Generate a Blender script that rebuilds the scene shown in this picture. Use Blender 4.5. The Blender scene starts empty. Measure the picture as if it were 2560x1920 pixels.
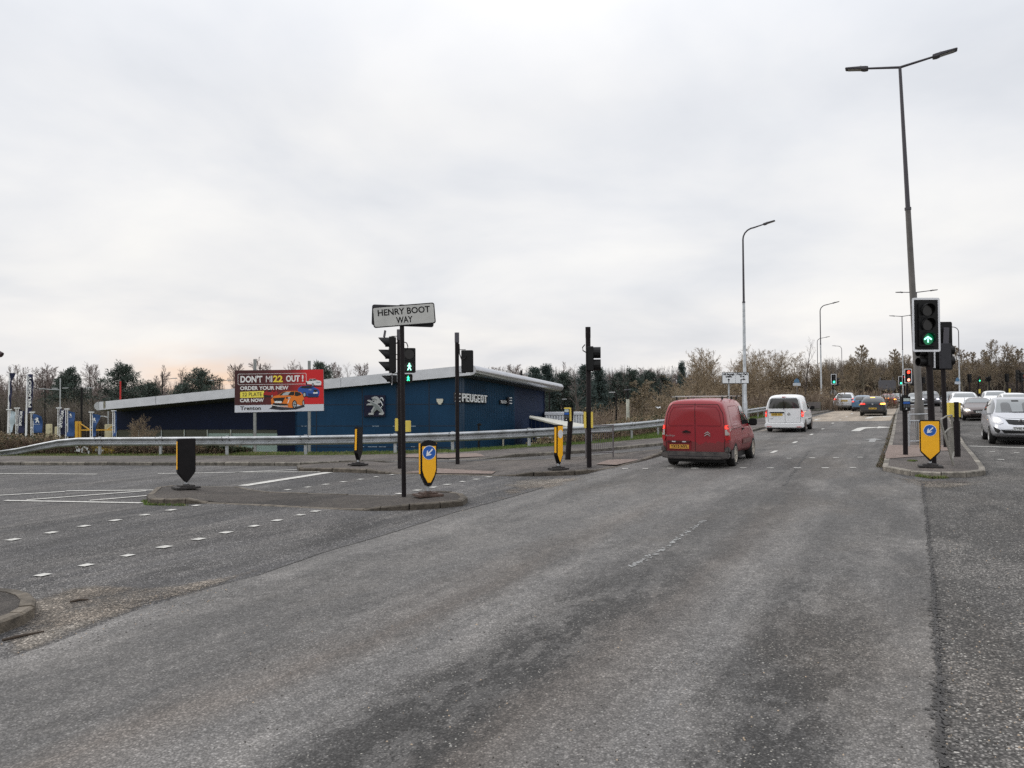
import bpy, bmesh, math, random
from mathutils import Vector, Matrix, noise
from mathutils.bvhtree import BVHTree
from mathutils.geometry import tessellate_polygon
R = math.radians
sc = bpy.context.scene
COL = sc.collection
# ---------------------------------------------------------------- camera
FPX, IW, IH = 1970.0, 2560, 1920
cam_d = bpy.data.cameras.new("camera"); cam = bpy.data.objects.new("camera", cam_d); COL.objects.link(cam)
cam_d.sensor_fit = 'HORIZONTAL'; cam_d.sensor_width = 36.0; cam_d.lens = 36.0 * FPX / IW
cam_d.clip_start = 0.1; cam_d.clip_end = 6000
PITCH = math.atan(40 / FPX); ROLL = R(0.40)
CM = Matrix.Translation((0, 0, 1.6)) @ Matrix.Rotation(R(90) + PITCH, 4, 'X') @ Matrix.Rotation(-ROLL, 4, 'Z')
cam.matrix_world = CM
sc.camera = cam
# ---------------------------------------------------------------- light
SUN_EL, SUN_AZ = R(38), R(-60)         # azimuth measured from +Y towards +X
W = bpy.data.worlds.new("World"); sc.world = W; W.use_nodes = True
nt = W.node_tree; nt.nodes.clear()
def N(nt, t, **kw):
    n = nt.nodes.new(t)
    for k, v in kw.items():
        if k.startswith('i_'):
            key = k[2:]; key = int(key) if key.isdigit() else key
            n.inputs[key].default_value = v
        else: setattr(n, k, v)
    return n
L = lambda nt, a, b: nt.links.new(a, b)
def ramp(nt, fac, stops, interp='LINEAR'):
    r = N(nt, 'ShaderNodeValToRGB'); L(nt, fac, r.inputs[0]); r.color_ramp.interpolation = interp
    e = r.color_ramp.elements
    while len(e) < len(stops): e.new(0.5)
    for q, (p, c) in zip(e, stops):
        q.position = p; q.color = (c, c, c, 1) if not isinstance(c, (tuple, list)) else (*c[:3], 1)
    return r.outputs[0]
def mixc(nt, f, a, b, mode='MIX'):
    m = N(nt, 'ShaderNodeMix', data_type='RGBA', blend_type=mode)
    for ix, v in ((0, f), (6, a), (7, b)):
        sock = m.inputs[ix]
        if hasattr(v, 'links'): L(nt, v, sock)
        elif isinstance(v, (int, float)): sock.default_value = v if ix == 0 else (v, v, v, 1)
        else: sock.default_value = (*v[:3], 1)
    return m.outputs[2]
def mth(nt, op, a, b=0.0, c=0.0, clamp=False):
    m = N(nt, 'ShaderNodeMath', operation=op, use_clamp=clamp)
    for k, v in enumerate((a, b, c)):
        if hasattr(v, 'links'): L(nt, v, m.inputs[k])
        else: m.inputs[k].default_value = v
    return m.outputs[0]
sky = N(nt, 'ShaderNodeTexSky', sky_type='NISHITA'); sky.sun_disc = False
sky.sun_elevation = SUN_EL; sky.sun_rotation = SUN_AZ; sky.air_density = 1.5; sky.dust_density = 4.0
tc = N(nt, 'ShaderNodeTexCoord'); sep = N(nt, 'ShaderNodeSeparateXYZ'); L(nt, tc.outputs['Generated'], sep.inputs[0])
zz = mth(nt, 'ADD', mth(nt, 'MAXIMUM', sep.outputs[2], 0.0), 0.22)
cu = mth(nt, 'DIVIDE', sep.outputs[0], zz); cv = mth(nt, 'DIVIDE', sep.outputs[1], zz)
cmb = N(nt, 'ShaderNodeCombineXYZ'); L(nt, cu, cmb.inputs[0]); L(nt, cv, cmb.inputs[1])
n1 = N(nt, 'ShaderNodeTexNoise', i_Scale=1.15, i_Detail=6.0, i_Roughness=0.5, i_Distortion=0.25); L(nt, cmb.outputs[0], n1.inputs['Vector'])
n2 = N(nt, 'ShaderNodeTexNoise', i_Scale=0.32, i_Detail=3.0); L(nt, cmb.outputs[0], n2.inputs['Vector'])
cl = ramp(nt, n1.outputs[0], [(0.30, (0.76, 0.785, 0.83)), (0.43, (0.86, 0.875, 0.905)), (0.54, (0.95, 0.95, 0.955)), (0.66, (1.03, 1.02, 1.0))])
cl2 = ramp(nt, n2.outputs[0], [(0.35, 0.93), (0.65, 1.04)])
cloud = mixc(nt, 1.0, cl, cl2, 'MULTIPLY')
# cloud cover is brighter overhead and creamier close to the horizon (left more than right)
el = mth(nt, 'MAXIMUM', sep.outputs[2], 0.0)
hz = ramp(nt, el, [(0.0, (0.84, 0.80, 0.76)), (0.05, (0.83, 0.815, 0.80)), (0.14, (0.83, 0.83, 0.83)), (0.35, (0.86, 0.865, 0.875)), (0.5, (1.0, 1.01, 1.03)), (1.0, (1.62, 1.64, 1.68))])
cloud = mixc(nt, 1.0, cloud, mixc(nt, 1.0, hz, (1.13, 1.13, 1.13), 'MULTIPLY'), 'MULTIPLY')
# warm break in the cloud, low on the left
dv = N(nt, 'ShaderNodeVectorMath', operation='DOT_PRODUCT'); L(nt, tc.outputs['Generated'], dv.inputs[0])
wd = Vector((-0.385, 1.0, 0.030)).normalized(); dv.inputs[1].default_value = wd
glow = ramp(nt, dv.outputs['Value'], [(0.9945, 0.0), (0.9999, 1.0)])
band = ramp(nt, el, [(0.0, 1.0), (0.045, 0.75), (0.075, 0.0)])
n3 = N(nt, 'ShaderNodeTexNoise', i_Scale=1.6, i_Detail=4.0); L(nt, cmb.outputs[0], n3.inputs['Vector'])
gf = mth(nt, 'MULTIPLY', mth(nt, 'MULTIPLY', glow, band), ramp(nt, n3.outputs[0], [(0.35, 0.1), (0.6, 0.8)]), clamp=True)
cloud = mixc(nt, gf, cloud, (1.0, 0.66, 0.42))
bg1 = N(nt, 'ShaderNodeBackground', i_Strength=0.06); L(nt, sky.outputs[0], bg1.inputs[0])
bg2 = N(nt, 'ShaderNodeBackground', i_Strength=1.03); L(nt, cloud, bg2.inputs[0])
mx = N(nt, 'ShaderNodeMixShader', i_0=0.965); L(nt, bg1.outputs[0], mx.inputs[1]); L(nt, bg2.outputs[0], mx.inputs[2])
wo = N(nt, 'ShaderNodeOutputWorld'); L(nt, mx.outputs[0], wo.inputs[0])
sd = bpy.data.lights.new("sun", 'SUN'); sd.energy = 1.0; sd.angle = R(25); sd.color = (1.0, 0.96, 0.90)
so = bpy.data.objects.new("sun", sd); COL.objects.link(so)
sv = Vector((math.sin(SUN_AZ) * math.cos(SUN_EL), math.cos(SUN_AZ) * math.cos(SUN_EL), math.sin(SUN_EL)))
so.rotation_euler = sv.to_track_quat('Z', 'Y').to_euler()
sc.view_settings.view_transform = 'Standard'; sc.view_settings.look = 'None'
sc.view_settings.gamma = 1; sc.view_settings.exposure = 0.0; sc.view_settings.use_curve_mapping = False
sc.cycles.max_bounces = 6; sc.cycles.transparent_max_bounces = 6; sc.cycles.caustics_reflective = False; sc.cycles.caustics_refractive = False
sc.cycles.use_denoising = False
# ---------------------------------------------------------------- ground function and measuring
def sclamp(v, lim, k=10.0):            # smooth minimum with a limit
    return lim - k * math.log1p(math.exp((lim - v) / k)) if (lim - v) / k < 40 else v
def G(x, y):                           # the tilted road plane
    s = .447 * x + .894 * y; t = .894 * x - .447 * y
    s2 = s if s < 85 else 85 + 25 * (1 - math.exp(-(s - 85) / 25))
    t2 = t if t < 25 else 25 + 10 * (1 - math.exp(-(t - 25) / 10))
    return .0105 * s2 + .012 * t2 - .41
RC = CM.to_3x3()
def ray(px, py, d):                    # point at image depth d on the sight line of a photo pixel
    v = RC @ Vector(((px - IW / 2) / FPX, -(py - IH / 2) / FPX, -1.0))
    return Vector((0, 0, 1.6)) + v * d
def at(px, py, off=0.0):               # where that sight line meets the road plane
    lo, hi = 1.0, 600.0
    for _ in range(50):
        m = (lo + hi) / 2; p = ray(px, py, m)
        if p.z > G(p.x, p.y) + off: lo = m
        else: hi = m
    p = ray(px, py, lo); p.z = G(p.x, p.y) + off
    return p
def depth(p): return (RC.transposed() @ (Vector(p) - Vector((0, 0, 1.6)))).z * -1
def ppm(p): return FPX / depth(p)
RD = Vector((.447, .894, 0)); RT = Vector((.894, -.447, 0)); RYAW = -math.atan2(.447, .894)   # yaw that turns +Y along the road
# ---------------------------------------------------------------- mesh builder
class MB:
    def __init__(s): s.v = []; s.f = []; s.m = []; s.k = 0
    def add(s, vs, fs):
        b = len(s.v); s.v += [tuple(q) for q in vs]; s.f += [tuple(b + i for i in f) for f in fs]; s.m += [s.k] * len(fs); return s
    def box(s, c, d, rz=0.0, M=None, tx=1.0, ty=1.0):
        x, y, z = [q / 2 for q in d]; vs = []
        for k in (-1, 1):
            fx, fy = (tx, ty) if k > 0 else (1, 1)
            for a, b in ((-1, -1), (1, -1), (1, 1), (-1, 1)): vs.append(Vector((a * x * fx, b * y * fy, k * z)))
        Q = Matrix.Translation(c) @ (M if M else Matrix.Rotation(rz, 4, 'Z'))
        return s.add([Q @ q for q in vs], [(3, 2, 1, 0), (4, 5, 6, 7), (0, 1, 5, 4), (1, 2, 6, 5), (2, 3, 7, 6), (3, 0, 4, 7)])
    def tube(s, pts, r, n=8, cap=True):
        pts = [Vector(p) for p in pts]; rs = r if isinstance(r, (list, tuple)) else [r] * len(pts); rings = []
        for i, p in enumerate(pts):
            d = (pts[min(i + 1, len(pts) - 1)] - pts[max(i - 1, 0)]).normalized()
            a = d.cross(Vector((0, 0, 1)));
            if a.length < .05: a = d.cross(Vector((1, 0, 0)))
            a.normalize(); b = d.cross(a).normalized()
            rings.append([p + (a * math.cos(2 * math.pi * j / n) + b * math.sin(2 * math.pi * j / n)) * rs[i] for j in range(n)])
        vs = [q for rg in rings for q in rg]; fs = []
        for i in range(len(pts) - 1):
            for j in range(n): fs.append((i * n + j, (i + 1) * n + j, (i + 1) * n + (j + 1) % n, i * n + (j + 1) % n))
        if cap: fs += [tuple(range(n)), tuple(range((len(pts) - 1) * n, len(pts) * n))[::-1]]
        return s.add(vs, fs)
    def prism(s, poly, ax, a0, a1):    # polygon in the two other axes, extruded along ax from a0 to a1
        n = len(poly)
        def P(q, a):
            return (q[0], q[1], a) if ax == 'z' else ((q[0], a, q[1]) if ax == 'y' else (a, q[0], q[1]))
        vs = [P(q, a0) for q in poly] + [P(q, a1) for q in poly]
        return s.add(vs, [tuple(range(n))[::-1], tuple(range(n, 2 * n))] + [(i, (i + 1) % n, n + (i + 1) % n, n + i) for i in range(n)])
    def lathe(s, prof, c=(0, 0, 0), ax='z', n=20):   # prof: (radius, along)
        vs = []; fs = []
        for r, h in prof:
            for j in range(n):
                a = 2 * math.pi * j / n; u, w = r * math.cos(a), r * math.sin(a)
                q = (u, w, h) if ax == 'z' else ((h, u, w) if ax == 'x' else (w, h, u))
                vs.append(tuple(q[i] + c[i] for i in range(3)))
        for i in range(len(prof) - 1):
            for j in range(n): fs.append((i * n + j, i * n + (j + 1) % n, (i + 1) * n + (j + 1) % n, (i + 1) * n + j))
        return s.add(vs, fs)
    def build(s, name, mats, parent=None, smooth=False, bevel=0.0, fixn=True):
        me = bpy.data.meshes.new(name); me.from_pydata(s.v, [], s.f)
        for m in (mats if isinstance(mats, (list, tuple)) else [mats]): me.materials.append(m)
        me.polygons.foreach_set('material_index', s.m)
        if fixn or bevel:
            b = bmesh.new(); b.from_mesh(me)
            if fixn: bmesh.ops.recalc_face_normals(b, faces=b.faces)
            if bevel:
                es = [e for e in b.edges if len(e.link_faces) == 2 and e.calc_face_angle(0) > .5]
                bmesh.ops.bevel(b, geom=es, offset=bevel, segments=2, affect='EDGES', clamp_overlap=True)
            b.to_mesh(me); b.free()
        return link(name, me, parent, smooth)
def link(name, me, parent=None, smooth=False):
    if smooth:
        me.polygons.foreach_set('use_smooth', [True] * len(me.polygons))
        try: me.set_sharp_from_angle(angle=R(38))
        except Exception: pass
    me.update()
    o = bpy.data.objects.new(name, me); COL.objects.link(o)
    if parent: o.parent = parent
    return o
def tag(o, label=None, cat=None, group=None, kind=None):
    if label: o['label'] = label
    if cat: o['category'] = cat
    if group: o['group'] = group
    if kind: o['kind'] = kind
    return o
def thing(name, loc, label, cat, rz=0.0, group=None, tilt=None):
    o = bpy.data.objects.new(name, None); COL.objects.link(o); o.location = loc; o.empty_display_size = .3
    o.rotation_euler = (tilt[0], tilt[1], rz) if tilt else (0, 0, rz)
    return tag(o, label, cat, group)
def kids(o): return [c for c in bpy.data.objects if c.parent == o]
def copy_tree(o, label=None):
    cs = kids(o)
    c = o.copy(); COL.objects.link(c)
    if label: c['label'] = label
    for ch in cs:
        gs = kids(ch); d = ch.copy(); COL.objects.link(d); d.parent = c
        for g in gs:
            e = g.copy(); COL.objects.link(e); e.parent = d
    return c
def tess(co3, flat=None):               # filled polygon, any outline; flat: the same outline in 2D
    b = bmesh.new(); vs = [b.verts.new(c) for c in co3]
    fl = [Vector((c[0], c[1], 0)) for c in (flat or co3)]
    for tri in tessellate_polygon([fl]):
        if len(set(tri)) == 3:
            try: b.faces.new([vs[i] for i in tri])
            except ValueError: pass
    return b
def clip_grid(poly, cell, z=0.0, step2=None):
    b = tess([(x, y, z) for x, y in poly])
    xs = [p[0] for p in poly]; ys = [p[1] for p in poly]
    for ax, (lo, hi), st in ((0, (min(xs), max(xs)), cell), (1, (min(ys), max(ys)), step2 or cell)):
        k = math.ceil(lo / st)
        while k * st < hi - 1e-6:
            co = Vector((0, 0, 0)); co[ax] = k * st; no = Vector((0, 0, 0)); no[ax] = 1
            bmesh.ops.bisect_plane(b, geom=b.verts[:] + b.edges[:] + b.faces[:], plane_co=co, plane_no=no, dist=1e-5); k += 1
    bmesh.ops.triangulate(b, faces=b.faces[:])
    return b
def sheet(name, poly, off, mat, cell=6.0, kind='structure', fn=None):
    """flat piece of ground cover following the road plane"""
    b = clip_grid([(p[0], p[1]) for p in poly], cell)
    for v in b.verts: v.co.z = (fn or G)(v.co.x, v.co.y) + off
    bmesh.ops.recalc_face_normals(b, faces=b.faces)
    if sum(f.normal.z for f in b.faces) < 0: bmesh.ops.reverse_faces(b, faces=b.faces)
    me = bpy.data.meshes.new(name); b.to_mesh(me); b.free(); me.materials.append(mat)
    o = link(name, me)
    if kind: o['kind'] = kind
    return o
def text_mesh(body, size, bold=0.0, ext=0.0, sx=1.0, align='CENTER', spacing=1.0):
    cu_ = bpy.data.curves.new('txt', 'FONT'); cu_.body = body; cu_.size = size; cu_.offset = bold; cu_.extrude = ext
    cu_.align_x = align; cu_.align_y = 'CENTER'; cu_.space_character = spacing; cu_.resolution_u = 3
    o = bpy.data.objects.new('txt', cu_); COL.objects.link(o)
    bpy.context.view_layer.update()
    me = bpy.data.meshes.new_from_object(o.evaluated_get(bpy.context.evaluated_depsgraph_get()))
    bpy.data.objects.remove(o); bpy.data.curves.remove(cu_)
    for v in me.vertices: v.co.x *= sx
    return me
def letters(name, body, size, mat, parent, M, width=None, **kw):
    me = text_mesh(body, size, **kw); me.name = name
    if width:
        xs = [v.co.x for v in me.vertices]; w = max(xs) - min(xs)
        for v in me.vertices: v.co.x *= width / w
    me.transform(M); me.materials.clear(); me.materials.append(mat)
    return link(name, me, parent)
FACE = Matrix.Rotation(R(90), 4, 'X')          # text in the x-z plane, read from -y
# ---------------------------------------------------------------- materials
MT = {}
def mat(name, col, rough=0.6, metal=0.0, spec=None, var=0.0, vscale=3.0, bump=0.0, bscale=30.0, emit=None, es=1.0, coat=0.0, stretch=None, col2=None):
    if name in MT: return MT[name]
    m = bpy.data.materials.new(name); m.use_nodes = True; t = m.node_tree; p = t.nodes['Principled BSDF']
    p.inputs['Base Color'].default_value = (*col, 1); p.inputs['Roughness'].default_value = rough; p.inputs['Metallic'].default_value = metal
    if spec is not None: p.inputs['Specular IOR Level'].default_value = spec
    if coat: p.inputs['Coat Weight'].default_value = coat; p.inputs['Coat Roughness'].default_value = 0.05
    if emit: p.inputs['Emission Color'].default_value = (*emit, 1); p.inputs['Emission Strength'].default_value = es
    if var or bump or col2:
        c = N(t, 'ShaderNodeTexCoord'); mp = N(t, 'ShaderNodeMapping'); L(t, c.outputs['Object'], mp.inputs[0])
        if stretch: mp.inputs['Scale'].default_value = stretch
        if var or col2:
            n = N(t, 'ShaderNodeTexNoise', i_Scale=vscale, i_Detail=5.0, i_Roughness=.6); L(t, mp.outputs[0], n.inputs['Vector'])
            a = tuple(max(0, q * (1 - var)) for q in col); b_ = tuple(q * (1 + var) for q in (col2 or col))
            L(t, ramp(t, n.outputs[0], [(0.32, a), (0.68, b_)]), p.inputs['Base Color'])
            L(t, ramp(t, n.outputs[0], [(0.3, min(1, rough * 1.15)), (0.7, rough * .85)]), p.inputs['Roughness'])
        if bump:
            n = N(t, 'ShaderNodeTexNoise', i_Scale=bscale, i_Detail=4.0); L(t, mp.outputs[0], n.inputs['Vector'])
            bp = N(t, 'ShaderNodeBump', i_Strength=bump, i_Distance=0.02); L(t, n.outputs[0], bp.inputs['Height']); L(t, bp.outputs[0], p.inputs['Normal'])
    MT[name] = m; return m
def asphalt(name, base, spec_col, agg=70.0, contrast=1.0, dust=(0.30, 0.28, 0.26), dust_amt=0.5, dark_amt=.5, streak=True, brown=.3, agg_amt=.6, tracks=False):
    m = bpy.data.materials.new(name); m.use_nodes = True; t = m.node_tree; p = t.nodes['Principled BSDF']
    g = N(t, 'ShaderNodeNewGeometry')
    # road frame: u along the road, v across
    mp = N(t, 'ShaderNodeMapping', vector_type='POINT'); mp.inputs['Rotation'].default_value = (0, 0, math.atan2(.447, .894)); L(t, g.outputs['Position'], mp.inputs[0])
    def noi(sx, sy, det=4.0, rough=.55, dist=0.0, off=0.0):
        q = N(t, 'ShaderNodeMapping'); q.inputs['Scale'].default_value = (sx, sy, 1); q.inputs['Location'].default_value = (off, off * .7, 0); L(t, mp.outputs[0], q.inputs[0])
        n = N(t, 'ShaderNodeTexNoise', i_Scale=1.0, i_Detail=det, i_Roughness=rough, i_Distortion=dist); L(t, q.outputs[0], n.inputs['Vector']); return n.outputs[0]
    big = noi(.9, .05, 5, .55, .0) if streak else noi(.5, .3, 5, .6)          # long wheel-track streaks
    c = mixc(t, ramp(t, big, [(.36, 0.0), (.60, 1.0)]), tuple(q * (1 - .24 * contrast) for q in base), tuple(q * (1 + .28 * contrast) for q in base))
    if streak: c = mixc(t, mth(t, 'MULTIPLY', ramp(t, noi(3.0, .10, 5, .6, .1, 31), [(.48, 0), (.66, 1)]), .35), c, dust)
    c = mixc(t, mth(t, 'MULTIPLY', ramp(t, noi(1.1, .42, 7, .68, .2, 7), [(.47, 0), (.60, 1)]), dust_amt), c, dust)
    dk = ramp(t, noi(.75, .34, 8, .66, .15, 19), [(.51, 0), (.60, 1)])
    if tracks:                          # wheel paths: lanes of worn, coarser surface between polished or dusty ones, strongest where traffic turns
        sx = N(t, 'ShaderNodeSeparateXYZ'); L(t, mp.outputs[0], sx.inputs[0])
        w = mth(t, 'ADD', sx.outputs[0], mth(t, 'MULTIPLY_ADD', noi(.8, .22, 5, .65, .1, 5), 1.5, -.75)); w = mth(t, 'MULTIPLY_ADD', w, .1, .8)
        near = N(t, 'ShaderNodeMapRange'); L(t, sx.outputs[1], near.inputs[0]); near.inputs[1].default_value = 4; near.inputs[2].default_value = 15; near.inputs[3].default_value = 1.0; near.inputs[4].default_value = .30
        tone = ramp(t, w, [(.10, .95), (.135, 1.28), (.18, .95), (.27, .84), (.34, 1.0), (.39, 1.0), (.44, 1.3), (.475, 1.22), (.51, .74), (.59, .78), (.615, 1.22), (.66, 1.2), (.69, .76), (.75, .86), (.78, 1.2), (.83, 1.15), (.88, 1.0)])
        c = mixc(t, near.outputs[0], c, mixc(t, 1.0, c, tone, 'MULTIPLY'))
        worn = mth(t, 'MULTIPLY', ramp(t, w, [(.47, 0), (.52, 1), (.58, 1), (.61, 0), (.67, 0), (.70, 1), (.75, .8), (.78, 0)]), ramp(t, noi(3.4, 1.7, 10, .8, .15, 61), [(.46, 0), (.52, 1)]))
        worn = mth(t, 'MULTIPLY', worn, ramp(t, mth(t, 'MULTIPLY', sx.outputs[1], .05), [(.30, 1), (.50, .15)])); dk = mth(t, 'MAXIMUM', mth(t, 'MULTIPLY', dk, .22), worn)
        c = mixc(t, mth(t, 'MULTIPLY', ramp(t, w, [(.34, 0), (.38, .4), (.43, 0), (.56, 0), (.60, .35), (.66, 0)]), near.outputs[0]), c, (.165, .128, .10))
    c = mixc(t, mth(t, 'MULTIPLY', dk, dark_amt), c, tuple(q * .40 for q in base))
    c = mixc(t, mth(t, 'MULTIPLY', ramp(t, noi(.35, .16, 6, .65, .1, 41), [(.5, 0), (.66, 1)]), brown), c, (.15, .125, .10))
    c = mixc(t, 1.0, c, ramp(t, noi(11, 8, 7, .8, 0, 3), [(.3, .66), (.7, 1.36)]), 'MULTIPLY')
    # aggregate: light stones, dark gaps; coarser and clearer where the binder has worn away
    am = mth(t, 'MULTIPLY_ADD', dk, .35, agg_amt, clamp=True)
    sp = N(t, 'ShaderNodeTexVoronoi', i_Scale=agg, feature='F1'); L(t, mp.outputs[0], sp.inputs['Vector'])
    sr = N(t, 'ShaderNodeSeparateColor'); L(t, sp.outputs['Color'], sr.inputs[0])
    stone = ramp(t, sr.outputs[0], [(.0, .28), (.35, .62), (.75, 1.15), (.92, 1.6), (1.0, 2.6)])
    c = mixc(t, am, c, mixc(t, 1.0, c, stone, 'MULTIPLY'))
    c = mixc(t, mth(t, 'MULTIPLY', ramp(t, sp.outputs['Distance'], [(.30, 0), (.62, .9)]), am), c, tuple(q * .25 for q in base))
    s2 = N(t, 'ShaderNodeTexVoronoi', i_Scale=agg * .72, feature='F1'); L(t, mp.outputs[0], s2.inputs['Vector']); sr2 = N(t, 'ShaderNodeSeparateColor'); L(t, s2.outputs['Color'], sr2.inputs[0])
    pick = mth(t, 'MULTIPLY', ramp(t, sr2.outputs[1], [(.90, 0), (.92, 1)]), ramp(t, s2.outputs['Distance'], [(.25, 1), (.36, 0)]))
    c = mixc(t, mth(t, 'MULTIPLY', pick, am), c, spec_col)
    pick2 = mth(t, 'MULTIPLY', ramp(t, sr2.outputs[2], [(.80, 0), (.84, 1)]), ramp(t, s2.outputs['Distance'], [(.26, 1), (.40, 0)]))
    c = mixc(t, mth(t, 'MULTIPLY', pick2, am), c, tuple(q * .22 for q in base))
    L(t, c, p.inputs['Base Color']); p.inputs['Roughness'].default_value = .85; p.inputs['Specular IOR Level'].default_value = .3
    bp = N(t, 'ShaderNodeBump', i_Strength=.8, i_Distance=.008); bp.invert = True; L(t, sp.outputs['Distance'], bp.inputs['Height']); L(t, bp.outputs[0], p.inputs['Normal'])
    MT[name] = m; return m
A_MAIN = asphalt('asphalt_main', (.124, .119, .115), (.42, .40, .36), agg=70, agg_amt=.46, dust=(.235, .222, .21), dust_amt=.6, dark_amt=.85, contrast=.8, brown=.35, tracks=True)
A_LEFT = asphalt('asphalt_coarse', (.095, .092, .093), (.50, .49, .47), agg=60, agg_amt=.78, dust_amt=.25, dark_amt=.25, brown=.15)
A_RIGHT = asphalt('asphalt_right', (.112, .106, .100), (.48, .46, .42), agg=52, agg_amt=.85, dust_amt=.4, dark_amt=.4, streak=False)
A_BUFF = asphalt('asphalt_buff', (.32, .27, .215), (.5, .45, .38), agg=60, agg_amt=.25, dust=(.37, .32, .27), dust_amt=.4, dark_amt=.12, brown=.1)
A_PATH = asphalt('asphalt_path', (.105, .092, .085), (.35, .33, .30), agg=70, agg_amt=.5, dust=(.19, .165, .15), dust_amt=.55, dark_amt=.4, brown=.4, streak=False)
A_ISLE = asphalt('asphalt_island', (.058, .050, .045), (.22, .20, .18), agg=80, agg_amt=.6, dust=(.10, .088, .078), dust_amt=.5, dark_amt=.4, brown=.25, streak=False)
A_DUST = asphalt('gravel_dust', (.265, .225, .185), (.50, .46, .40), agg=45, agg_amt=.8, dust=(.36, .33, .29), dust_amt=.6, dark_amt=.3, brown=.7)
KERB = mat('kerb_concrete', (.105, .088, .068), .9, var=.35, vscale=5, bump=.6, bscale=40)
KERBL = mat('kerb_pale', (.22, .20, .17), .9, var=.25, vscale=6, bump=.5, bscale=40)
def per_stone(m, lo=.62, hi=1.25):      # every kerb stone has weathered a little differently
    t = m.node_tree; p = t.nodes['Principled BSDF']; s = p.inputs['Base Color'].links[0].from_socket; g = N(t, 'ShaderNodeNewGeometry')
    n = N(t, 'ShaderNodeTexNoise', i_Scale=7.0, i_Detail=6.0, i_Roughness=.75); L(t, g.outputs['Position'], n.inputs['Vector'])
    L(t, mixc(t, 1, mixc(t, 1, s, ramp(t, g.outputs['Random Per Island'], [(0, lo), (1, hi)]), 'MULTIPLY'), ramp(t, n.outputs[0], [(.35, .5), (.55, 1.05)]), 'MULTIPLY'), p.inputs['Base Color'])
per_stone(KERB); per_stone(KERBL)
TACT = mat('tactile_paving', (.18, .135, .115), .9, var=.25, vscale=8, bump=.5, bscale=60)
PAINT = mat('road_paint', (.47, .46, .43), .8, var=.30, vscale=11)
PAINTW = mat('worn_paint', (.24, .24, .235), .8, var=.35, vscale=14)
TAR = mat('tar_crack', (.035, .032, .03), .7, var=.3)
BLK = mat('black_metal', (.006, .005, .006), .55, spec=.25, var=.3, vscale=6)
BLKP = mat('pole_black', (.009, .006, .007), .6, spec=.25, var=.35, vscale=4, stretch=(3, 3, .6), bump=.1)
BLKM = mat('black_plastic', (.006, .006, .0065), .55, spec=.3)
GRYB = mat('grey_black', (.022, .022, .028), .55, var=.15)
GALV = mat('galvanised', (.44, .46, .48), .42, .55, var=.22, vscale=3.5, bump=.08, bscale=12)
GALVD = mat('galvanised_dark', (.17, .16, .165), .5, .45, var=.2, vscale=3)
WHT = mat('white_plastic', (.78, .79, .82), .45, var=.04)
YEL = mat('reflective_yellow', (.95, .47, .010), .38, var=.06, vscale=5)
YELP = mat('pale_yellow', (.72, .56, .10), .5, var=.08)
BLUS = mat('sign_blue', (.012, .10, .42), .4)
WHS = mat('sign_white', (.80, .81, .82), .45)
GLS = mat('car_glass', (.012, .014, .016), .06, spec=.9, coat=.5)
GLSL = mat('windscreen_glass', (.10, .115, .12), .08, spec=.9, coat=.5)
TYRE = mat('tyre_rubber', (.016, .015, .015), .85, var=.2)
RIM = mat('alloy', (.50, .49, .47), .35, .7, var=.15)
RIMD = mat('dirty_alloy', (.46, .42, .36), .5, .35, var=.2)
CHR = mat('chrome', (.75, .76, .78), .18, 1.0)
PLY = mat('plate_yellow', (.72, .47, .06), .5); PLYD = mat('dirty_plate_yellow', (.60, .30, .05), .6, var=.1); PLW = mat('plate_white', (.70, .71, .70), .45)
LRED = mat('lamp_red', (.42, .012, .015), .2, coat=.6); LRON = mat('lamp_red_lit', (.8, .03, .02), .3, emit=(1, .05, .03), es=1.6)
LAMB = mat('indicator_lit', (1, .4, .05), .3, emit=(1, .42, .06), es=5); LWHT = mat('lamp_clear', (.62, .62, .64), .15, coat=.6)
LHEAD = mat('headlight_lit', (1, .95, .8), .2, emit=(1, .90, .68), es=3.0)
GRN = mat('signal_green', (.1, .9, .5), .3, emit=(.03, 1.0, .42), es=3.2); GRNW = mat('signal_green_core', (.6, 1, .8), .3, emit=(.28, 1.0, .68), es=2.6)
REDL = mat('signal_red', (1, .05, .03), .3, emit=(1, .045, .02), es=4.0); REDW = mat('signal_red_ring', (1, .4, .3), .3, emit=(1, .35, .25), es=2.0)
GRND = mat('signal_glass_green', (.004, .07, .03), .2, emit=(.0, .11, .04), es=1.0)
DLENS = mat('dark_lens', (.006, .005, .005), .2)
# ================================================================ GROUND AND ROADS
def PX(*pts): return [at(x, y) for x, y in pts]
rail_px = [(-260, 1139), (0, 1138), (249, 1137), (450, 1138), (681, 1138), (916, 1136), (1136, 1130), (1327, 1117), (1491, 1107), (1614, 1092), (1750, 1070), (1875, 1047), (2014, 1019), (2080, 1008)]
rail = [at(*p) for p in rail_px]
rd = (rail[-1] - rail[-3]).normalized()
edge = [rail[0] + Vector((-400, 30, 0))] + rail + [rail[-1] + RD * 200 + RT * (-20), rail[-1] + RD * 900 - RT * 500]
def seg_d(x, y):
    best = 1e9; sg = 1
    for a, b in zip(edge, edge[1:]):
        dx, dy = b.x - a.x, b.y - a.y; q = max(0, min(1, ((x - a.x) * dx + (y - a.y) * dy) / (dx * dx + dy * dy)))
        d = math.hypot(x - a.x - q * dx, y - a.y - q * dy)
        if d < best:
            best = d; sg = 1 if (dx * (y - a.y) - dy * (x - a.x)) > 0 else -1
    return best * sg                    # positive behind the safety barrier
ZLOW = -2.9
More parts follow.
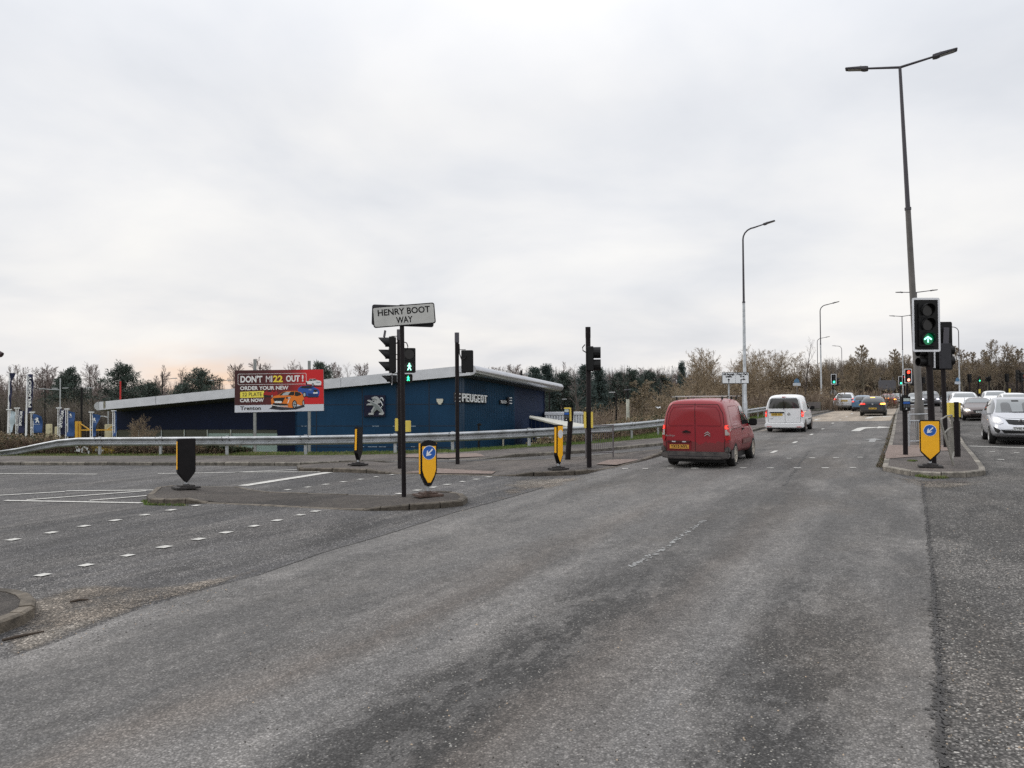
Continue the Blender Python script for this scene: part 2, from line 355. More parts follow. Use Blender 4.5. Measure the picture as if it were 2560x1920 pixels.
def T(x, y):
    d = seg_d(x, y); g = G(x, y)
    if d <= 1.0: return g - .05
    f = min(1, (d - 1.0) / 8.0); f = f * f * (3 - 2 * f)
    low = ZLOW if x < 30 else ZLOW + min(2.2, (x - 30) * .05)
    return (g - .05) * (1 - f) + low * f + .12 * noise.noise((x * .2, y * .2, 0)) * f
def terrain():
    def ax(lo, hi, fine_lo, fine_hi, st):
        o = []; v = fine_lo
        while v <= fine_hi: o.append(v); v += st
        g = st
        v = fine_lo
        while v > lo: g *= 1.35; v -= g; o.insert(0, v)
        g = st; v = fine_hi
        while v < hi: g *= 1.35; v += g; o.append(v)
        return o
    xs = ax(-1800, 1800, -60, 90, 1.5); ys = ax(-300, 2500, -12, 110, 1.5)
    vs = [(x, y, T(x, y)) for y in ys for x in xs]; n = len(xs)
    fs = [(j * n + i, j * n + i + 1, (j + 1) * n + i + 1, (j + 1) * n + i) for j in range(len(ys) - 1) for i in range(n - 1)]
    mb = MB(); mb.add(vs, fs)
    m = bpy.data.materials.new('verge_earth'); m.use_nodes = True; t = m.node_tree; p = t.nodes['Principled BSDF']; g = N(t, 'ShaderNodeNewGeometry')
    a = N(t, 'ShaderNodeTexNoise', i_Scale=.5, i_Detail=6.0, i_Roughness=.7); L(t, g.outputs['Position'], a.inputs['Vector'])
    b = N(t, 'ShaderNodeTexNoise', i_Scale=9.0, i_Detail=5.0, i_Roughness=.7); L(t, g.outputs['Position'], b.inputs['Vector'])
    c = ramp(t, a.outputs[0], [(.35, (.07, .085, .025)), (.5, (.10, .11, .035)), (.65, (.13, .10, .06))])
    c = mixc(t, 1, c, ramp(t, b.outputs[0], [(.3, .5), (.7, 1.5)]), 'MULTIPLY'); L(t, c, p.inputs['Base Color']); p.inputs['Roughness'].default_value = 1
    o = mb.build('ground', m, smooth=True, fixn=False); o['kind'] = 'structure'
terrain()
# base carriageway: everything this side of the footway kerb
kerbline = [(-700, 1166), (0, 1163), (560, 1164), (751, 1165), (850, 1161), (907, 1157), (1000, 1152), (1120, 1150), (1241, 1146), (1461, 1133), (1652, 1114), (1875, 1081), (1916, 1070), (2029, 1038), (2084, 1027)]
kl = PX(*kerbline); far1 = kl[-1] + RD * 26 + RT * 1; far2 = far1 - RT * 70 + RD * 4; far3 = far2 + RD * 14; far4 = kl[-1] + RD * 52; far5 = far4 + RD * 180
road_poly = [Vector((-90, -8, 0))] + [Vector((-90, kl[0].y, 0))] + kl + [far1, far2, far3, far4, far5, far5 + RT * 40, Vector((150, 128, 0)), Vector((150, 100, 0)), Vector((60, 50, 0)), Vector((60, -8, 0))]
sheet('road_left', road_poly, 0.0, A_LEFT, 5)
random.seed(4)
def jitter(pts, amp, step=1.2):
    out = []
    for a, b in zip(pts, pts[1:]):
        n = max(1, int((b - a).length / step)); d = (b - a).normalized(); q = Vector((-d.y, d.x, 0))
        for i in range(n): out.append(a.lerp(b, i / n) + q * random.uniform(-amp, amp))
    return out + [pts[-1]]
lb = PX((-300, 1735), (0, 1651), (145, 1605), (318, 1533), (492, 1478), (640, 1440), (800, 1385), (965, 1337), (1136, 1282), (1276, 1243), (1360, 1216), (1420, 1196), (1530, 1172), (1612, 1150), (1670, 1131))
rb = PX((2355, 2080), (2350, 1920), (2343, 1680), (2330, 1450), (2315, 1290), (2305, 1209))
main_poly = jitter(lb, .03) + [kl[-5] + RT * .1, kl[-3] + RT * .1, kl[-1] + RT * .1, far4 + RT * .2]
main_poly += [far4 + RT * 9.5] + PX((2250, 1008), (2240, 1030), (2224, 1092), (2210, 1139), (2200, 1172), (2270, 1196)) + jitter(rb[::-1], .035, .5) + [Vector((1.5, 1.5, 0)), Vector((-4, 1.5, 0))]
sheet('road_main', main_poly, 0.004, A_MAIN, 5)
sheet('road_right', PX((2306, 1207), (2420, 1196), (2475, 1188), (2462, 1172), (2430, 1132), (2400, 1092), (2356, 1012), (2353, 1004)) + [far4 + RT * 14, far4 + RT * 26, Vector((58, 50, 0)), Vector((58, 2, 0)), Vector((2.6, 2, 0))] + [q + RT * .03 for q in rb], 0.004, A_RIGHT, 5)
buff = PX((1905, 1066), (2023, 1054), (2212, 1052.5), (2226, 1052), (2239, 1030), (2248, 1012)); buff[0] = kl[11] + RT * .25
sheet('buff_surfacing', buff + [far4 + RT * 9.3, far4 + RT * .4, kl[-1] + RT * .25, kl[-3] + RT * .25], 0.008, A_BUFF, 5)
# tar joint along the right edge of the resurfaced lane, and the edge of the left patch
def soft_sheet(name, poly, off, base, dusty, edge=.6, cell=.22, label=None):
    """thin scatter of grit whose edge frays out"""
    b = clip_grid([(p.x, p.y) for p in poly], cell); n = len(poly)
    for v in b.verts: v.co.z = G(v.co.x, v.co.y) + off
    bmesh.ops.recalc_face_normals(b, faces=b.faces)
    if sum(f.normal.z for f in b.faces) < 0: bmesh.ops.reverse_faces(b, faces=b.faces)
    me = bpy.data.meshes.new(name); b.to_mesh(me); b.free(); at_ = me.attributes.new('cover', 'FLOAT', 'POINT')
    for i, v in enumerate(me.vertices):
        best = 9
        for k in range(n):
            a, c = poly[k], poly[(k + 1) % n]; dx, dy = c.x - a.x, c.y - a.y; q = max(0, min(1, ((v.co.x - a.x) * dx + (v.co.y - a.y) * dy) / (dx * dx + dy * dy + 1e-9)))
            best = min(best, math.hypot(v.co.x - a.x - q * dx, v.co.y - a.y - q * dy))
        at_.data[i].value = min(1, best / edge)
    if base.name + '_soft' in MT: m = MT[base.name + '_soft']
    else:
        m = base.copy(); m.name = base.name + '_soft'; t = m.node_tree; MT[m.name] = m; p = t.nodes['Principled BSDF']; at2 = N(t, 'ShaderNodeAttribute', attribute_name='cover'); g = N(t, 'ShaderNodeNewGeometry')
        no = N(t, 'ShaderNodeTexNoise', i_Scale=26.0, i_Detail=6.0, i_Roughness=.8); L(t, g.outputs['Position'], no.inputs['Vector']); n2 = N(t, 'ShaderNodeTexNoise', i_Scale=1.6, i_Detail=3.0); L(t, g.outputs['Position'], n2.inputs['Vector'])
        f = mth(t, 'ADD', mth(t, 'MULTIPLY', at2.outputs['Fac'], .75), mth(t, 'ADD', mth(t, 'MULTIPLY', no.outputs[0], .9), mth(t, 'MULTIPLY_ADD', n2.outputs[0], .9, -1.15)))
        L(t, ramp(t, f, [(.28, 0), (.62, dusty)]), p.inputs['Alpha'])
    me.materials.append(m); o = link(name, me); o['kind'] = 'structure'; return o
def strip(name, pts, w, off, m, jit=0.0, kind='structure', step=.35, taper=False):
    mb = MB(); P = jitter(pts, jit, step) if jit else pts; vs = []; n = len(P)
    for i, p in enumerate(P):
        d = (P[min(i + 1, n - 1)] - P[max(0, i - 1)]); d.z = 0; d.normalize(); q = Vector((-d.y, d.x, 0)); ww = w * random.uniform(.5, 1.4) / 2 if jit else w / 2
        for s in (-1, 1): a = p + q * s * ww; vs.append((a.x, a.y, G(a.x, a.y) + off))
    mb.add(vs, [(2 * i, 2 * i + 1, 2 * i + 3, 2 * i + 2) for i in range(n - 1)])
    o = mb.build(name, m, fixn=False); o['kind'] = kind; return o
strip('tar_joint', rb[1:], .012, .010, TAR, .012, step=.10)
mbw = MB()
for k in range(1500):
    u = random.random() ** 1.0 * (len(rb) - 2) + 1; u = min(u, len(rb) - 1.001); q = rb[int(u)].lerp(rb[int(u) + 1], u % 1) + RT * random.gauss(.012, .024); r = random.uniform(.003, .016); z_ = G(q.x, q.y) + .011; ph = random.uniform(0, 1)
    mbw.add([(q.x + r * math.cos(a_ + ph) * random.uniform(.4, 1.3), q.y + r * math.sin(a_ + ph) * random.uniform(.6, 2.0), z_) for a_ in (0, 1.3, 2.5, 3.7, 5.0)], [(0, 1, 2, 3, 4)])
mbw.build('joint_crumbling', TAR, fixn=False)['kind'] = 'structure'
strip('seam_crack', PX((2023, 1127), (1990, 1172), (1960, 1215)), .05, .009, mat('seam_dark', (.06, .057, .055), .9, var=.3), .03, step=.2)
strip('seam_crack', PX((1360, 1218), (1292, 1240), (1210, 1262)), .03, .012, TAR, .02, step=.2)
strip('patch_joint', lb[4:11], .022, .010, TAR, .012)
soft_sheet('grit_drift', PX((-60, 1520), (70, 1485), (160, 1455), (300, 1452), (420, 1452), (560, 1430), (720, 1395), (800, 1385), (660, 1450), (520, 1492), (330, 1556), (150, 1630), (0, 1690), (-80, 1700)), .009, A_DUST, 1.0, .4, .12)
soft_sheet('grit_drift', PX((1050, 1290), (1172, 1240), (1205, 1205), (1240, 1192), (1440, 1188), (1560, 1168), (1640, 1150), (1560, 1192), (1440, 1222), (1330, 1252), (1230, 1280), (1130, 1300)), .009, A_DUST, .7, 1.0)
soft_sheet('grit_drift', PX((2140, 1180), (2205, 1150), (2215, 1170), (2260, 1190), (2400, 1200), (2500, 1190), (2520, 1215), (2380, 1232), (2240, 1225)), .0095, A_DUST, .5, .7)
soft_sheet('grit_drift', PX((2370, 1520), (2500, 1530), (2520, 1600), (2540, 1740), (2480, 1790), (2390, 1800), (2360, 1700)), .009, A_DUST, .7, .35, .1)
# a worn pale scratch line
wl_ = PX((1575, 1418), (1640, 1385), (1700, 1345), (1760, 1302)); mbw = MB()
for k in range(150):
    u = random.random() * 2.999; q = wl_[int(u)].lerp(wl_[int(u) + 1], u % 1) + RT * random.gauss(0, .022); r = random.uniform(.008, .03); z_ = G(q.x, q.y) + .009; mbw.add([(q.x + r * math.cos(a_) * random.uniform(.5, 1.2), q.y + r * math.sin(a_) * random.uniform(.7, 1.8), z_) for a_ in (0, 1.3, 2.5, 3.7, 5.0)], [(0, 1, 2, 3, 4)])
mbw.build('worn_line', PAINTW, fixn=False)['kind'] = 'structure'
# repair patch and cover in front of the right-hand island
strip('trench_patch', PX((2310, 1206), (2350, 1204), (2422, 1205)), .34, .009, A_PATH)
# ---- raised areas with kerbs
def island(name, poly, hts, top, kerbm=KERB, kw=.13, kname='kerb', hole=None):
    """poly: outline; hts: kerb height at each corner; dropped where the photo shows it flush"""
    n = len(poly); area = sum(poly[i].x * poly[(i + 1) % n].y - poly[(i + 1) % n].x * poly[i].y for i in range(n))
    if area < 0: poly = poly[::-1]; hts = hts[::-1]
    P = []; H = []
    for i in range(n):                  # resample into kerb stones
        a, b = poly[i], poly[(i + 1) % n]; k = max(1, round((b - a).length / .915))
        for j in range(k): P.append(a.lerp(b, j / k)); H.append(hts[i] * (1 - j / k) + hts[(i + 1) % n] * j / k)
    n = len(P); inn = []
    for i in range(n):
        d = (P[(i + 1) % n] - P[i - 1]); d.z = 0; d.normalize(); inn.append(P[i] + Vector((-d.y, d.x, 0)) * kw)
    mb = MB()
    for i in range(n):
        j = (i + 1) % n; g = .018 if (P[j] - P[i]).length > .3 else 0
        def pt(q, h, o=0): return Vector((q.x, q.y, G(q.x, q.y) + h + o))
        a, b, c, d = P[i].lerp(P[j], g), P[j].lerp(P[i], g), inn[j].lerp(inn[i], g), inn[i].lerp(inn[j], g)
        ha, hb = H[i] + .006 * random.uniform(-1, 1), H[j] + .006 * random.uniform(-1, 1)
        ch = .02
        def inw(p, q, f): return p.lerp(q, f)
        A = [pt(a, -.1), pt(b, -.1), pt(b, max(.0, hb - ch)), pt(a, max(.0, ha - ch)), pt(inw(b, c, .22), hb), pt(inw(a, d, .22), ha), pt(c, hb), pt(d, ha), pt(c, -.1), pt(d, -.1)]
        mb.add(A, [(0, 1, 2, 3), (3, 2, 4, 5), (5, 4, 6, 7), (7, 6, 8, 9), (0, 3, 5, 7, 9), (1, 8, 6, 4, 2)])
    ko = mb.build(kname, kerbm); ko['kind'] = 'structure'
    # top surface; height follows the nearest kerb
    b = clip_grid([(q.x, q.y) for q in inn], .5 if len(inn) < 60 else 1.2)
    for v in b.verts:
        w = sh = 0
        for q, h in zip(P, H):
            k = 1 / (((v.co.x - q.x) ** 2 + (v.co.y - q.y) ** 2) ** 1.5 + .02); w += k; sh += k * h
        v.co.z = G(v.co.x, v.co.y) + sh / w - .006
    bmesh.ops.recalc_face_normals(b, faces=b.faces)
    if sum(f.normal.z for f in b.faces) < 0: bmesh.ops.reverse_faces(b, faces=b.faces)
    me = bpy.data.meshes.new(name); b.to_mesh(me); b.free(); me.materials.append(top)
    o = link(name, me, smooth=True); o['kind'] = 'structure'
    return o
KH = .11
i1 = [(366, 1250, KH), (390, 1229, KH), (430, 1222, .09), (495, 1219, .04), (592, 1217, .015), (638, 1225, .01), (676, 1230, .01), (980, 1240, .015), (1040, 1241, .06), (1090, 1240, KH), (1133, 1242, KH), (1158, 1247, KH), (1169, 1256, KH), (1156, 1265, KH), (1101, 1271, KH), (1023, 1276, KH), (950, 1277, .07), (907, 1277, .03), (843, 1274, .01), (560, 1260, .01), (515, 1259, .02), (463, 1260, KH), (410, 1261, KH), (375, 1260, KH)]
island('traffic_island', PX(*[q[:2] for q in i1]), [q[2] for q in i1], A_ISLE)
i2 = [(742, 1171, KH), (820, 1166, KH), (904, 1161, KH), (994, 1157, .02), (1120, 1156, .01), (1241, 1152, .02), (1366, 1151, .03), (1461, 1144, .05), (1540, 1139, .08), (1660, 1130, KH), (1668, 1132, KH), (1655, 1139, KH), (1612, 1152, .05), (1545, 1167, .01), (1500, 1176, .02), (1470, 1184, KH), (1438, 1188, KH), (1334, 1191, KH), (1290, 1191, .05), (1247, 1190, .01), (1200, 1189, .01), (1000, 1185, .01), (960, 1185, .05), (916, 1183, KH), (830, 1180, KH), (747, 1179, KH)]
island('splitter_island', PX(*[q[:2] for q in i2]), [q[2] for q in i2], A_PATH)
KERBM = mat('kerb_mid', (.16, .145, .12), .9, var=.35, vscale=5, bump=.6, bscale=40); per_stone(KERBM)
i3 = [(2206, 1177, .12), (2275, 1190, .12), (2353, 1194, .12), (2416, 1194, .12), (2464, 1188, .12), (2462, 1178, .12), (2432, 1139, .12), (2414, 1118, .12), (2399, 1092, .12), (2372, 1045, .12), (2353, 1012, .12)]
p3 = PX(*[q[:2] for q in i3]); q3 = PX((2249, 1014), (2240, 1034), (2228, 1093), (2215, 1141))
island('central_reservation', p3 + [far4 + RT * 13.4 - RD * 6, far4 + RT * 10.2 - RD * 6] + q3, [.12] * (len(p3) + 6), A_PATH, KERBL)
i4 = [(-60, 1490), (0, 1497), (45, 1501), (75, 1510), (90, 1524), (86, 1544), (60, 1562), (0, 1586), (-80, 1610), (-400, 1660), (-500, 1560)]
island('corner_island', PX(*i4), [.12] * len(i4), A_ISLE, KERB)
# footway beyond the junction, kerb in front
fw_back = [(-700, 1144), (0, 1141), (500, 1141), (900, 1139), (1120, 1133), (1322, 1120), (1461, 1111), (1652, 1096), (1875, 1051), (1960, 1034), (2080, 1014)]
fk = [(-700, 1166, KH), (0, 1163, KH), (560, 1164, KH), (751, 1165, KH), (850, 1161, KH), (907, 1157, .09), (985, 1153, .01), (1120, 1150, .01), (1200, 1148, .01), (1241, 1146, .05), (1290, 1143, KH), (1461, 1133, KH), (1652, 1114, KH), (1875, 1081, KH), (1916, 1070, KH), (2029, 1038, KH), (2084, 1027, KH)]
fp = PX(*[q[:2] for q in fk]); fb = PX(*fw_back)
island('pavement', fp + fb[::-1], [q[2] for q in fk] + [.03] * len(fb), A_PATH, KERBM)
# tactile paving
sheet('tactile_paving', PX((2213, 1146), (2222, 1122), (2395, 1122), (2402, 1136), (2330, 1138), (2326, 1150), (2215, 1158)), .126, TACT, 3)
sheet('tactile_paving', PX((1010, 1146), (1020, 1139), (1190, 1136), (1230, 1143), (1120, 1148)), .045, TACT, 3)
sheet('tactile_paving', PX((1490, 1164), (1520, 1153), (1600, 1149), (1590, 1155), (1540, 1166)), .045, TACT, 3)
sheet('tactile_paving', PX((1010, 1184), (1090, 1173), (1240, 1181), (1230, 1187), (1120, 1186)), .03, TACT, 3)



# ---- painted markings
def mark(name, polys, m=PAINT, off=.012):
    mb = MB()
    for poly in polys:
        mb.add([(p.x, p.y, G(p.x, p.y) + off) for p in poly], [tuple(range(len(poly)))])
    o = mb.build(name, m, fixn=False); o['kind'] = 'structure'
    bm_ = bmesh.new(); bm_.from_mesh(o.data)
    for f in bm_.faces:
        f.normal_update()
        if f.normal.z < 0: f.normal_flip()
    bm_.to_mesh(o.data); bm_.free(); return o
def line(a, b, w):
    a, b = at(*a), at(*b); d = (b - a); d.z = 0; d.normalize(); q = Vector((-d.y, d.x, 0)) * w / 2
    return [a - q, b - q, b + q, a + q]
LA = [(1695, 224), (1478, 263), (1250, 305), (997, 352), (727, 402), (440, 459), (115, 519)]
LB = [(1955, 457), (1715, 515), (1420, 583), (1103, 657), (745, 741), (370, 826)]
c7 = lambda q: (.2893 * q[0], 1200 + .2893 * q[1]); c2 = lambda q: (560 + .2893 * q[0], 860 + .2893 * q[1])
c1 = lambda q: (.2893 * q[0], 860 + .2893 * q[1]); c3 = lambda q: (1120 + .2893 * q[0], 780 + .2893 * q[1]); c4 = lambda q: (1560 + .2893 * q[0], 780 + .2893 * q[1]); c5 = lambda q: (2040 + .3134 * q[0], 700 + .3134 * q[1])
rowA = [c7(q) for q in LA]; rowB = [c7(q) for q in LB] + [c2(q) for q in [(260, 1577), (460, 1528), (660, 1481), (790, 1449)]]
rowC = [c2(q) for q in [(1515, 1297), (1670, 1267), (1808, 1241), (1930, 1217), (2060, 1192), (2180, 1172)]] + [c3((350, 1428))]
rowD = [c2(q) for q in [(550, 1263), (725, 1240), (880, 1216), (1030, 1194), (1180, 1172), (1315, 1150), (1452, 1131)]]
def studrow(row, size=.155):
    P = [at(*q) for q in row]; out = []
    d = (P[-1] - P[0]); d.z = 0; d.normalize()
    for p in P:
        jx = random.uniform(.85, 1.1) * size / 2; q = Vector((-d.y, d.x, 0))
        out.append([p - d * jx - q * jx * .9, p + d * jx - q * jx, p + d * jx + q * jx * .95, p - d * jx + q * jx])
    return out
mark('crossing_studs', studrow(rowA) + studrow(rowB, .16) + studrow(rowC, .16) + studrow(rowD, .15))
rowE = [c4(q) for q in [(10, 1357), (185, 1357), (400, 1353), (612, 1353), (1030, 1350), (1265, 1350), (1500, 1350), (1740, 1350), (1978, 1348)]]
rowF = [c4(q) for q in [(1425, 1267), (1628, 1263), (1832, 1261), (2040, 1258)]]
rowG = [c5(q) for q in [(1155, 1160), (1405, 1372), (1600, 1380), (1475, 1434)]]
mark('crossing_studs', studrow(rowE, .17) + studrow(rowF, .16) + studrow(rowG, .15))
dash = [((545 + 0, 0), 0)]
def dashes(row, ln, w):
    P = [at(*q) for q in row]; out = []
    for i, p in enumerate(P):
        a, b = P[max(0, i - 1)], P[min(len(P) - 1, i + 1)]; d = (b - a); d.z = 0; d.normalize(); q = Vector((-d.y, d.x, 0)) * w / 2
        out.append([p - d * ln / 2 - q, p + d * ln / 2 - q, p + d * ln / 2 + q, p - d * ln / 2 + q])
    return out
lane = [c4(q) for q in [(1297, 1210), (1478, 1128), (1620, 1060), (1718, 1012), (1805, 962), (1867, 934), (1925, 906)]]
mark('lane_dashes', dashes(lane, 1.0, .13) + dashes([(2130, 1034), (2160, 1018)], 2.5, .13))
# right turn arrow on the road, and the smaller ones on the buff surface
def arrow(cx, cy, ln, kind='right', w=1.0):
    p = at(cx, cy); d, t_ = RD, RT
    if kind == 'right':
        A = [(-.18, -.5), (.0, -.5), (.06, .02), (.30, .20), (.30, .06), (.62, .28), (.30, .48), (.30, .34), (-.02, .30), (-.12, .12)]
    elif kind == 'up': A = [(-.07, -.5), (.07, -.5), (.07, .1), (.22, .1), (0, .5), (-.22, .1), (-.07, .1)]
    return [p + t_ * a * w + d * b * ln for a, b in A]
def tri_poly(poly):
    b = clip_grid([(q.x, q.y) for q in poly], 50); out = [[Vector(v.co) for v in f.verts] for f in b.faces]; b.free(); return out
polys = []
for a in [(2156, 1072, 5.2, 'right', 2.2), (2180, 1043.5, 4.6, 'right', 2.2)]: polys += tri_poly(arrow(*a))
polys += tri_poly(arrow(2042, 1049, 2.6, 'up', 1.3))
mark('lane_arrows', polys)
mark('worn_arrow', tri_poly(arrow(2182, 1101, 2.5, 'up', 1.6)), PAINTW)
ls = []
for a, b, w in [(c1((-600, 1119)), c1((835, 1128)), .12), (c1((1365, 1122)), c2((0, 1115)), .12), (c2((0, 1115)), c2((630, 1088)), .12), (c2((100, 1110)), c2((830, 1108)), .12), (c7((-500, 165)), c7((560, 103)), .13), (c7((570, 98)), c7((1340, 90)), .12), (c7((230, 175)), c7((1265, 97)), .13), (c7((775, 180)), c7((1275, 138)), .13), (c7((45, 180)), c7((1225, 202)), .13)]: ls.append(line(a, b, w))
a0, a1 = c2((160, 1228)), c2((905, 1112)); ls.append(line(a0, a1, .32))
mark('line_markings', ls)
ls = [line(c5((1220, 1327)), c5((1760, 1343)), .22)]
mark('stop_line', ls)
ls = [line(c4((1640, 930)), (2105, 1037), .12)]
# pebbles and grit scattered over the near road
def pebbles():
    random.seed(11); mb = MB()
    for k in range(2600):
        z = random.random()
        if z < .35: px, py = random.uniform(0, 620), random.uniform(1470, 1640)
        elif z < .6: px, py = random.uniform(2360, 2560), random.uniform(1250, 1900)
        elif z < .8: px, py = random.uniform(1150, 1520), random.uniform(1185, 1285)
        else: px, py = random.uniform(600, 2340), random.uniform(1500, 1915)
        if z < .35 and (py - 1651) > -.34 * px + 40: continue
        if z < .35 and px < 110 and py < 1600: continue
        p = at(px, py); r = random.uniform(.003, .0085) * (1.5 if random.random() < .06 else 1); mb.k = random.choice((0, 0, 0, 1, 1, 2))
        a = random.uniform(0, 6.28); vs = [p + Vector((math.cos(a + k2 * 1.571) * r * random.uniform(.7, 1.3), math.sin(a + k2 * 1.571) * r * random.uniform(.7, 1.3), .005)) for k2 in range(4)] + [p + Vector((0, 0, .006 + r * .8))]
        mb.add(vs, [(0, 1, 4), (1, 2, 4), (2, 3, 4), (3, 0, 4)])
    o = mb.build('loose_gravel', [mat('pebble_grey', (.32, .31, .29), .9), mat('pebble_dark', (.05, .045, .04), .9), mat('pebble_tan', (.42, .33, .24), .9)])
    tag(o, 'loose grit and small stones scattered over the road', 'gravel', kind='stuff')
pebbles()
for (pts, lab) in [([(175, 1509), (200, 1505), (222, 1503)], 'short dark stick lying on the road right of the corner kerb'), ([(5, 1606), (40, 1599), (110, 1583)], 'longer dark twig lying along the foot of the corner kerb')]:
    P = [at(*q) + Vector((0, 0, .018)) for q in pts]; o = MB().tube([P[0], P[1] + Vector((0, 0, .006)), P[2]], [.012, .014, .007], 6).build('stick', mat('dead_wood', (.045, .032, .022), .9, var=.3)); tag(o, lab, 'stick')
# ================================================================ STREET FURNITURE
def disc(mb, cx, cz, r, y, n=24, thick=.004):
    mb.prism([(cx + r * math.cos(2 * math.pi * i / n), cz + r * math.sin(2 * math.pi * i / n)) for i in range(n)], 'y', y - thick, y)
def rrect(w, h, r, cx=0, cz=0, n=4):
    o = []
    for sx, sz, a0 in ((1, 1, 0), (-1, 1, 90), (-1, -1, 180), (1, -1, 270)):
        for i in range(n + 1):
            a = R(a0 + 90 * i / n); o.append((cx + sx * (w / 2 - r) + r * math.cos(a), cz + sz * (h / 2 - r) + r * math.sin(a)))
    return o
def rrp(mb, w, h, r, y0, y1, cx=0, cz=0): mb.prism(rrect(w, h, r, cx, cz), 'y', y0, y1)
def arrow_sw(cx, cz, r):               # arrow pointing down-left
    base = [(-.62, .10), (-.10, .10), (-.10, .10)]
    sh = [(.10, -.75), (.10, .15), (.42, -.12), (.42, .13), (0, .72), (-.42, .13), (-.42, -.12), (-.10, .15), (-.10, -.75)]
    a = R(135); return [(cx + r * (x * math.cos(a) - z * math.sin(a)), cz + r * (x * math.sin(a) + z * math.cos(a))) for x, z in sh]
def bollard(px, py, label, yaw, H, wd=.33, style='point', front='arrow', tilt=(0, 0), off=.1, dep=.11, basew=.52, rust=False):
    p = at(px, py, off); t = thing('traffic_bollard', p, label, 'bollard', yaw, 'keep-left bollards on the islands', tilt)
    b = MB(); b.box((0, 0, .022), (basew, basew * .8, .045)); b.box((0, 0, .06), (basew * .62, basew * .5, .035)); b.lathe([(0, .078), (.08, .078), (.07, .10), (0, .10)])
    b.build('base_plate', mat('rusty_base', (.07, .045, .035), .85, var=.5, vscale=12) if rust else mat('dark_base', (.03, .027, .026), .8, var=.4, vscale=10), t, bevel=.006)
    MB().tube([(0, 0, .07), (0, 0, .22)], .032, 10).build('stem', GALV, t)
    h2 = wd / 2
    if style == 'round': poly = [(.045, .20), (h2 * .75, .36), (h2, .50), (h2 * 1.0, H - .12)] + [(h2 * math.cos(R(a)), H - .10 + .10 * math.sin(R(a))) for a in range(10, 180, 17)] + [(-h2, H - .12), (-h2, .50), (-h2 * .75, .36), (-.045, .20)]
    else: poly = [(.02, .14), (h2, .37), (h2, H), (-h2, H), (-h2, .37), (-.02, .14)]
    m = MB(); m.prism(poly, 'y', -dep / 2, dep / 2); m.build('shell', BLK, t, bevel=.012)
    f = MB()
    if style == 'round': fp_ = [(.03, .27), (h2 * .62, .40), (h2 * .84, .52), (h2 * .84, H - .12), (-h2 * .84, H - .12), (-h2 * .84, .52), (-h2 * .62, .40), (-.03, .27)]
    else: fp_ = [(0, .19), (h2 - .022, .385), (h2 - .022, H - .03), (-h2 + .022, H - .03), (-h2 + .022, .385)]
    if front != 'none': f.prism(fp_, 'y', -dep / 2 - .005, -dep / 2)
    f.build('reflective_face', YEL, t) if f.v else None
    for s in (-1, 1): MB().box((s * (h2 + .002), 0, (.42 + H - .04) / 2 + .0), (.006, dep * .55, H - .46 - .04)).build('edge_strip', YEL, t)
    if front == 'arrow':
        cz = H - .245; y = -dep / 2 - .006; r = min(.128, h2 * .86)
        d = MB(); disc(d, 0, cz, r * 1.08, y); d.build('sign_rim', WHS, t); d = MB(); disc(d, 0, cz, r, y - .004); dd = d.build('sign_disc', BLUS, t)
        MB().prism(arrow_sw(0, cz, r), 'y', y - .012, y - .008).build('sign_arrow', WHS, dd)
    if front == 'blank':
        d = MB(); disc(d, 0, H - .24, h2 * .80, -dep / 2 - .007); d.build('faded_disc', mat('faded_disc', (.62, .63, .62), .5, var=.1, vscale=6), t)
    return t
bollard(1070, 1240, 'yellow bollard with blue arrow disc beside the street name post on the near island', R(24), 1.10, .33, 'round', 'arrow', off=.10, dep=.16, rust=True)
bollard(465, 1221, 'black-backed bollard with one yellow edge at the far-left end of the near island', R(222), 1.13, .40, 'point', 'none', off=.10)
bollard(895, 1163, 'leaning narrow bollard seen edge-on at the left tip of the splitter island', R(254), 1.12, .34, 'point', 'none', tilt=(0, R(-3)), off=.10)
bollard(1396, 1174, 'yellow bollard with faded grey disc standing before the tall black signal post', R(52), 1.16, .27, 'point', 'blank', tilt=(0, R(1)), off=.10, dep=.11, basew=.46)
bollard(2326, 1168, 'square-topped yellow bollard with blue arrow disc in front of the green arrow signal', R(-24), 1.12, .43, 'point', 'arrow', off=.12)
# ---- street name sign
p = at(1010, 1246, .03); K = ppm(p)
t = thing('street_name_sign', p, 'white street name plate with black lettering on a tall black post', 'street sign', R(4))
zt = (1246 - 757) / K; zb = (1246 - 820) / K
MB().tube([(0, 0, 0), (-.03, 0, zt - .03)], .045, 12).build('post', BLKP, t, smooth=True)
MB().lathe([(0, .0), (.10, .0), (.09, .025), (.05, .03)], (0, 0, .0)).build('collar', BLK, t)
zc = (1246 - 788) / K
for nm, ang, y, m, bw in (('back_panel', R(2.0), .062, GRYB, 0), ('name_panel', R(-4.6), -.055, mat('sign_plate', (.50, .50, .48), .5, var=.12, vscale=3), 1)):
    M = Matrix.Translation((.02 if bw else -.01, y, zc + .0)) @ Matrix.Rotation(ang, 4, 'Y')
    q = MB(); rrp(q, 1.24, .42, .045, -.008, .008); o = q.build(nm, BLK if bw else GRYB, t); o.data.transform(M)
    if bw:
        q = MB(); rrp(q, 1.20, .38, .035, -.011, -.0085); f = q.build('plate_face', m, o); f.data.transform(M)
        letters('lettering', 'HENRY BOOT', .175, BLK, o, M @ Matrix.Translation((0.0, -.0125, .078)) @ FACE, width=1.04, bold=.004)
        letters('lettering', 'WAY', .175, BLK, o, M @ Matrix.Translation((.0, -.0125, -.095)) @ FACE, width=.33, bold=.004)
for z in (zc - .11, zc + .1): MB().lathe([(.05, -.02), (.058, -.02), (.058, .02), (.05, .02)], (-.02, 0, z)).build('clamp', BLK, t)
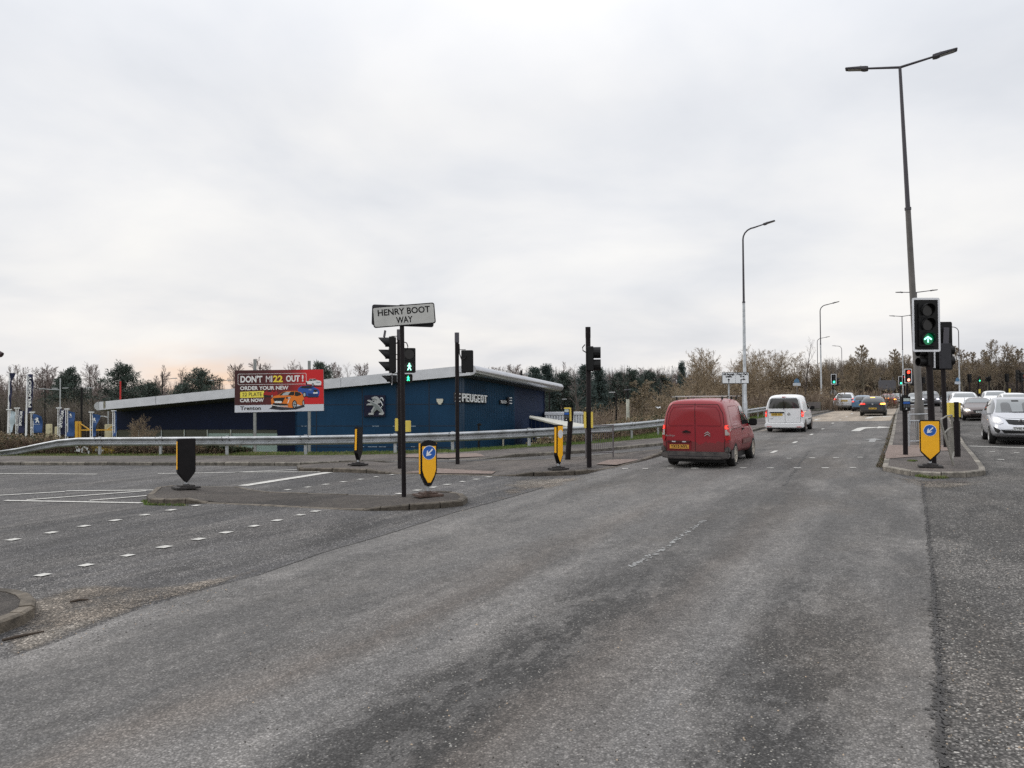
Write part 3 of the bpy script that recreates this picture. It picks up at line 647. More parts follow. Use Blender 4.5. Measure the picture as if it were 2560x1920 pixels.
# ---- traffic signals
def head(parent, loc, yaw, n=3, lit=None, board=None, u=.30, w=.30, hood=.24, closed=False, tiltz=0, name='signal_head', body=BLKM, hoodshape='cowl'):
    b = MB(); H = n * u
    rrp(b, w, H, .03, 0, .15, 0, H / 2); b.prism(rrect(w * .8, H * .96, .03, 0, H / 2), 'y', .15, .19)
    for i in range(1, n): b.box((0, -.004, i * u), (w * .98, .012, .012))
    h = b.build(name, body, parent, bevel=0); h.location = loc; h.rotation_euler = (0, 0, yaw)
    r = min(u, w) * .40
    for i in range(n):
        z = H - (i + .5) * u; code = (lit or 'ooo')[i]
        d = MB(); disc(d, 0, z, r, -.002, 20, .012); d.build('lens', {'o': DLENS, 'R': REDL, 'G': GRND, 'g': GRN, 'W': DLENS, 'w': DLENS, 'C': REDW}[code], h)
        if code == 'G':                # upward arrow
            s = r * .82; A = [(-.13, -.72), (.13, -.72), (.13, -.02), (0, .10), (-.13, -.02)]; Cv = [(0, .62), (.82, .05), (.82, -.22), (.66, -.22), (0, .28), (-.66, -.22), (-.82, -.22), (-.82, .05)]
            for k, pl in enumerate((A, Cv)):
                if k: pieces = [[(0, .62), (.80, .06), (.80, -.2), (.64, -.2), (0, .26)], [(0, .62), (0, .26), (-.64, -.2), (-.80, -.2), (-.80, .06)]]
                else: pieces = [A]
                for pc in pieces: MB().prism([(x * s, z + q * s) for x, q in pc], 'y', -.024, -.016).build('arrow', GRNW, h)
        if code in 'Ww':               # walking figure
            s = r * .8; m = GRNW if code == 'W' else GRN; q = MB(); disc(q, 0, z + .72 * s, .17 * s, -.018, 12, .006)
            q.prism([(a * s, z + c * s) for a, c in [(-.16, .52), (.16, .52), (.50, .02), (.38, -.06), (.16, .22), (.14, -.12), (.52, -.92), (.28, -.96), (0, -.34), (-.30, -.96), (-.54, -.90), (-.18, -.14), (-.16, .22), (-.42, .0), (-.52, .10)]], 'y', -.026, -.018); q.build('walking_figure', m, h)
        if hood:
            q = MB(); nn = 14; a0 = 25 if not closed else -90; vs = []; a1 = 360 - 2 * a0 - 0
            for j in range(nn + 1):
                a = R(-50 + 280 * j / nn) if not closed else R(360 * j / nn)
                k = max(.35, (math.sin(a) + 1.25) / 2.25) if not closed else 1
                for rr, y in ((r * 1.16, 0), (r * 1.16, -hood * k), (r * 1.06, -hood * k), (r * 1.06, 0)): vs.append((rr * math.cos(a), y, z + rr * math.sin(a)))
            q.add(vs, [(4 * j + c_, 4 * j + 4 + c_, 4 * j + 4 + (c_ + 1) % 4, 4 * j + (c_ + 1) % 4) for j in range(nn) for c_ in range(4)])
            q.build('visor', body, h, smooth=False)
    if board:
        bw_, bh_ = board[:2]; q = MB(); rrp(q, bw_, bh_, .05, .05, .062, 0, H / 2); bb = q.build('backing_board', BLKM, h)
        if len(board) < 3:
            q = MB(); e = .05; O = rrect(bw_, bh_, .05, 0, H / 2); I = rrect(bw_ - 2 * e, bh_ - 2 * e, .012, 0, H / 2); n_ = len(O)
            vs = [(a, .046, c) for a, c in O] + [(a, .046, c) for a, c in I] + [(a, .05, c) for a, c in O] + [(a, .05, c) for a, c in I]
            q.add(vs, [(i, (i + 1) % n_, n_ + (i + 1) % n_, n_ + i) for i in range(n_)] + [(2 * n_ + i, 2 * n_ + (i + 1) % n_, 3 * n_ + (i + 1) % n_, 3 * n_ + i) for i in range(n_)] + [(i, (i + 1) % n_, 2 * n_ + (i + 1) % n_, 2 * n_ + i) for i in range(n_)] + [(n_ + i, n_ + (i + 1) % n_, 3 * n_ + (i + 1) % n_, 3 * n_ + i) for i in range(n_)])
            q.build('white_border', WHT, h)
    return h
def pole(t, H, r=.057, cap=None, m=None, lean=(0, 0)):
    top = (lean[0], lean[1], H); MB().tube([(0, 0, -.05), top], r, 14).build('pole', m or BLKP, t, smooth=True)
    if cap: MB().tube([(lean[0], lean[1], H - cap), (lean[0], lean[1], H)], r * 1.12, 12).build('pole_cap', mat('cap_grey', (.075, .072, .085), .55), t, smooth=True)
def arm(t, pts, r=.012, name='bracket'): return MB().tube(pts, r, 6).build(name, BLK, t)
def pushbox(t, loc, yaw, face='display', name='push_button_unit', bodyc=None, h=.42, w=.24):
    b = MB(); b.box((0, 0, 0), (w, .14, h)); o = b.build(name, bodyc or YELP, t, bevel=.012); o.location = loc; o.rotation_euler = (0, 0, yaw)
    if face:
        MB().box((0, -.072, -.02), (w * .92, .012, h * .9)).build('front_panel', BLKM, o, bevel=.006)
        MB().box((0, -.08, h * .27), (w * .72, .006, h * .20)).build('display_window', mat('display', (.45, .52, .50), .2), o)
        MB().box((0, -.08, h * .06), (w * .76, .006, h * .15)).build('blue_strip', BLUS, o)
        q = MB(); disc(q, -.01, -h * .37, .018, -.08, 12, .006); q.build('button', WHS, o)
        for i in (-1, 0, 1):
            q = MB(); rrp(q, w * .2, h * .22, .02, -.083, -.079, i * w * .26, -h * .16); q.build('pictogram', mat('picto', (.06, .07, .08), .5), o)
    return o
def sigbase(px, py, off, label, yaw=0, cat='traffic signal', name='traffic_signal', group=None):
    p = at(px, py, off); t = thing(name, p, label, cat, yaw, group); return t, p, ppm(p)
SG = 'traffic signals at the junction'
# left signal behind the name post
t, p, K = sigbase(999, 1174, .02, 'black signal post half hidden behind the street name post, with a lit green walking figure', group=SG)
pole(t, (1174 - 823) / K, cap=.30)
zz_ = lambda y: (1174 - y) / K; xx_ = lambda x: (x - 999) / K
head(t, (xx_(974), 0, zz_(932)), R(-78), 3, 'ooo', None, u=(932 - 841) / K / 3, w=.32, hood=.30)
q = head(t, (xx_(976), 0, zz_(957)), R(-78), 1, 'o', (.36, .34), u=.22, w=.24, hood=.24, name='filter_head')
MB().box((xx_(963), -.0, zz_(834)), (.03, .2, .2), M=Matrix.Rotation(R(10), 4, 'Y')).build('head_cap', mat('cap_grey', (.07, .07, .08), .55), t)
for y in (840, 886, 898, 933): arm(t, [(xx_(980), 0, zz_(y)), (xx_(996), 0, zz_(y))])
arm(t, [(xx_(980), .02, zz_(856)), (xx_(987), .02, zz_(860)), (xx_(995), .02, zz_(856))], .018, 'cable')
head(t, (xx_(1025), -.06, zz_(932)), R(14), 2, 'oW', None, u=(932 - 870) / K / 2, w=.36, hood=.06)
head(t, (xx_(1020), .12, zz_(956)), R(14), 1, 'w', None, u=.24, w=.25, hood=.04, name='lower_walk_head')  # small lower head with a glowing walking figure
arm(t, [(xx_(1012), 0, zz_(855)), (xx_(1018), 0, zz_(857)), (xx_(1021), 0, zz_(866)), (xx_(1020), 0, zz_(872))], .016, 'cable')
pushbox(t, (xx_(1020), 0, zz_(1066)), R(80), None, h=.32, w=.16); pushbox(t, (xx_(1000) - .07, 0.02, zz_(1062)), R(-80), None, h=.36, w=.14)
# P3
t, p, K = sigbase(1144, 1158, .04, 'black signal post with the back of a small two-lamp head at its right', group=SG)
zz_ = lambda y: (1158 - y) / K; xx_ = lambda x: (x - 1144) / K
pole(t, (1158 - 831) / K, r=.062, cap=.30)
head(t, (xx_(1170), .02, zz_(931)), R(180), 2, 'oo', None, u=(931 - 876) / K / 2, w=.36, hood=.2)
arm(t, [(xx_(1150), -.07, zz_(860)), (xx_(1151), -.09, zz_(885)), (xx_(1156), -.13, zz_(899)), (xx_(1163), -.21, zz_(899)), (xx_(1169), -.2, zz_(890))], .016, 'cable')
for y in (874, 932): arm(t, [(xx_(1148), 0, zz_(y)), (xx_(1166), 0, zz_(y))])
# P4
t, p, K = sigbase(1473, 1166, .05, 'tall brown-black signal post on the splitter island with yellow boxes either side', group=SG)
zz_ = lambda y: (1166 - y) / K; xx_ = lambda x: (x - 1473) / K
pole(t, (1166 - 818) / K, r=.068)
MB().tube([(0, 0, zz_(844)), (0, 0, zz_(817))], .072, 12).build('pole_cap', BLKP, t, smooth=True)
head(t, (xx_(1486), .0, zz_(928)), R(84), 2, 'oo', None, u=(928 - 866) / K / 2, w=.34, hood=.20, closed=True)
arm(t, [(xx_(1468), 0, zz_(881)), (xx_(1460), 0, zz_(876)), (xx_(1459), 0, zz_(868)), (xx_(1465), 0, zz_(861))], .016, 'cable')
for x in (1463.5, 1480.5): pushbox(t, (xx_(x), .0, zz_(1050)), R(0), None, w=.06, h=.45)
# P5 leaning stump with a push button
t, p, K = sigbase(1419, 1148, .04, 'short leaning black post with a yellow push-button box in front of the safety barrier', name='crossing_post', cat='crossing post')
pole(t, (1148 - 1018) / K, r=.085, lean=(.13, 0)); pushbox(t, ((1421 - 1419) / K, -.03, (1148 - 1036) / K), R(-38), 'd', w=.22, h=.42)
# right-hand group on the central reservation
t, p, K = sigbase(2333, 1159, .12, 'large signal with a white-edged board showing a lit green arrow', group=SG)
zz_ = lambda y: (1159 - y) / K; xx_ = lambda x: (x - 2333) / K
pole(t, (1159 - 870) / K, r=.078, lean=(xx_(2327), 0))
bh = (877 - 742) / K; bw = 71 / K
head(t, (xx_(2317), -.14, zz_(866)), R(2), 3, 'ooG', (bw, bh), u=(868 - 760) / K / 3, w=bw * .60, hood=.16)
head(t, (xx_(2318), .06, zz_(916)), R(-80), 2, 'oo', None, u=.24, w=.30, hood=.17, closed=True); MB().box((xx_(2336.5), .05, zz_(899)), (.022, .3, .42)).build('board_edge', WHT, t)
t, p, K = sigbase(2365, 1118, .12, 'dark signal turned away behind the green arrow signal, its board seen from the back', group=SG)
zz_ = lambda y: (1118 - y) / K; xx_ = lambda x: (x - 2365) / K
pole(t, (1118 - 860) / K, r=.070, lean=(xx_(2360), 0))
head(t, (xx_(2362), .12, zz_(918)), R(178), 3, 'ooo', (52 / K, 121 / K, 0), u=(918 - 810) / K / 3, w=.40, hood=.2)
head(t, (xx_(2370), -.02, zz_(915)), R(84), 2, 'oo', None, u=(915 - 862) / K / 2, w=.30, hood=.2, closed=True)
MB().box((xx_(2364), -.15, zz_(841)), (.16, .03, .55), M=Matrix.Rotation(R(3), 4, 'Y')).build('detector_panel', mat('cap_grey', (.07, .07, .08), .55), t)
MB().box((xx_(2362), -.12, zz_(890)), (.34, .1, .8)).build('rear_cover', GRYB, t, bevel=.01)
# push button posts
t, p, K = sigbase(2264, 1137, .12, 'short black push-button post with a display unit on the left of the central reservation', name='crossing_post', cat='crossing post')
pole(t, (1137 - 1020) / K, r=.066); pushbox(t, (0, -.02, (1137 - 1009) / K), R(3), 'd', w=22 / K, h=36 / K, bodyc=BLKM)
MB().box((0, 0, (1137 - 989.5) / K), (.12, .1, .05)).build('cap', BLKM, t)
t, p, K = sigbase(2393, 1141, .12, 'black push-button post with a yellow box at each side near the silver car', name='crossing_post', cat='crossing post')
pole(t, (1141 - 1005) / K, r=.062); MB().tube([(0, 0, 0), (0, 0, (1141 - 1053) / K)], .086, 14).build('sleeve', BLKP, t, smooth=True)
for x in (2381, 2394.5): pushbox(t, ((x - 2393) / K + (.03 if x > 2385 else 0), .05, (1141 - 1025) / K), R(3), None, w=.13, h=.40)
# ---- pedestrian guard rails
def railing(px0, px1, H, label, nbar, m, off=.05, lean=None, name='pedestrian_guard_rail', foot=True, mid=.78):
    a, b = at(*px0, off), at(*px1, off); d = b - a; t = thing(name, a, label, 'railing')
    ln = lambda f, z: Vector((d.x * f + (lean[0] * z if lean else 0), d.y * f + (lean[1] * z if lean else 0), d.z * f + z))
    for f in (0, 1): MB().tube([ln(f, 0), ln(f, H)], .026, 10).build('post', m, t, smooth=True)
    for z in (H - .02, H * mid, .16): MB().tube([ln(0, z), ln(1, z)], .021, 8).build('horizontal_bar', m, t, smooth=True)
    for i in range(nbar):
        f = (i + 1) / (nbar + 1); MB().tube([ln(f, .16), ln(f, H * mid)], .007, 6).build('upright_bar', m, t)
    return t
railing((1465, 1145), (1533, 1143), 1.02, 'grey pedestrian railing standing on the splitter island beside the tall signal post', 12, GALVD)
railing((2273, 1116), (2322, 1114), 1.05, 'upright galvanised railing across the central reservation behind the push-button post', 9, GALV, off=.12)
railing((2275, 1062), (2325, 1061), 1.05, 'farther railing across the central reservation behind the big lamp column', 9, GALV, off=.12)
# bent one, knocked over towards the road
pB = [at(2384, 1163, .12)]; t = thing('bent_guard_rail', pB[0], 'bent and twisted galvanised railing leaning beside the square-topped yellow bollard', 'railing')
def bp(px, py, dpt): return ray(px, py, dpt) - pB[0]
D0_ = depth(pB[0]); A0, A1, B0_, B1_ = bp(2384, 1163, D0_), bp(2350, 1050, D0_ + .25), bp(2384, 1140, D0_ + 1.1), bp(2379, 1038, D0_ + 1.2)
GALW = mat('weathered_rail', (.21, .20, .175), .6, .3, var=.2)
for q in ((A0, A1), (B0_, B1_)): MB().tube(q, .026, 10).build('post', GALW, t, smooth=True)
for f in (1.0, .70, .10): MB().tube([A0.lerp(A1, f), A0.lerp(A1, f).lerp(B0_.lerp(B1_, f), .55) + Vector((0, 0, .03)), B0_.lerp(B1_, f)], .021, 8).build('horizontal_bar', GALW, t, smooth=True)
for i in range(5):
    f = (i + 1) / 6; MB().tube([A0.lerp(A1, .10).lerp(B0_.lerp(B1_, .10), f), A0.lerp(A1, .70).lerp(B0_.lerp(B1_, .70), f)], .010, 6).build('upright_bar', GALW, t)
# ---- safety barrier
def barrier():
    P = [q.copy() for q in rail]; t = thing('safety_barrier', P[2], 'long galvanised steel crash barrier running along the back of the footway', 'crash barrier'); o = P[2]
    S = [P[0]]; 
    for a, b in zip(P, P[1:]):
        n = max(1, int((b - a).length / 1.0)); S += [a.lerp(b, (i + 1) / n) for i in range(n)]
    # soften the course
    for _ in range(6): S = [S[0]] + [(S[i - 1] + S[i] * 2 + S[i + 1]) / 4 for i in range(1, len(S) - 1)] + [S[-1]]
    xa, xb = at(0, 1138).x - 0.25, at(165, 1138).x
    prof = [(0.0, .0), (.02, .0), (.085, .055), (.085, .10), (.02, .155), (.0, .165), (-.0, .175), (.02, .185), (.085, .235), (.085, .285), (.02, .335), (.0, .33)]
    prof = [(-.03, .0), (.02, -.005), (.075, .03), (.09, .06), (.088, .09), (.05, .12), (.0, .14), (-.005, .175), (.0, .21), (.05, .23), (.085, .265), (.085, .295), (.06, .325), (.0, .345), (-.04, .345)]
    vs = []; fs = []; n = len(prof); S2 = [q for q in S if q.x >= xa]
    for i, q in enumerate(S2):
        d = S2[min(i + 1, len(S2) - 1)] - S2[max(0, i - 1)]; d.z = 0; d.normalize(); nn = Vector((d.y, -d.x, 0))
        f = min(1, max(0, (q.x - xa) / (xb - xa))); top = .72 * (f ** .8) + .10 * (1 - f); z0 = G(q.x, q.y) + max(-.08, top - .345)
        tw = (1 - f) * .35
        for (h, z) in prof: vs.append(Vector((q.x, q.y, z0 + z * (.75 + .25 * f))) + nn * (h + tw * z) - o)
    for i in range(len(S2) - 1):
        for j in range(n - 1): fs.append((i * n + j, (i + 1) * n + j, (i + 1) * n + j + 1, i * n + j + 1))
    gm = bpy.data.materials.new('barrier_steel'); gm.use_nodes = True; tt = gm.node_tree; pr = tt.nodes['Principled BSDF']; g = N(tt, 'ShaderNodeTexCoord')
    a = N(tt, 'ShaderNodeTexNoise', i_Scale=1.7, i_Detail=6.0, i_Roughness=.7); L(tt, g.outputs['Object'], a.inputs['Vector'])
    b = N(tt, 'ShaderNodeTexNoise', i_Scale=14.0, i_Detail=3.0); L(tt, g.outputs['Object'], b.inputs['Vector'])
    c = ramp(tt, a.outputs[0], [(.3, (.24, .25, .25)), (.6, (.42, .44, .46))]); c = mixc(tt, ramp(tt, b.outputs[0], [(.62, 0), (.75, .6)]), c, (.16, .14, .11))
    L(tt, c, pr.inputs['Base Color']); pr.inputs['Metallic'].default_value = .5; pr.inputs['Roughness'].default_value = .5
    mb = MB(); mb.add(vs, fs); w = mb.build('beam', gm, t, smooth=True, fixn=False)
    m2 = w.modifiers.new('thickness', 'SOLIDIFY'); m2.thickness = .006
    # posts every 3.2 m, bolts and lap joints
    acc = 0; last = S2[0]; nxt = 1.2; k = 0
    for i in range(1, len(S2)):
        acc += (S2[i] - S2[i - 1]).length
        if acc >= nxt:
            nxt += 3.2; q = S2[i]; d = (S2[min(i + 1, len(S2) - 1)] - S2[i - 1]); d.z = 0; d.normalize(); yaw = math.atan2(d.y, d.x); f = min(1, max(0, (q.x - xa) / (xb - xa))); top = .70 * f + .05; nn = Vector((d.y, -d.x, 0))
            if f > .9:
                c = q - nn * .06 - o; MB().box((c.x, c.y, G(q.x, q.y) - o.z + top / 2 - .15), (.11, .06, top + .3), yaw).build('post', GALV, t)
            mbb = MB(); zc = G(q.x, q.y) - o.z + top - .17
            if f > .95:
                for dx in (-.16, .16):
                    for dz in (-.15, 0, .15):
                        c = q + d * dx + nn * (.03 if dz == 0 else .055) - o; mbb.box((c.x, c.y, zc + dz + (.04 if dz else 0) * (1 if dz < 0 else -1)), (.035, .03, .035), yaw)
                mbb.build('bolts', mat('bolt_dark', (.06, .055, .05), .6, .5), t)
barrier()
# ---- lamp columns
def lamp_column(base, H, label, arms, r0=.11, r1=.055, lean=(0, 0), m=GALV, curved=False, split=.62, armlen=1.7, group=None, hm=None, wid=None, yaw=0.0, rise=.12, name='street_lamp'):
    t = thing(name, base, label, 'street lamp', yaw, group)
    z1 = H * split
    L_ = lambda z: Vector((lean[0] * z / H, lean[1] * z / H, z))
    MB().tube([L_(-.3), L_(1.4), L_(1.45), L_(z1)], [r0 * 1.25, r0 * 1.2, r0, r0 * .72], 14).build('column', m, t, smooth=True)
    MB().tube([L_(z1 - .05), L_(H if not curved else H - .7)], [r0 * .62, r1], 12).build('upper_column', hm or m, t, smooth=True)
    MB().tube([L_(z1 - .06), L_(z1 + .03)], [r0 * .86, r0 * .86], 12).build('joint_collar', hm or m, t)
    for s in arms:
        if curved: pts = [L_(H - .72)] + [L_(H - .7) + Vector((s * .7 * (1 - math.cos(a)), 0, .7 * math.sin(a))) for a in (R(15), R(35), R(55), R(75), R(88))] + [L_(H) + Vector((s * armlen, 0, rise))]
        else: pts = [L_(H), L_(H) + Vector((s * armlen, 0, rise))]
        MB().tube(pts, [r1 * .95] * (len(pts) - 1) + [r1 * .75], 8).build('arm', hm or m, t, smooth=True)
        e = Vector(pts[-1]); u = (pts[-1] - pts[-2]).normalized(); ang = math.atan2(u.z, u.x)
        mb = MB(); hl = .75
        prof = [(0, -.05), (.12, -.07), (.20, -.06), (.24, -.045), (hl, -.03), (hl + .02, 0), (hl, .02), (.3, .045), (.1, .05), (0, .04)]
        mb.prism([(a, b) for a, b in prof], 'y', -.14, .14)
        ho = mb.build('lamp_head', hm or GRYB, t, bevel=.012)
        if ang > math.pi / 2 or ang < -math.pi / 2: ho.data.transform(Matrix.Scale(-1, 4, (1, 0, 0))); ho.data.flip_normals(); ang = ang - math.pi
        ho.data.transform(Matrix.Translation(e) @ Matrix.Rotation(-ang, 4, 'Y'))
        c = e + u * .25; MB().tube([c + Vector((0, 0, .03)), c + Vector((0, 0, .11))], .03, 8).build('sensor', WHT, ho)
        c = e + u * .42; MB().box((c.x, c.y, c.z - .045 - .0), (.5, .2, .012), M=Matrix.Rotation(-ang, 4, 'Y')).build('glass', mat('lamp_glass', (.35, .35, .34), .3), ho)
    return t
LG = 'tall street lamps along the main road'
COLD = mat('column_brown', (.105, .098, .092), .55, .3, var=.25, vscale=1.4)
DKARM = mat('arm_dark', (.06, .055, .065), .5, .2)
b0 = at(2303, 1106, .12); Kb = ppm(b0); Hb = (1106 - 154) / Kb
lamp_column(b0, Hb, 'tallest twin-arm lamp column rising behind the green arrow signal, leaning slightly left', (-1, 1), r0=.125, r1=.050, lean=(-.46, .0), m=COLD, armlen=(138 / Kb) / .894 - 1.12, hm=DKARM, yaw=RYAW, rise=.16, split=.62)
def farlamp(px, ytop, D, label, arms, curved, H=None, armlen=1.7, r0=.10, rise=.15, yaw=RYAW):
    q = ray(px, ytop, D); zt = q.z; zg = G(q.x, q.y); lamp_column((q.x, q.y, zg), zt - zg, label, arms, curved=curved, armlen=armlen, group=LG, r0=r0, hm=DKARM, rise=rise, yaw=yaw)
farlamp(1857, 572, 52, 'tall single-arm street lamp behind the white through-traffic sign', (1,), True, armlen=1.30, r0=.12)
farlamp(2050, 763, 92, 'single-arm street lamp behind the barrier, right of the white van', (1,), True, armlen=1.35)
farlamp(2043, 846, 150, 'small far single-arm lamp whose arm crosses the column of the one right of the van', (1,), True, armlen=1.5)
farlamp(2104, 865, 165, 'small far lamp with its arm turned left, above the two lit signals', (-1,), True, armlen=1.1, rise=.05, yaw=RYAW)
farlamp(2255, 791, 112, 'far twin-arm lamp standing behind the red signal', (-1, 1), False, armlen=.9, rise=.10)
farlamp(2291, 731, 86, 'twin-arm lamp whose arms show behind the tallest lamp column', (-1, 1), False, armlen=1.3, rise=.10)
farlamp(2396, 817, 110, 'far lamp column rising just right of the turned-away signal', (-1,), True, armlen=1.2, rise=.1)
# small route plates on those columns
def plate_thing(px, py, D, label, w=.55, h=.5):
    q = ray(px, py, D); t = thing('cycle_route_sign', q, label, 'small sign', R(-20))
    MB().box((0, 0, .0), (w, .03, h * .45)).build('white_panel', mat('pale_panel', (.55, .60, .66), .5), t); MB().prism([(-w * .36, h * .25), (w * .36, h * .25), (w * .3, h * .7), (0, h * .95), (-w * .3, h * .7)], 'y', -.015, .015).build('blue_panel', mat('pale_blue', (.09, .20, .33), .5), t)
    MB().tube([(0, .05, -.3), (0, .05, h * .8)], .03, 8).build('bracket', GALV, t)
plate_thing(1992, 961, 75, 'small pale blue and white route sign on a post among the shrubs', .7, .62)
plate_thing(2394, 957, 109.6, 'small blue-topped plate on the far lamp column', .7, .8)
plate_thing(2105, 972, 150, 'tiny blue-topped plate above the white hatchback', .7, .8)
# the post of the first route sign
q = ray(1993, 1000, 75.2); MBt = MB().tube([(0, 0, ZLOW + 1), (0, 0, q.z - 0 + 1.7)], .05, 8); o = MBt.build('sign_post', GALVD); o.location = (q.x, q.y, 0); tag(o, 'grey post carrying the pale blue route sign in the shrubs', 'post')
# ---- lane direction sign
tl, tr, Ds = (1805, 931), (1872, 959), 37.0
q = ray(1838.5, 945, Ds); Kd = FPX / Ds
t = thing('direction_sign', (q.x, q.y, G(q.x, q.y) - .1), 'white lane sign reading all through traffic and Priory Park West on two grey posts', 'road sign', R(-3))
zc = q.z - (G(q.x, q.y) - .1); w, h = 67 / Kd, 28.5 / Kd
q2 = MB(); rrp(q2, w, h, .03, -.02, .02, 0, zc); pnl = q2.build('panel', BLK, t)
q2 = MB(); rrp(q2, w - .05, h - .05, .02, -.024, -.0215, 0, zc); q2.build('panel_face', mat('sign_face', (.78, .80, .82), .5), pnl)
q2 = MB(); rrp(q2, w - .01, h - .01, .02, .0205, .023, 0, zc); q2.build('panel_back', GALVD, pnl)
for tx, x, z in (('All through', -.25, .33), ('traffic', -.25, .13), ('Priory Park', .25, .33), ('West', .25, .13)):
    letters('lettering', tx, .135, BLK, pnl, Matrix.Translation((x * w * .98, -.026, zc + z * h)) @ FACE, bold=.007, width={'All through': .42, 'traffic': .24, 'Priory Park': .42, 'West': .17}[tx] * w)
mb = MB(); s = h
for P_ in ([(-.25 * w - .02, -.40), (-.25 * w + .02, -.40), (-.25 * w + .02, -.15), (-.25 * w - .02, -.15)], [(-.25 * w - .065, -.18), (-.25 * w + .065, -.18), (-.25 * w, -.04)],
           [(.20 * w - .02, -.40), (.20 * w + .02, -.40), (.20 * w + .02, -.16), (.20 * w - .02, -.12)], [(.20 * w, -.16), (.20 * w, -.09), (.30 * w, -.09), (.30 * w, -.15)], [(.29 * w, -.22), (.37 * w, -.12), (.29 * w, -.02)]):
    mb.prism([(a, zc + (b * s)) for a, b in P_], 'y', -.030, -.026)
mb.build('arrows', BLK, pnl)
mb = MB(); [mb.box((0, -.027, zc + s * z), (.012, .004, s * .09)) for z in (-.38, -.22, -.06, .10, .26, .40)]; mb.build('dashed_divider', BLK, pnl)
for x in (-.24 * w, .28 * w): MB().tube([(x, .06, 0), (x, .06, zc + h * .4)], .038, 10).build('post', GALV, t, smooth=True)
# ================================================================ DEALERSHIP BUILDING
C0 = ray(1150, 1003, 62); C0.z = ZLOW - .05
e1 = Vector((-.984, .18, 0)).normalized(); u2 = Vector((.469, .883, 0)).normalized(); nF = Vector((-.18, -.984, 0)).normalized(); nS = Vector((.883, -.469, 0)).normalized()
def hit(n, c, px, py, off=0.0):
    d = ray(px, py, 1) - Vector((0, 0, 1.6)); o = Vector((0, 0, 1.6)); c = c + n * off
    return o + d * ((c - o).dot(n) / d.dot(n))
B = thing('showroom_building', C0, 'dark blue clad car showroom with sloping pale grey roof behind the barrier', 'building')
def navy(name, base, line_ax=None, pitch=.2):
    m = bpy.data.materials.new(name); m.use_nodes = True; t = m.node_tree; p = t.nodes['Principled BSDF']; c = N(t, 'ShaderNodeTexCoord')
    n = N(t, 'ShaderNodeTexNoise', i_Scale=.25, i_Detail=3.0); L(t, c.outputs['Object'], n.inputs['Vector'])
    n2 = N(t, 'ShaderNodeTexNoise', i_Scale=4.0, i_Detail=4.0, i_Roughness=.7); mp = N(t, 'ShaderNodeMapping'); mp.inputs['Scale'].default_value = (1, 1, .15); L(t, c.outputs['Object'], mp.inputs[0]); L(t, mp.outputs[0], n2.inputs['Vector'])
    a = ramp(t, n.outputs[0], [(.3, tuple(q * .8 for q in base)), (.7, tuple(q * 1.2 for q in base))])
    a = mixc(t, 1, a, ramp(t, n2.outputs[0], [(.3, .93), (.7, 1.06)]), 'MULTIPLY'); L(t, a, p.inputs['Base Color']); p.inputs['Roughness'].default_value = .5; p.inputs['Specular IOR Level'].default_value = .18
    return m
NV1 = navy('cladding_blue', (.010, .046, .104)); NV2 = navy('cladding_shaded_navy', (.0042, .010, .036)); NVS = navy('cladding_ribbed', (.013, .046, .092))  # left wing's navy has shade under the overhang put into its colour
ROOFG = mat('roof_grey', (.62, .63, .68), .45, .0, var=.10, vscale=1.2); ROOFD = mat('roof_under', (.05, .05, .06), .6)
Lk = 30.3
def topz(f): return 1.02 + (3.42 - 1.02) * f        # wall top along the front, f=1 at the near corner
def quadwall(name, a, b, za, zb_, m, thick, n, z0=None, parent=B, nseg=1):
    z0 = C0.z if z0 is None else z0
    A = [Vector((a.x, a.y, z0)), Vector((b.x, b.y, z0)), Vector((b.x, b.y, zb_)), Vector((a.x, a.y, za))]
    vs = [q - C0 for q in A] + [q - n * thick - C0 for q in A]
    return MB().add(vs, [(0, 1, 2, 3), (4, 7, 6, 5), (0, 4, 5, 1), (1, 5, 6, 2), (2, 6, 7, 3), (3, 7, 4, 0)]).build(name, m, parent)
Pn = C0.copy(); Pl = C0 + e1 * Lk; Pb = C0 + u2 * 15.5
msp = hit(nF, C0, 738, 1050); fm = 1 - (msp - C0).length / Lk; msp.z = C0.z
quadwall('front_wall', msp, Pn, topz(fm) + .1, topz(1) + .1, NV1, .4, nF)
Pl2 = Pl - nF * 1.6 + e1 * 1.3; ms2 = msp - nF * 1.6
# left, recessed part: band above the ribbon window and the base below it
zt_ = hit(nF, C0, 500, 1076).z; zb2 = hit(nF, C0, 500, 1131).z
wx0 = hit(nF, C0 - nF * 1.6, 693, 1100); wx0.z = C0.z
def bandwall(name, a, b, z0, z1, m, n=nF, th=.3, parent=B, off=0.0):
    A = [Vector((a.x, a.y, z0)), Vector((b.x, b.y, z0)), Vector((b.x, b.y, z1 if not isinstance(z1, tuple) else z1[1])), Vector((a.x, a.y, z1 if not isinstance(z1, tuple) else z1[0]))]
    A = [q + n * off for q in A]; vs = [q - C0 for q in A] + [q - n * th - C0 for q in A]
    return MB().add(vs, [(0, 1, 2, 3), (4, 7, 6, 5), (0, 4, 5, 1), (1, 5, 6, 2), (2, 6, 7, 3), (3, 7, 4, 0)]).build(name, m, parent)
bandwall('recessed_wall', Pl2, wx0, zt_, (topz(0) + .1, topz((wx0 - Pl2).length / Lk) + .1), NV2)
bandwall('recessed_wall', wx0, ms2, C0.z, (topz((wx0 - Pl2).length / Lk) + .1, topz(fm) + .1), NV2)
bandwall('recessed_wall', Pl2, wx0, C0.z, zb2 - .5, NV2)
bandwall('return_wall', ms2, msp, C0.z, (topz(fm), topz(fm)), NV1, n=Vector((-.984, .18, 0)), th=.2)
fr = MAT_F = mat('frosted_window', (.30, .40, .37), .25, var=.06, vscale=.6)
dkf = mat('window_frame_pale', (.38, .42, .42), .5)
ww = (wx0 - Pl2)
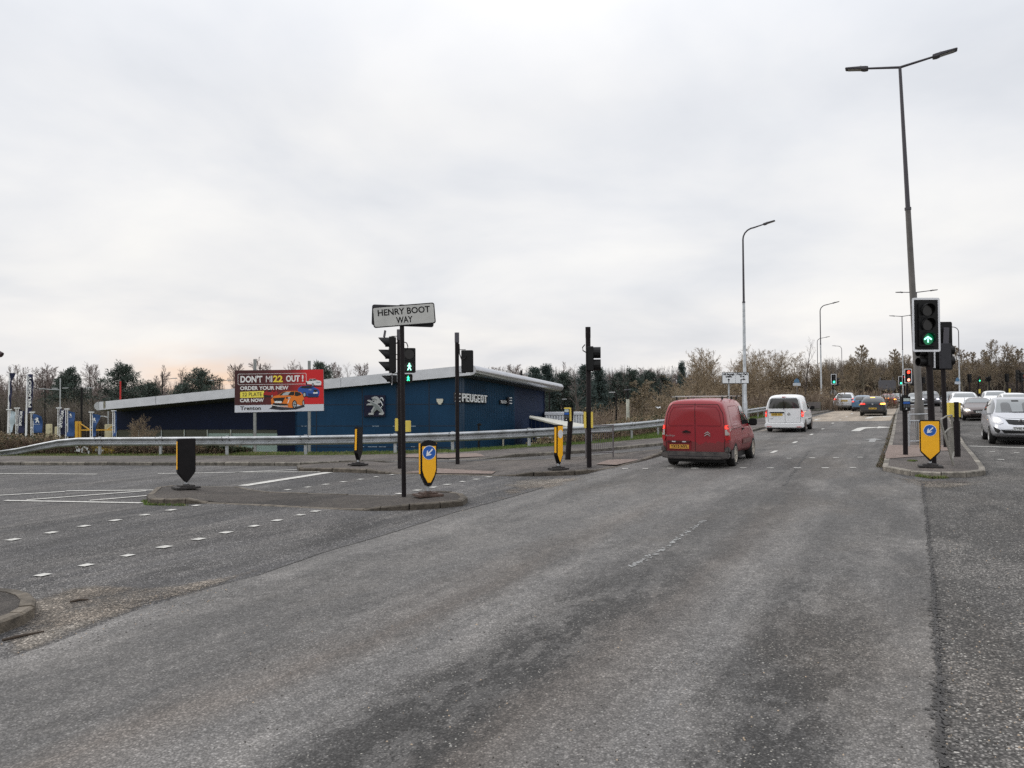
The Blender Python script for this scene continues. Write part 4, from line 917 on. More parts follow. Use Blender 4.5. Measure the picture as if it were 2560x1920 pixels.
for i in range(7):
    a = Pl2 + ww * (i / 7 + .004); b = Pl2 + ww * ((i + 1) / 7 - .004)
    o = bandwall('window', a, b, zb2 - .48, zt_ - .01, fr if i > 3 else mat('glass_olive', (.06, .065, .05), .3), th=.05, off=-.12)
    bandwall('transom', a, b, zb2 - .02, zb2 + .06, dkf, th=.05, off=-.02, parent=o); bandwall('mullion', a, a + ww.normalized() * .09, zb2 - .48, zt_ - .01, dkf, th=.05, off=-.02, parent=o)
    bandwall('pane_dark', a, b, zb2 - .48, zb2 - .04, mat('glass_dim', (.05, .06, .06), .15), th=.04, off=-.09, parent=o); bandwall('pane_band', a, b, zt_ - .30, zt_ - .015, mat('glass_olive', (.06, .065, .05), .3), th=.04, off=-.09, parent=o)
# ribbed side wall
def ribwall(name, a, b, za, zb_, m, n, pitch=.30, dp=.045, z0=None):
    z0 = C0.z if z0 is None else z0; d = b - a; d.z = 0; Ln = d.length; d.normalize(); vs = []; fs = []; k = int(Ln / pitch); prof = []
    for i in range(k):
        x = i * pitch; prof += [(x, 0), (x + pitch * .52, 0), (x + pitch * .60, dp), (x + pitch * .90, dp), (x + pitch * .98, 0)]
    prof.append((Ln, 0))
    for x, h in prof:
        q = a + d * x + n * h; zt = za + (zb_ - za) * x / Ln
        vs += [Vector((q.x, q.y, z0)) - C0, Vector((q.x, q.y, zt)) - C0]
    for i in range(len(prof) - 1): fs.append((2 * i, 2 * i + 2, 2 * i + 3, 2 * i + 1))
    return MB().add(vs, fs).build(name, m, B, fixn=False)
Ps = C0 + u2 * 9.2
ribwall('side_wall', Pn, Ps, 3.5, 3.5 - .6, NVS, nS)
quadwall('side_panel_wall', Ps, Pb, 2.9, 2.5, navy('cladding_slate', (.020, .034, .075)), .3, nS)
quadwall('corner_trim', Pn - nS * .05, Pn + u2 * .55, 3.5, 3.45, mat('corner_trim', (.035, .065, .11), .4, .3), .2, nS, z0=C0.z + .0).location = nS * .07
quadwall('back_wall', Pb, Pl + u2 * 15.5, 2.3, .8, NV2, .3, -nF)
# horizontal cladding joints
jm = mat('cladding_joint', (.004, .014, .035), .6)
for y, x0, x1 in ((1012, 812, 1140), (1065, 742, 1140), (1117, 742, 1140)):
    a, b = hit(nF, C0, x0, y), hit(nF, C0, x1, y); bandwall('joint_line', Vector((a.x, a.y, 0)), Vector((b.x, b.y, 0)), a.z - .03, (a.z + .03, a.z + .03), jm, th=.02, off=.012)
for x in (790, 905, 990, 1072):
    a = hit(nF, C0, x, 1100); bandwall('joint_line', a, a - e1 * .08, C0.z, topz(1 - (a - C0).length / Lk) - .05, jm, th=.02, off=.014)
a = hit(nF, C0, 875, 1117)
scr = mat('scuffed_paint', (.30, .38, .48), .6)
mb = MB()
random.seed(3)
for k in range(26):
    x = random.choice([random.uniform(757, 768), random.uniform(955, 1035), random.uniform(880, 1000)]); y = 1117 if x > 900 and random.random() < .7 else 1065.5
    q = hit(nF, C0, x, y) + nF * .016 - C0; w_ = random.uniform(.05, .22); mb.add([q - e1 * w_ - Vector((0, 0, .02)), q + e1 * w_ - Vector((0, 0, .02)), q + e1 * w_ + Vector((0, 0, .03)), q - e1 * w_ + Vector((0, 0, .03))], [(0, 1, 2, 3)])
mb.build('paint_scuffs', scr, B)
# ---- roof slab: polished edge all round, bull-nose on the side
def rz(p):                              # roof underside plane through the three wall tops
    d = p - C0; k = d.dot(nF.cross(Vector((0, 0, 1)))) ;
    M_ = Matrix(((e1.x, u2.x), (e1.y, u2.y))); a, b = M_.inverted() @ Vector((d.x, d.y)); return 3.42 - 2.40 * a / Lk - 1.0 * b / 15.5
ov = .55
RA = C0 - e1 * .3 + nF * ov + u2 * (-.3); RA = C0 + nF * .6 - e1 * 1.0; RBk = Pb + u2 * .9 - e1 * 1.0; RL = Pl + e1 * 1.2 + nF * .6; RLb = Pl + u2 * 16.4 + e1 * 1.2
slab = MB(); P4 = [RA, RL, RLb, RBk]
vs = [Vector((q.x, q.y, rz(q))) - C0 for q in P4] + [Vector((q.x, q.y, rz(q) + (.80 if q in (RA,) else .70))) - C0 for q in P4]
slab.add(vs, [(0, 1, 2, 3), (4, 7, 6, 5), (0, 4, 5, 1), (1, 5, 6, 2), (2, 6, 7, 3), (3, 7, 4, 0)])
rf = slab.build('roof', ROOFG, B)
# dark soffit just below the slab
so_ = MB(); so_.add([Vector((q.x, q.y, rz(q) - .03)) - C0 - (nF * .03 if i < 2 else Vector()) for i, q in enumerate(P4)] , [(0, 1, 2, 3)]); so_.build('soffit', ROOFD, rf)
# bull-nose along the side edge and round cap on the low left end
def half_tube(a, b, ra, rb_, za, zb_, out, name, m):
    d = (b - a).normalized(); vs = []; n = 14
    for p, r, z in ((a, ra, za), (b, rb_, zb_)):
        for i in range(n + 1):
            th = R(-95 + 190 * i / n); vs.append(Vector((p.x, p.y, z)) + out * math.cos(th) * r * 1.25 + Vector((0, 0, math.sin(th) * r)) - C0)
    fs = [(i, i + 1, n + 2 + i, n + 1 + i) for i in range(n)] + [tuple(range(n + 1)), tuple(range(n + 1, 2 * n + 2))[::-1]]
    return MB().add(vs, fs).build(name, m, rf, smooth=True)
half_tube(RA - nF * .0, RBk, .41, .36, rz(RA) + .40, rz(RBk) + .34, nS, 'rounded_eave', mat('eave_alu', (.50, .51, .54), .28, .65, var=.08, vscale=1.0))
half_tube(RL, RLb, .36, .36, rz(RL) + .35, rz(RLb) + .35, e1, 'rounded_eave', mat('eave_alu', (.5, .51, .54), .28, .65))
q = hit(nF, C0 + nF * .6, 261, 1012, .01) - C0
MB().box(q, (.20, .02, .60), math.atan2(e1.y, e1.x)).build('eave_stain', mat('stain_olive', (.20, .19, .15), .8, var=.5, vscale=5), rf)
for x in (389, 852): 
    q = hit(nF, C0 + nF * .6, x, 975 if x < 500 else 948, .008); q.z = rz(q) + .38; MB().box(q - C0, (.03, .01, .66), math.atan2(e1.y, e1.x)).build('fascia_joint', mat('joint_grey', (.24, .24, .26), .6), rf)
# ---- lion emblem
e = lambda x, y: (900 + .0603 * x, 960 + .0603 * y)
def onF(px, py, off): return hit(nF, C0, px, py, off) - C0
MB().add([onF(*e(*q), o) for o in (.02, .16) for q in ((170, 465), (1050, 465), (1045, 1350), (165, 1350))], [(4, 5, 6, 7), (0, 1, 5, 4), (1, 2, 6, 5), (2, 3, 7, 6), (3, 0, 4, 7)]).build('emblem_panel', mat('emblem_navy', (.003, .004, .028), .35), B)
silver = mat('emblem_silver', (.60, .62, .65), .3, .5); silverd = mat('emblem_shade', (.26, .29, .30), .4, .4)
def poly3(pts, off, th, m, name='lion_emblem', par=B, f=onF):
    b = tess([f(*q, off) for q in pts], pts)
    r = bmesh.ops.extrude_face_region(b, geom=b.faces[:]); nn = (nF if f is onF else nS)
    for v in r['geom']:
        if isinstance(v, bmesh.types.BMVert): v.co -= nn * th
    bmesh.ops.recalc_face_normals(b, faces=b.faces); me = bpy.data.meshes.new(name); b.to_mesh(me); b.free(); me.materials.append(m); return link(name, me, par)
body = [(285, 705), (310, 665), (360, 655), (420, 665), (560, 750), (610, 720), (590, 690), (540, 700), (505, 680), (510, 655), (560, 665), (600, 640), (560, 605), (490, 605), (465, 580), (530, 540), (610, 510), (700, 520), (760, 560), (800, 620), (850, 700), (850, 760), (760, 810), (720, 830), (800, 900), (870, 1000), (940, 1110), (995, 1215), (950, 1280), (775, 1275), (790, 1205), (860, 1180), (700, 1060), (570, 1190), (560, 1275), (345, 1275), (360, 1205), (470, 1190), (460, 1110), (560, 940), (600, 930), (500, 880), (440, 880), (340, 880), (265, 885), (280, 835), (340, 805), (440, 800), (400, 740), (340, 720)]
lion = poly3([e(*q) for q in body], .26, .08, silver)
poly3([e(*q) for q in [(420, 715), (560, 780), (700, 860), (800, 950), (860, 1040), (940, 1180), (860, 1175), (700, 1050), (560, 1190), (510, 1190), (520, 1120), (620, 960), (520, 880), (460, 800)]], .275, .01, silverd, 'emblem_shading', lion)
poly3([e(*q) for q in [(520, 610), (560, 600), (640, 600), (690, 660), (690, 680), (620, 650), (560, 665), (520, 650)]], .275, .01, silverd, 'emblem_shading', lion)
tail = [(860, 985), (920, 930), (945, 890), (900, 790), (840, 690), (835, 620), (870, 580), (920, 585), (950, 640), (975, 720)]
q = MB().tube([onF(*e(a, b), .23) for a, b in tail], [.05, .055, .055, .05, .05, .05, .05, .06, .06, .01], 8).build('lion_tail', silver, lion, smooth=True)
# alarm box
poly3([(1091, 997), (1107.5, 997), (1107, 1004), (1102, 1011), (1097, 1011), (1092, 1004)], .15, .12, mat('alarm_cream', (.62, .60, .52), .5), 'alarm_box')
# ---- PEUGEOT lettering on the ribbed wall, set on a black box
def onS(px, py, off): return hit(nS, C0, px, py, off) - C0
e8 = lambda x, y: (1120 + .1085 * x, 940 + .1085 * y)
def sbox(pts, o0, o1, m, name, par=B): return MB().add([onS(*e8(*q), o) for o in (o0, o1) for q in pts], [(4, 5, 6, 7), (0, 1, 5, 4), (1, 2, 6, 5), (2, 3, 7, 6), (3, 0, 4, 7), (0, 3, 2, 1)]).build(name, m, par)
sgnb = sbox([(318, 392), (905, 452), (885, 630), (318, 610)], .08, .16, mat('sign_black', (.008, .009, .018), .4), 'sign_box')
ltr = {'P': [[(0, 0), (0, 1), (.22, 1), (.22, 0)], [(.2, .85), (.2, 1), (.75, 1), (.95, .82), (.95, .55), (.75, .42), (.2, .42), (.2, .57), (.66, .57), (.74, .64), (.74, .78), (.66, .85)]],
       'E': [[(0, 0), (0, 1), (.22, 1), (.22, 0)], [(.2, .84), (.2, 1), (.9, 1), (.9, .84)], [(.2, .43), (.2, .58), (.8, .58), (.8, .43)], [(.2, 0), (.2, .15), (.9, .15), (.9, 0)]],
       'U': [[(0, .25), (0, 1), (.22, 1), (.22, .25)], [(.74, .25), (.74, 1), (.95, 1), (.95, .25)], [(0, .26), (.22, .26), (.32, .15), (.64, .15), (.74, .26), (.95, .26), (.78, .0), (.18, 0)]],
       'G': [[(.9, .80), (.70, .86), (.32, .86), (.22, .7), (.22, .3), (.32, .14), (.72, .14), (.72, .34), (.5, .34), (.5, .46), (.93, .46), (.93, .1), (.75, 0), (.2, 0), (0, .22), (0, .78), (.2, 1), (.72, 1), (.92, .92)]],
       'O': [[(0, .22), (0, .78), (.2, 1), (.48, 1), (.48, .85), (.32, .85), (.22, .72), (.22, .28), (.32, .15), (.48, .15), (.48, 0), (.2, 0)], [(.95, .22), (.95, .78), (.75, 1), (.47, 1), (.47, .85), (.63, .85), (.73, .72), (.73, .28), (.63, .15), (.47, .15), (.47, 0), (.75, 0)]],
       'T': [[(0, .84), (0, 1), (1, 1), (1, .84)], [(.39, 0), (.39, .86), (.61, .86), (.61, 0)]]}
wl = mat('letter_white', (.82, .84, .86), .4)
xs = [340, 430, 513, 602, 690, 765, 838, 915]
for i, ch in enumerate('PEUGEOT'):
    def lp(a, b):
        x = xs[i] + (xs[i + 1] - xs[i] - 12) * a; yt = 400 + (x - 340) * .089; yb = 588 + (x - 340) * .05; return e8(x, yb + (yt - yb) * b)
    for j, pl in enumerate(ltr[ch]): poly3([lp(*q) for q in pl], .30 + .002 * j, .10, wl, 'lettering', sgnb, f=onS)
sb = sbox([(130, 375), (318, 385), (318, 610), (130, 600)], .08, .22, mat('sign_black', (.01, .01, .02), .4), 'sign_end_box')
for y in (400, 488, 570): sbox([(160, y), (290, y + 3), (290, y + 26), (160, y + 22)], .225, .26, wl, 'stripe', sb)
s2 = sbox([(1195, 545), (1372, 552), (1372, 645), (1195, 642)], .08, .18, mat('sign_black', (.01, .01, .02), .4), 'small_sign')
def sletters(body_, x0, x1, y0, y1, m, par):
    me = text_mesh(body_, 1.0, bold=.02); X = [v.co.x for v in me.vertices]; Y = [v.co.y for v in me.vertices]
    for v in me.vertices:
        a = (v.co.x - min(X)) / (max(X) - min(X)); b = (v.co.y - min(Y)) / (max(Y) - min(Y)); v.co = onS(*e8(x0 + (x1 - x0) * a, y1 + (y0 - y1) * b + 6 * a), .20)
    me.materials.append(m); me.name = 'lettering'; return link('lettering', me, par)
sletters('TRENTON', 1215, 1362, 562, 628, wl, s2)
s3 = sbox([(1375, 480), (1430, 484), (1430, 660), (1375, 655)], .08, .3, mat('sign_black', (.01, .01, .02), .4), 'striped_sign')
for y in (494, 555, 618): sbox([(1418, y), (1478, y + 2), (1476, y + 20), (1418, y + 18)], .31, .34, wl, 'stripe', s3)
# small wall fittings and camera post in front of the ribbed wall
q = ray(1197, 1122, 56); pz = G(q.x, q.y); t = thing('camera_post', (q.x, q.y, q.z - 1.2), 'short black post with a small camera head before the ribbed wall', 'post'); hz_ = ray(1197, 1062, 56).z - q.z + 1.2
MB().tube([(0, 0, 0), (0, 0, hz_)], .07, 8).build('pole', BLK, t); MB().prism([(-.1, 0), (.22, .0), (.24, .06), (.05, .18), (-.1, .1)], 'y', -.07, .07).build('camera', BLK, t).location = (0, 0, hz_ - .05)
q = onS(1258, 1106, .14); MB().box(q, (.14, .14, 1.3)).build('wall_pipe', mat('pipe_cream', (.55, .52, .42), .6), B); MB().box(q + Vector((-.3, -.05, -.55)), (.5, .14, .14)).build('wall_pipe', mat('pipe_cream', (.55, .52, .42), .6), B)
# ---- annexe lean-to with pale roof
D1 = 60.0
def rz2(px, py, d): return ray(px, py, d)
A1_, A2_, A3_, A4_ = ray(1323, 1042.5, 64), ray(1428, 1069, 57), ray(1474, 1064, 64), ray(1326, 1039, 71); t = thing('loading_bay_annexe', (A1_.x, A1_.y, ZLOW), 'low dark blue annexe with a pale sloping roof at the end of the showroom', 'building annexe')
o = Vector((A1_.x, A1_.y, ZLOW)); F = [Vector((A1_.x, A1_.y, ZLOW)), Vector((A2_.x, A2_.y, ZLOW)), A2_ - Vector((0, 0, .12)), A1_ - Vector((0, 0, .12))]; K_ = [Vector((A4_.x, A4_.y, ZLOW)), Vector((A3_.x, A3_.y, ZLOW)), A3_ - Vector((0, 0, .12)), A4_ - Vector((0, 0, .12))]
MB().add([q - o for q in F + K_], [(0, 1, 2, 3), (1, 5, 6, 2), (5, 4, 7, 6), (4, 0, 3, 7), (3, 2, 6, 7)]).build('wall', NV2, t)
fw_ = Vector((0, -.15, 0)); r0 = [A1_ + fw_, A2_ + fw_, A3_ + Vector((.2, 0, 0)), A4_]
MB().add([q - o - Vector((0, 0, .1)) for q in r0] + [q - o + Vector((0, 0, .02)) for q in r0], [(0, 1, 2, 3), (4, 7, 6, 5), (0, 4, 5, 1), (1, 5, 6, 2), (2, 6, 7, 3), (3, 7, 4, 0)]).build('roof', mat('annexe_roof', (.46, .45, .40), .6, var=.12, vscale=1.5), t)
mb = MB()
for i in range(9): q = F[0].lerp(F[1], (i + .5) / 9); mb.box((q.x - o.x, q.y - o.y - .03, (F[3].lerp(F[2], (i + .5) / 9).z - ZLOW) / 2 - .0), (.04, .04, F[3].lerp(F[2], (i + .5) / 9).z - ZLOW - .1))
mb.build('wall_joints', jm, t)
# white ribbed container
q0 = ray(1363, 1031, 74); q1 = ray(1457, 1031, 74); t = thing('storage_container', (q0.x, q0.y, ZLOW), 'white ribbed container with a pale rim beyond the annexe roof', 'container'); w = q1.x - q0.x; H = q0.z - ZLOW
MB().box((w / 2, 1.25, H / 2 - .1), (w, 2.5, H - .2)).build('shell', mat('container_white', (.55, .57, .62), .5, var=.08), t)
mb = MB(); [mb.box((i * w / 14 + .12, -.06, H / 2 - .15), (.13, .14, H - .3)) for i in range(14)]; mb.build('ribs', mat('container_rib', (.66, .68, .73), .5), t)
MB().box((w / 2, 1.2, H - .12), (w + .1, 2.7, .24)).build('top_rim', mat('container_rim', (.60, .62, .68), .4), t)
# slatted white frame lying on the bank
q0 = ray(1365, 1104, 47); t = thing('slatted_frame', q0, 'white slatted frame lying on the bank below the barrier', 'slatted frame', R(8), tilt=(R(-38), 0))
MB().box((0, -.42, 0), (1.15, .06, .07)).box((0, .42, 0), (.95, .06, .07)).box((-.55, 0, 0), (.06, .86, .07)).box((.5, 0, 0), (.06, .86, .07)).build('frame', mat('frame_grey', (.42, .44, .47), .5), t)
mb = MB(); [mb.box((-.45 + .14 * i, 0, .02), (.07, .8, .03), R(-18)) for i in range(7)]; mb.build('slats', mat('slat_cream', (.60, .58, .46), .6), t)
# ================================================================ BILLBOARD
Db = 54.6; ck = lambda x, y: (560 + .1356 * x, 880 + .1356 * y)
TL, TR, BR, BL = ray(*ck(200, 340), Db), ray(*ck(1830, 320), Db), ray(*ck(1838, 1085), Db), ray(*ck(198, 1118), Db)
BO = Vector(((BL.x + BR.x) / 2, BL.y, ZLOW)); bb = thing('billboard', BO, 'red car sale billboard on two grey posts in front of the showroom', 'billboard')
def bbp(x, y, off=0.0):                # crop pixel -> board surface
    a = (x - 200) / 1633; yt = 340 - 20 * a; yb = 1118 - 33 * a; b = (yb - y) / (yb - yt)
    q = (BL.lerp(BR, a)).lerp(TL.lerp(TR, a), b); return q - BO + Vector((0, -off, 0))
def bpoly(pts, off, m, name='print', par=None, th=.003):
    b = tess([bbp(*q, off) for q in pts], pts)
    bmesh.ops.recalc_face_normals(b, faces=b.faces)
    if b.faces[:][0].normal.y > 0: bmesh.ops.reverse_faces(b, faces=b.faces)
    me = bpy.data.meshes.new(name); b.to_mesh(me); b.free(); me.materials.append(m); return link(name, me, par or panel)
vs = [bbp(*q, o) for o in (.0, -.10) for q in ((198, 338), (1836, 318), (1838, 1085), (197, 1120))]
panel = MB().add(vs, [(0, 1, 2, 3), (4, 5, 6, 7), (0, 1, 5, 4), (1, 2, 6, 5), (2, 3, 7, 6), (3, 0, 4, 7)]).build('panel', GALVD, bb)
gm = bpy.data.materials.new('poster_red'); gm.use_nodes = True; tt = gm.node_tree; pr = tt.nodes['Principled BSDF']; g = N(tt, 'ShaderNodeTexCoord'); s_ = N(tt, 'ShaderNodeSeparateXYZ'); L(tt, g.outputs['Object'], s_.inputs[0])
L(tt, ramp(tt, mth(tt, 'MULTIPLY_ADD', s_.outputs[0], 1 / 6.2, .5), [(0, (.045, .008, .010)), (.35, (.08, .010, .014)), (.62, (.20, .012, .018)), (.74, (.42, .012, .018)), (.80, (.62, .014, .020)), (1, (.62, .012, .018))]), pr.inputs['Base Color']); pr.inputs['Roughness'].default_value = .55
bpoly([(200, 341), (1833, 321), (1835, 958), (200, 982)], .006, gm, 'poster_background')
bpoly([(200, 984), (1835, 960), (1836, 1083), (199, 1116)], .006, mat('poster_pale', (.62, .64, .72), .5), 'poster_footer')
PWH = mat('poster_white', (.80, .80, .82), .5); PYE = mat('poster_yellow', (.88, .68, .06), .5); PBK = mat('poster_black', (.012, .010, .012), .5)
def btext(body_, x0, x1, y0, y1, m, bold=.02, off=.016, slope=None, cond=None):
    me = text_mesh(body_, 1.0, bold=bold); X = [v.co.x for v in me.vertices]; Y = [v.co.y for v in me.vertices]
    for v in me.vertices:
        a = (v.co.x - min(X)) / (max(X) - min(X)); b = (v.co.y - min(Y)) / (max(Y) - min(Y)); x = x0 + (x1 - x0) * a
        v.co = bbp(x, y1 + (y0 - y1) * b - (x - 200) * (slope if slope is not None else .012), off)
    me.materials.append(m); me.name = 'lettering'; return link('lettering', me, panel)
fo = [(270, 405), (1505, 388), (1520, 400), (1522, 580), (1505, 592), (275, 606), (258, 590), (256, 420)]; fi = [(274, 411), (1502, 394), (1513, 404), (1515, 576), (1502, 586), (279, 600), (264, 586), (262, 424)]
for i in range(8): bpoly([fo[i], fo[(i + 1) % 8], fi[(i + 1) % 8], fi[i]], .012, PWH, 'headline_frame')
btext("DON'T", 305, 710, 440, 568, PWH, .035); btext('M', 775, 858, 446, 565, PWH, .0); btext('I', 872, 892, 446, 565, PWH, .0); btext('22', 908, 1085, 442, 566, PYE, .035); btext('OUT', 1145, 1400, 442, 562, PWH, .035); btext('!', 1437, 1468, 436, 562, PWH, .04)
btext('ORDER YOUR NEW', 298, 1190, 634, 705, PWH, .03)
bpoly([(300, 735), (740, 716), (738, 836), (300, 848)], .010, mat('poster_plate', (.86, .74, .10), .5), 'number_plate_panel')
btext('22 PLATE', 340, 700, 750, 818, PBK, .004, .020); btext('CAR NOW', 298, 735, 862, 928, PWH, .03)
btext('Trenton', 303, 682, 1004, 1074, PBK, .022, .016)
ORG = mat('poster_orange', (.78, .20, .02), .4); ORD = mat('poster_orange_dark', (.45, .09, .01), .5); BLU = mat('poster_blue', (.02, .09, .38), .4); BLD = mat('poster_blue_dark', (.008, .03, .14), .4); RD_ = mat('poster_car_red', (.35, .01, .015), .4); GYB = mat('poster_grey', (.42, .46, .50), .5)
def ell(cx, cy, rx, ry, off, m, name='printed_wheel', n=18): bpoly([(cx + rx * math.cos(2 * math.pi * i / n), cy + ry * math.sin(2 * math.pi * i / n)) for i in range(n)][::-1], off, m, name)
# white pickup
bpoly([(1510, 600), (1800, 625), (1815, 640), (1640, 648), (1520, 612)], .010, mat('poster_shadow', (.10, .008, .01), .6), 'printed_shadow')
bpoly([(1508, 545), (1560, 535), (1580, 498), (1690, 495), (1725, 520), (1790, 535), (1797, 575), (1785, 612), (1700, 615), (1650, 600), (1515, 590)], .014, PWH, 'printed_pickup')
bpoly([(1562, 530), (1585, 503), (1620, 503), (1640, 530)], .018, PBK, 'printed_glass'); bpoly([(1630, 503), (1690, 500), (1720, 518), (1650, 530)], .018, PBK, 'printed_glass'); bpoly([(1700, 548), (1780, 550), (1778, 572), (1704, 572)], .018, GYB, 'printed_grille')
ell(1640, 605, 22, 32, .019, PBK); ell(1640, 605, 12, 20, .021, GYB); ell(1522, 580, 13, 28, .019, PBK)
# blue crossover
bpoly([(1450, 800), (1740, 815), (1745, 838), (1560, 842)], .010, PBK, 'printed_shadow')
bpoly([(1358, 700), (1375, 660), (1430, 625), (1560, 615), (1640, 640), (1700, 665), (1745, 690), (1765, 735), (1750, 800), (1730, 820), (1560, 818), (1500, 800), (1440, 770), (1375, 745)], .012, BLU, 'printed_crossover')
bpoly([(1400, 660), (1445, 625), (1590, 622), (1640, 655), (1600, 668), (1500, 672)], .016, PBK, 'printed_glass'); bpoly([(1640, 692), (1740, 695), (1700, 740), (1665, 738)], .016, PBK, 'printed_grille'); bpoly([(1645, 742), (1726, 738), (1726, 765), (1645, 770)], .017, PWH, 'printed_plate'); bpoly([(1560, 690), (1620, 690), (1610, 705), (1560, 700)], .017, GYB, 'printed_lamp')
ell(1483, 785, 33, 48, .018, PBK); ell(1483, 785, 20, 32, .020, GYB)
bpoly([(1540, 760), (1740, 780), (1738, 812), (1560, 812)], .017, BLD, 'printed_bumper')
# small red hatch
bpoly([(722, 790), (735, 750), (790, 715), (860, 698), (950, 705), (990, 740), (985, 800), (960, 835), (860, 850), (760, 840)], .012, RD_, 'printed_hatchback'); bpoly([(785, 735), (830, 705), (905, 702), (870, 735)], .016, PBK, 'printed_glass'); bpoly([(915, 708), (960, 712), (930, 732), (905, 735)], .016, PBK, 'printed_glass'); bpoly([(730, 790), (870, 800), (860, 845), (760, 838), (728, 820)], .017, PBK, 'printed_bumper'); ell(888, 815, 16, 34, .018, PBK); ell(888, 815, 9, 22, .020, GYB)
# orange car in front
bpoly([(830, 1048), (900, 1000), (1250, 1030), (1460, 975), (1490, 1010), (1330, 1060), (1050, 1072)], .011, mat('poster_floor_shadow', (.03, .03, .045), .7), 'printed_shadow')
bpoly([(865, 880), (890, 840), (920, 812), (1010, 790), (1090, 735), (1180, 720), (1330, 718), (1420, 745), (1450, 790), (1472, 840), (1475, 960), (1420, 985), (1345, 960), (1330, 1010), (1250, 1030), (1180, 1020), (1010, 1000), (880, 985)], .013, ORG, 'printed_car')
bpoly([(1015, 798), (1095, 738), (1300, 728), (1290, 800)], .017, PBK, 'printed_glass'); bpoly([(1100, 760), (1150, 735), (1230, 732), (1180, 795), (1060, 800)], .019, GYB, 'printed_glass'); bpoly([(1310, 728), (1400, 745), (1430, 790), (1350, 815), (1300, 805)], .017, PBK, 'printed_glass')
bpoly([(905, 850), (1130, 835), (1075, 935), (940, 935), (920, 900)], .018, PBK, 'printed_grille'); bpoly([(935, 905), (1065, 905), (1065, 942), (935, 940)], .020, PWH, 'printed_plate'); bpoly([(1140, 835), (1235, 822), (1225, 858), (1150, 862)], .020, PBK, 'printed_lamp')
for k in range(3): bpoly([(1183 + 17 * k, 830), (1194 + 17 * k, 829), (1190 + 17 * k, 858), (1179 + 17 * k, 859)], .022, PWH, 'printed_lamp')
bpoly([(1190, 880), (1212, 870), (1180, 950), (1168, 940)], .020, PWH, 'printed_lamp'); bpoly([(900, 940), (1165, 955), (1190, 985), (960, 990), (900, 975)], .020, PBK, 'printed_bumper'); bpoly([(870, 965), (960, 985), (1180, 992), (1180, 1002), (960, 996), (872, 980)], .022, PWH, 'printed_bumper')
ell(1300, 965, 44, 78, .020, PBK); ell(1300, 965, 30, 60, .022, GYB); ell(1300, 965, 9, 16, .025, PBK); ell(1462, 940, 20, 62, .020, PBK); ell(1463, 940, 11, 42, .022, GYB); ell(930, 1005, 45, 32, .0115, PBK)
for k in range(6):
    a = k * math.pi / 3; bpoly([(1300 + 8 * math.cos(a + .5), 965 + 14 * math.sin(a + .5)), (1300 + 29 * math.cos(a + .3), 965 + 58 * math.sin(a + .3)), (1300 + 29 * math.cos(a - .1), 965 + 58 * math.sin(a - .1))], .024, PBK, 'printed_spoke')
for x, yt in ((636.6, 898), (772.6, 902)):
    q = ray(x, yt, Db + .14) - BO; MB().box((q.x, q.y + .06, q.z / 2 - .2), (.17, .17, q.z + .4)).build('post', mat('billboard_post', (.27, .28, .28), .5, .3, var=.15, vscale=2), bb)
# ================================================================ FLAGS AND FORECOURT
ca = lambda x, y: (.1507 * x, 880 + .1507 * y)
FBL = mat('flag_blue', (.025, .075, .22), .7, var=.15, vscale=4); FNV = mat('flag_navy', (.010, .013, .05), .7, var=.2, vscale=3); FPL = mat('flag_pale', (.42, .50, .56), .7, var=.15, vscale=3)
def cloth(poly, D, m, parent, o, seed=0, name='banner'):
    b = bmesh.new(); pts = [ray(*ca(*q), D) - o for q in poly]; cs = [((p.x), (p.z)) for p in pts]; b.free()
    b = clip_grid(cs, .12)
    for v in b.verts: x, z = v.co.x, v.co.y; v.co = Vector((x, (pts[0].y) + .05 * math.sin(x * 9 + z * 2.3 + seed) + .04 * math.sin(z * 6 + seed), z))
    me = bpy.data.meshes.new(name); b.to_mesh(me); b.free(); me.materials.append(m); return link(name, me, parent, smooth=True)
def flag(post_x, post_top, poly, m, D, label, txt=None, tpos=None, lionat=None, tall=False, cat='flag'):
    q = ray(*ca(post_x, post_top), D); base = Vector((q.x, q.y, ZLOW)); t = thing('banner_flag', base, label, cat, group='flags along the showroom forecourt')
    H = q.z - ZLOW
    if tall: MB().tube([(-.12, 0, 0), (0, 0, H)], [.09, .05], 8).build('pole', WHT, t, smooth=True)
    else:
        for dx in (-.06, .09): MB().tube([(dx, 0, 0), (dx, 0, H)], .032, 8).build('pole', WHT, t, smooth=True)
        MB().box((0.01, 0, H), (.36, .14, .07)).build('pole_cap', WHT, t); MB().box((0, 0, H * .7), (.2, .06, .05)).box((0, 0, H * .5), (.2, .06, .05)).build('cross_piece', WHT, t)
    bn = cloth(poly, D, m, t, base, post_x)
    if txt:
        x, y, w_, h_, rot = tpos; c = ray(*ca(x, y), D) - base; s_ = D / FPX * .1507
        letters('lettering', txt, h_ * s_, WHS, bn, Matrix.Translation((c.x, c.y - .12, c.z)) @ FACE @ Matrix.Rotation(R(rot), 4, 'Z'), width=w_ * s_, bold=.01)
    if lionat:
        x, y, s_ = lionat; k = D / FPX * .1507 * s_ / 1000; c = ray(*ca(x, y), D) - base
        b = tess([(c.x + (a - 640) * k, c.y - .12, c.z - (z - 900) * k) for a, z in body], body); me = bpy.data.meshes.new('lion_emblem'); b.to_mesh(me); b.free(); me.materials.append(WHS); le = link('lion_emblem', me, bn)
        letters('lettering', 'PEUGEOT', 16 * D / FPX * .1507, WHS, bn, Matrix.Translation((c.x, c.y - .12, c.z - 0.62 * s_ * D / FPX * .1507)) @ FACE, width=s_ * 1.0 * D / FPX * .1507)
    return t
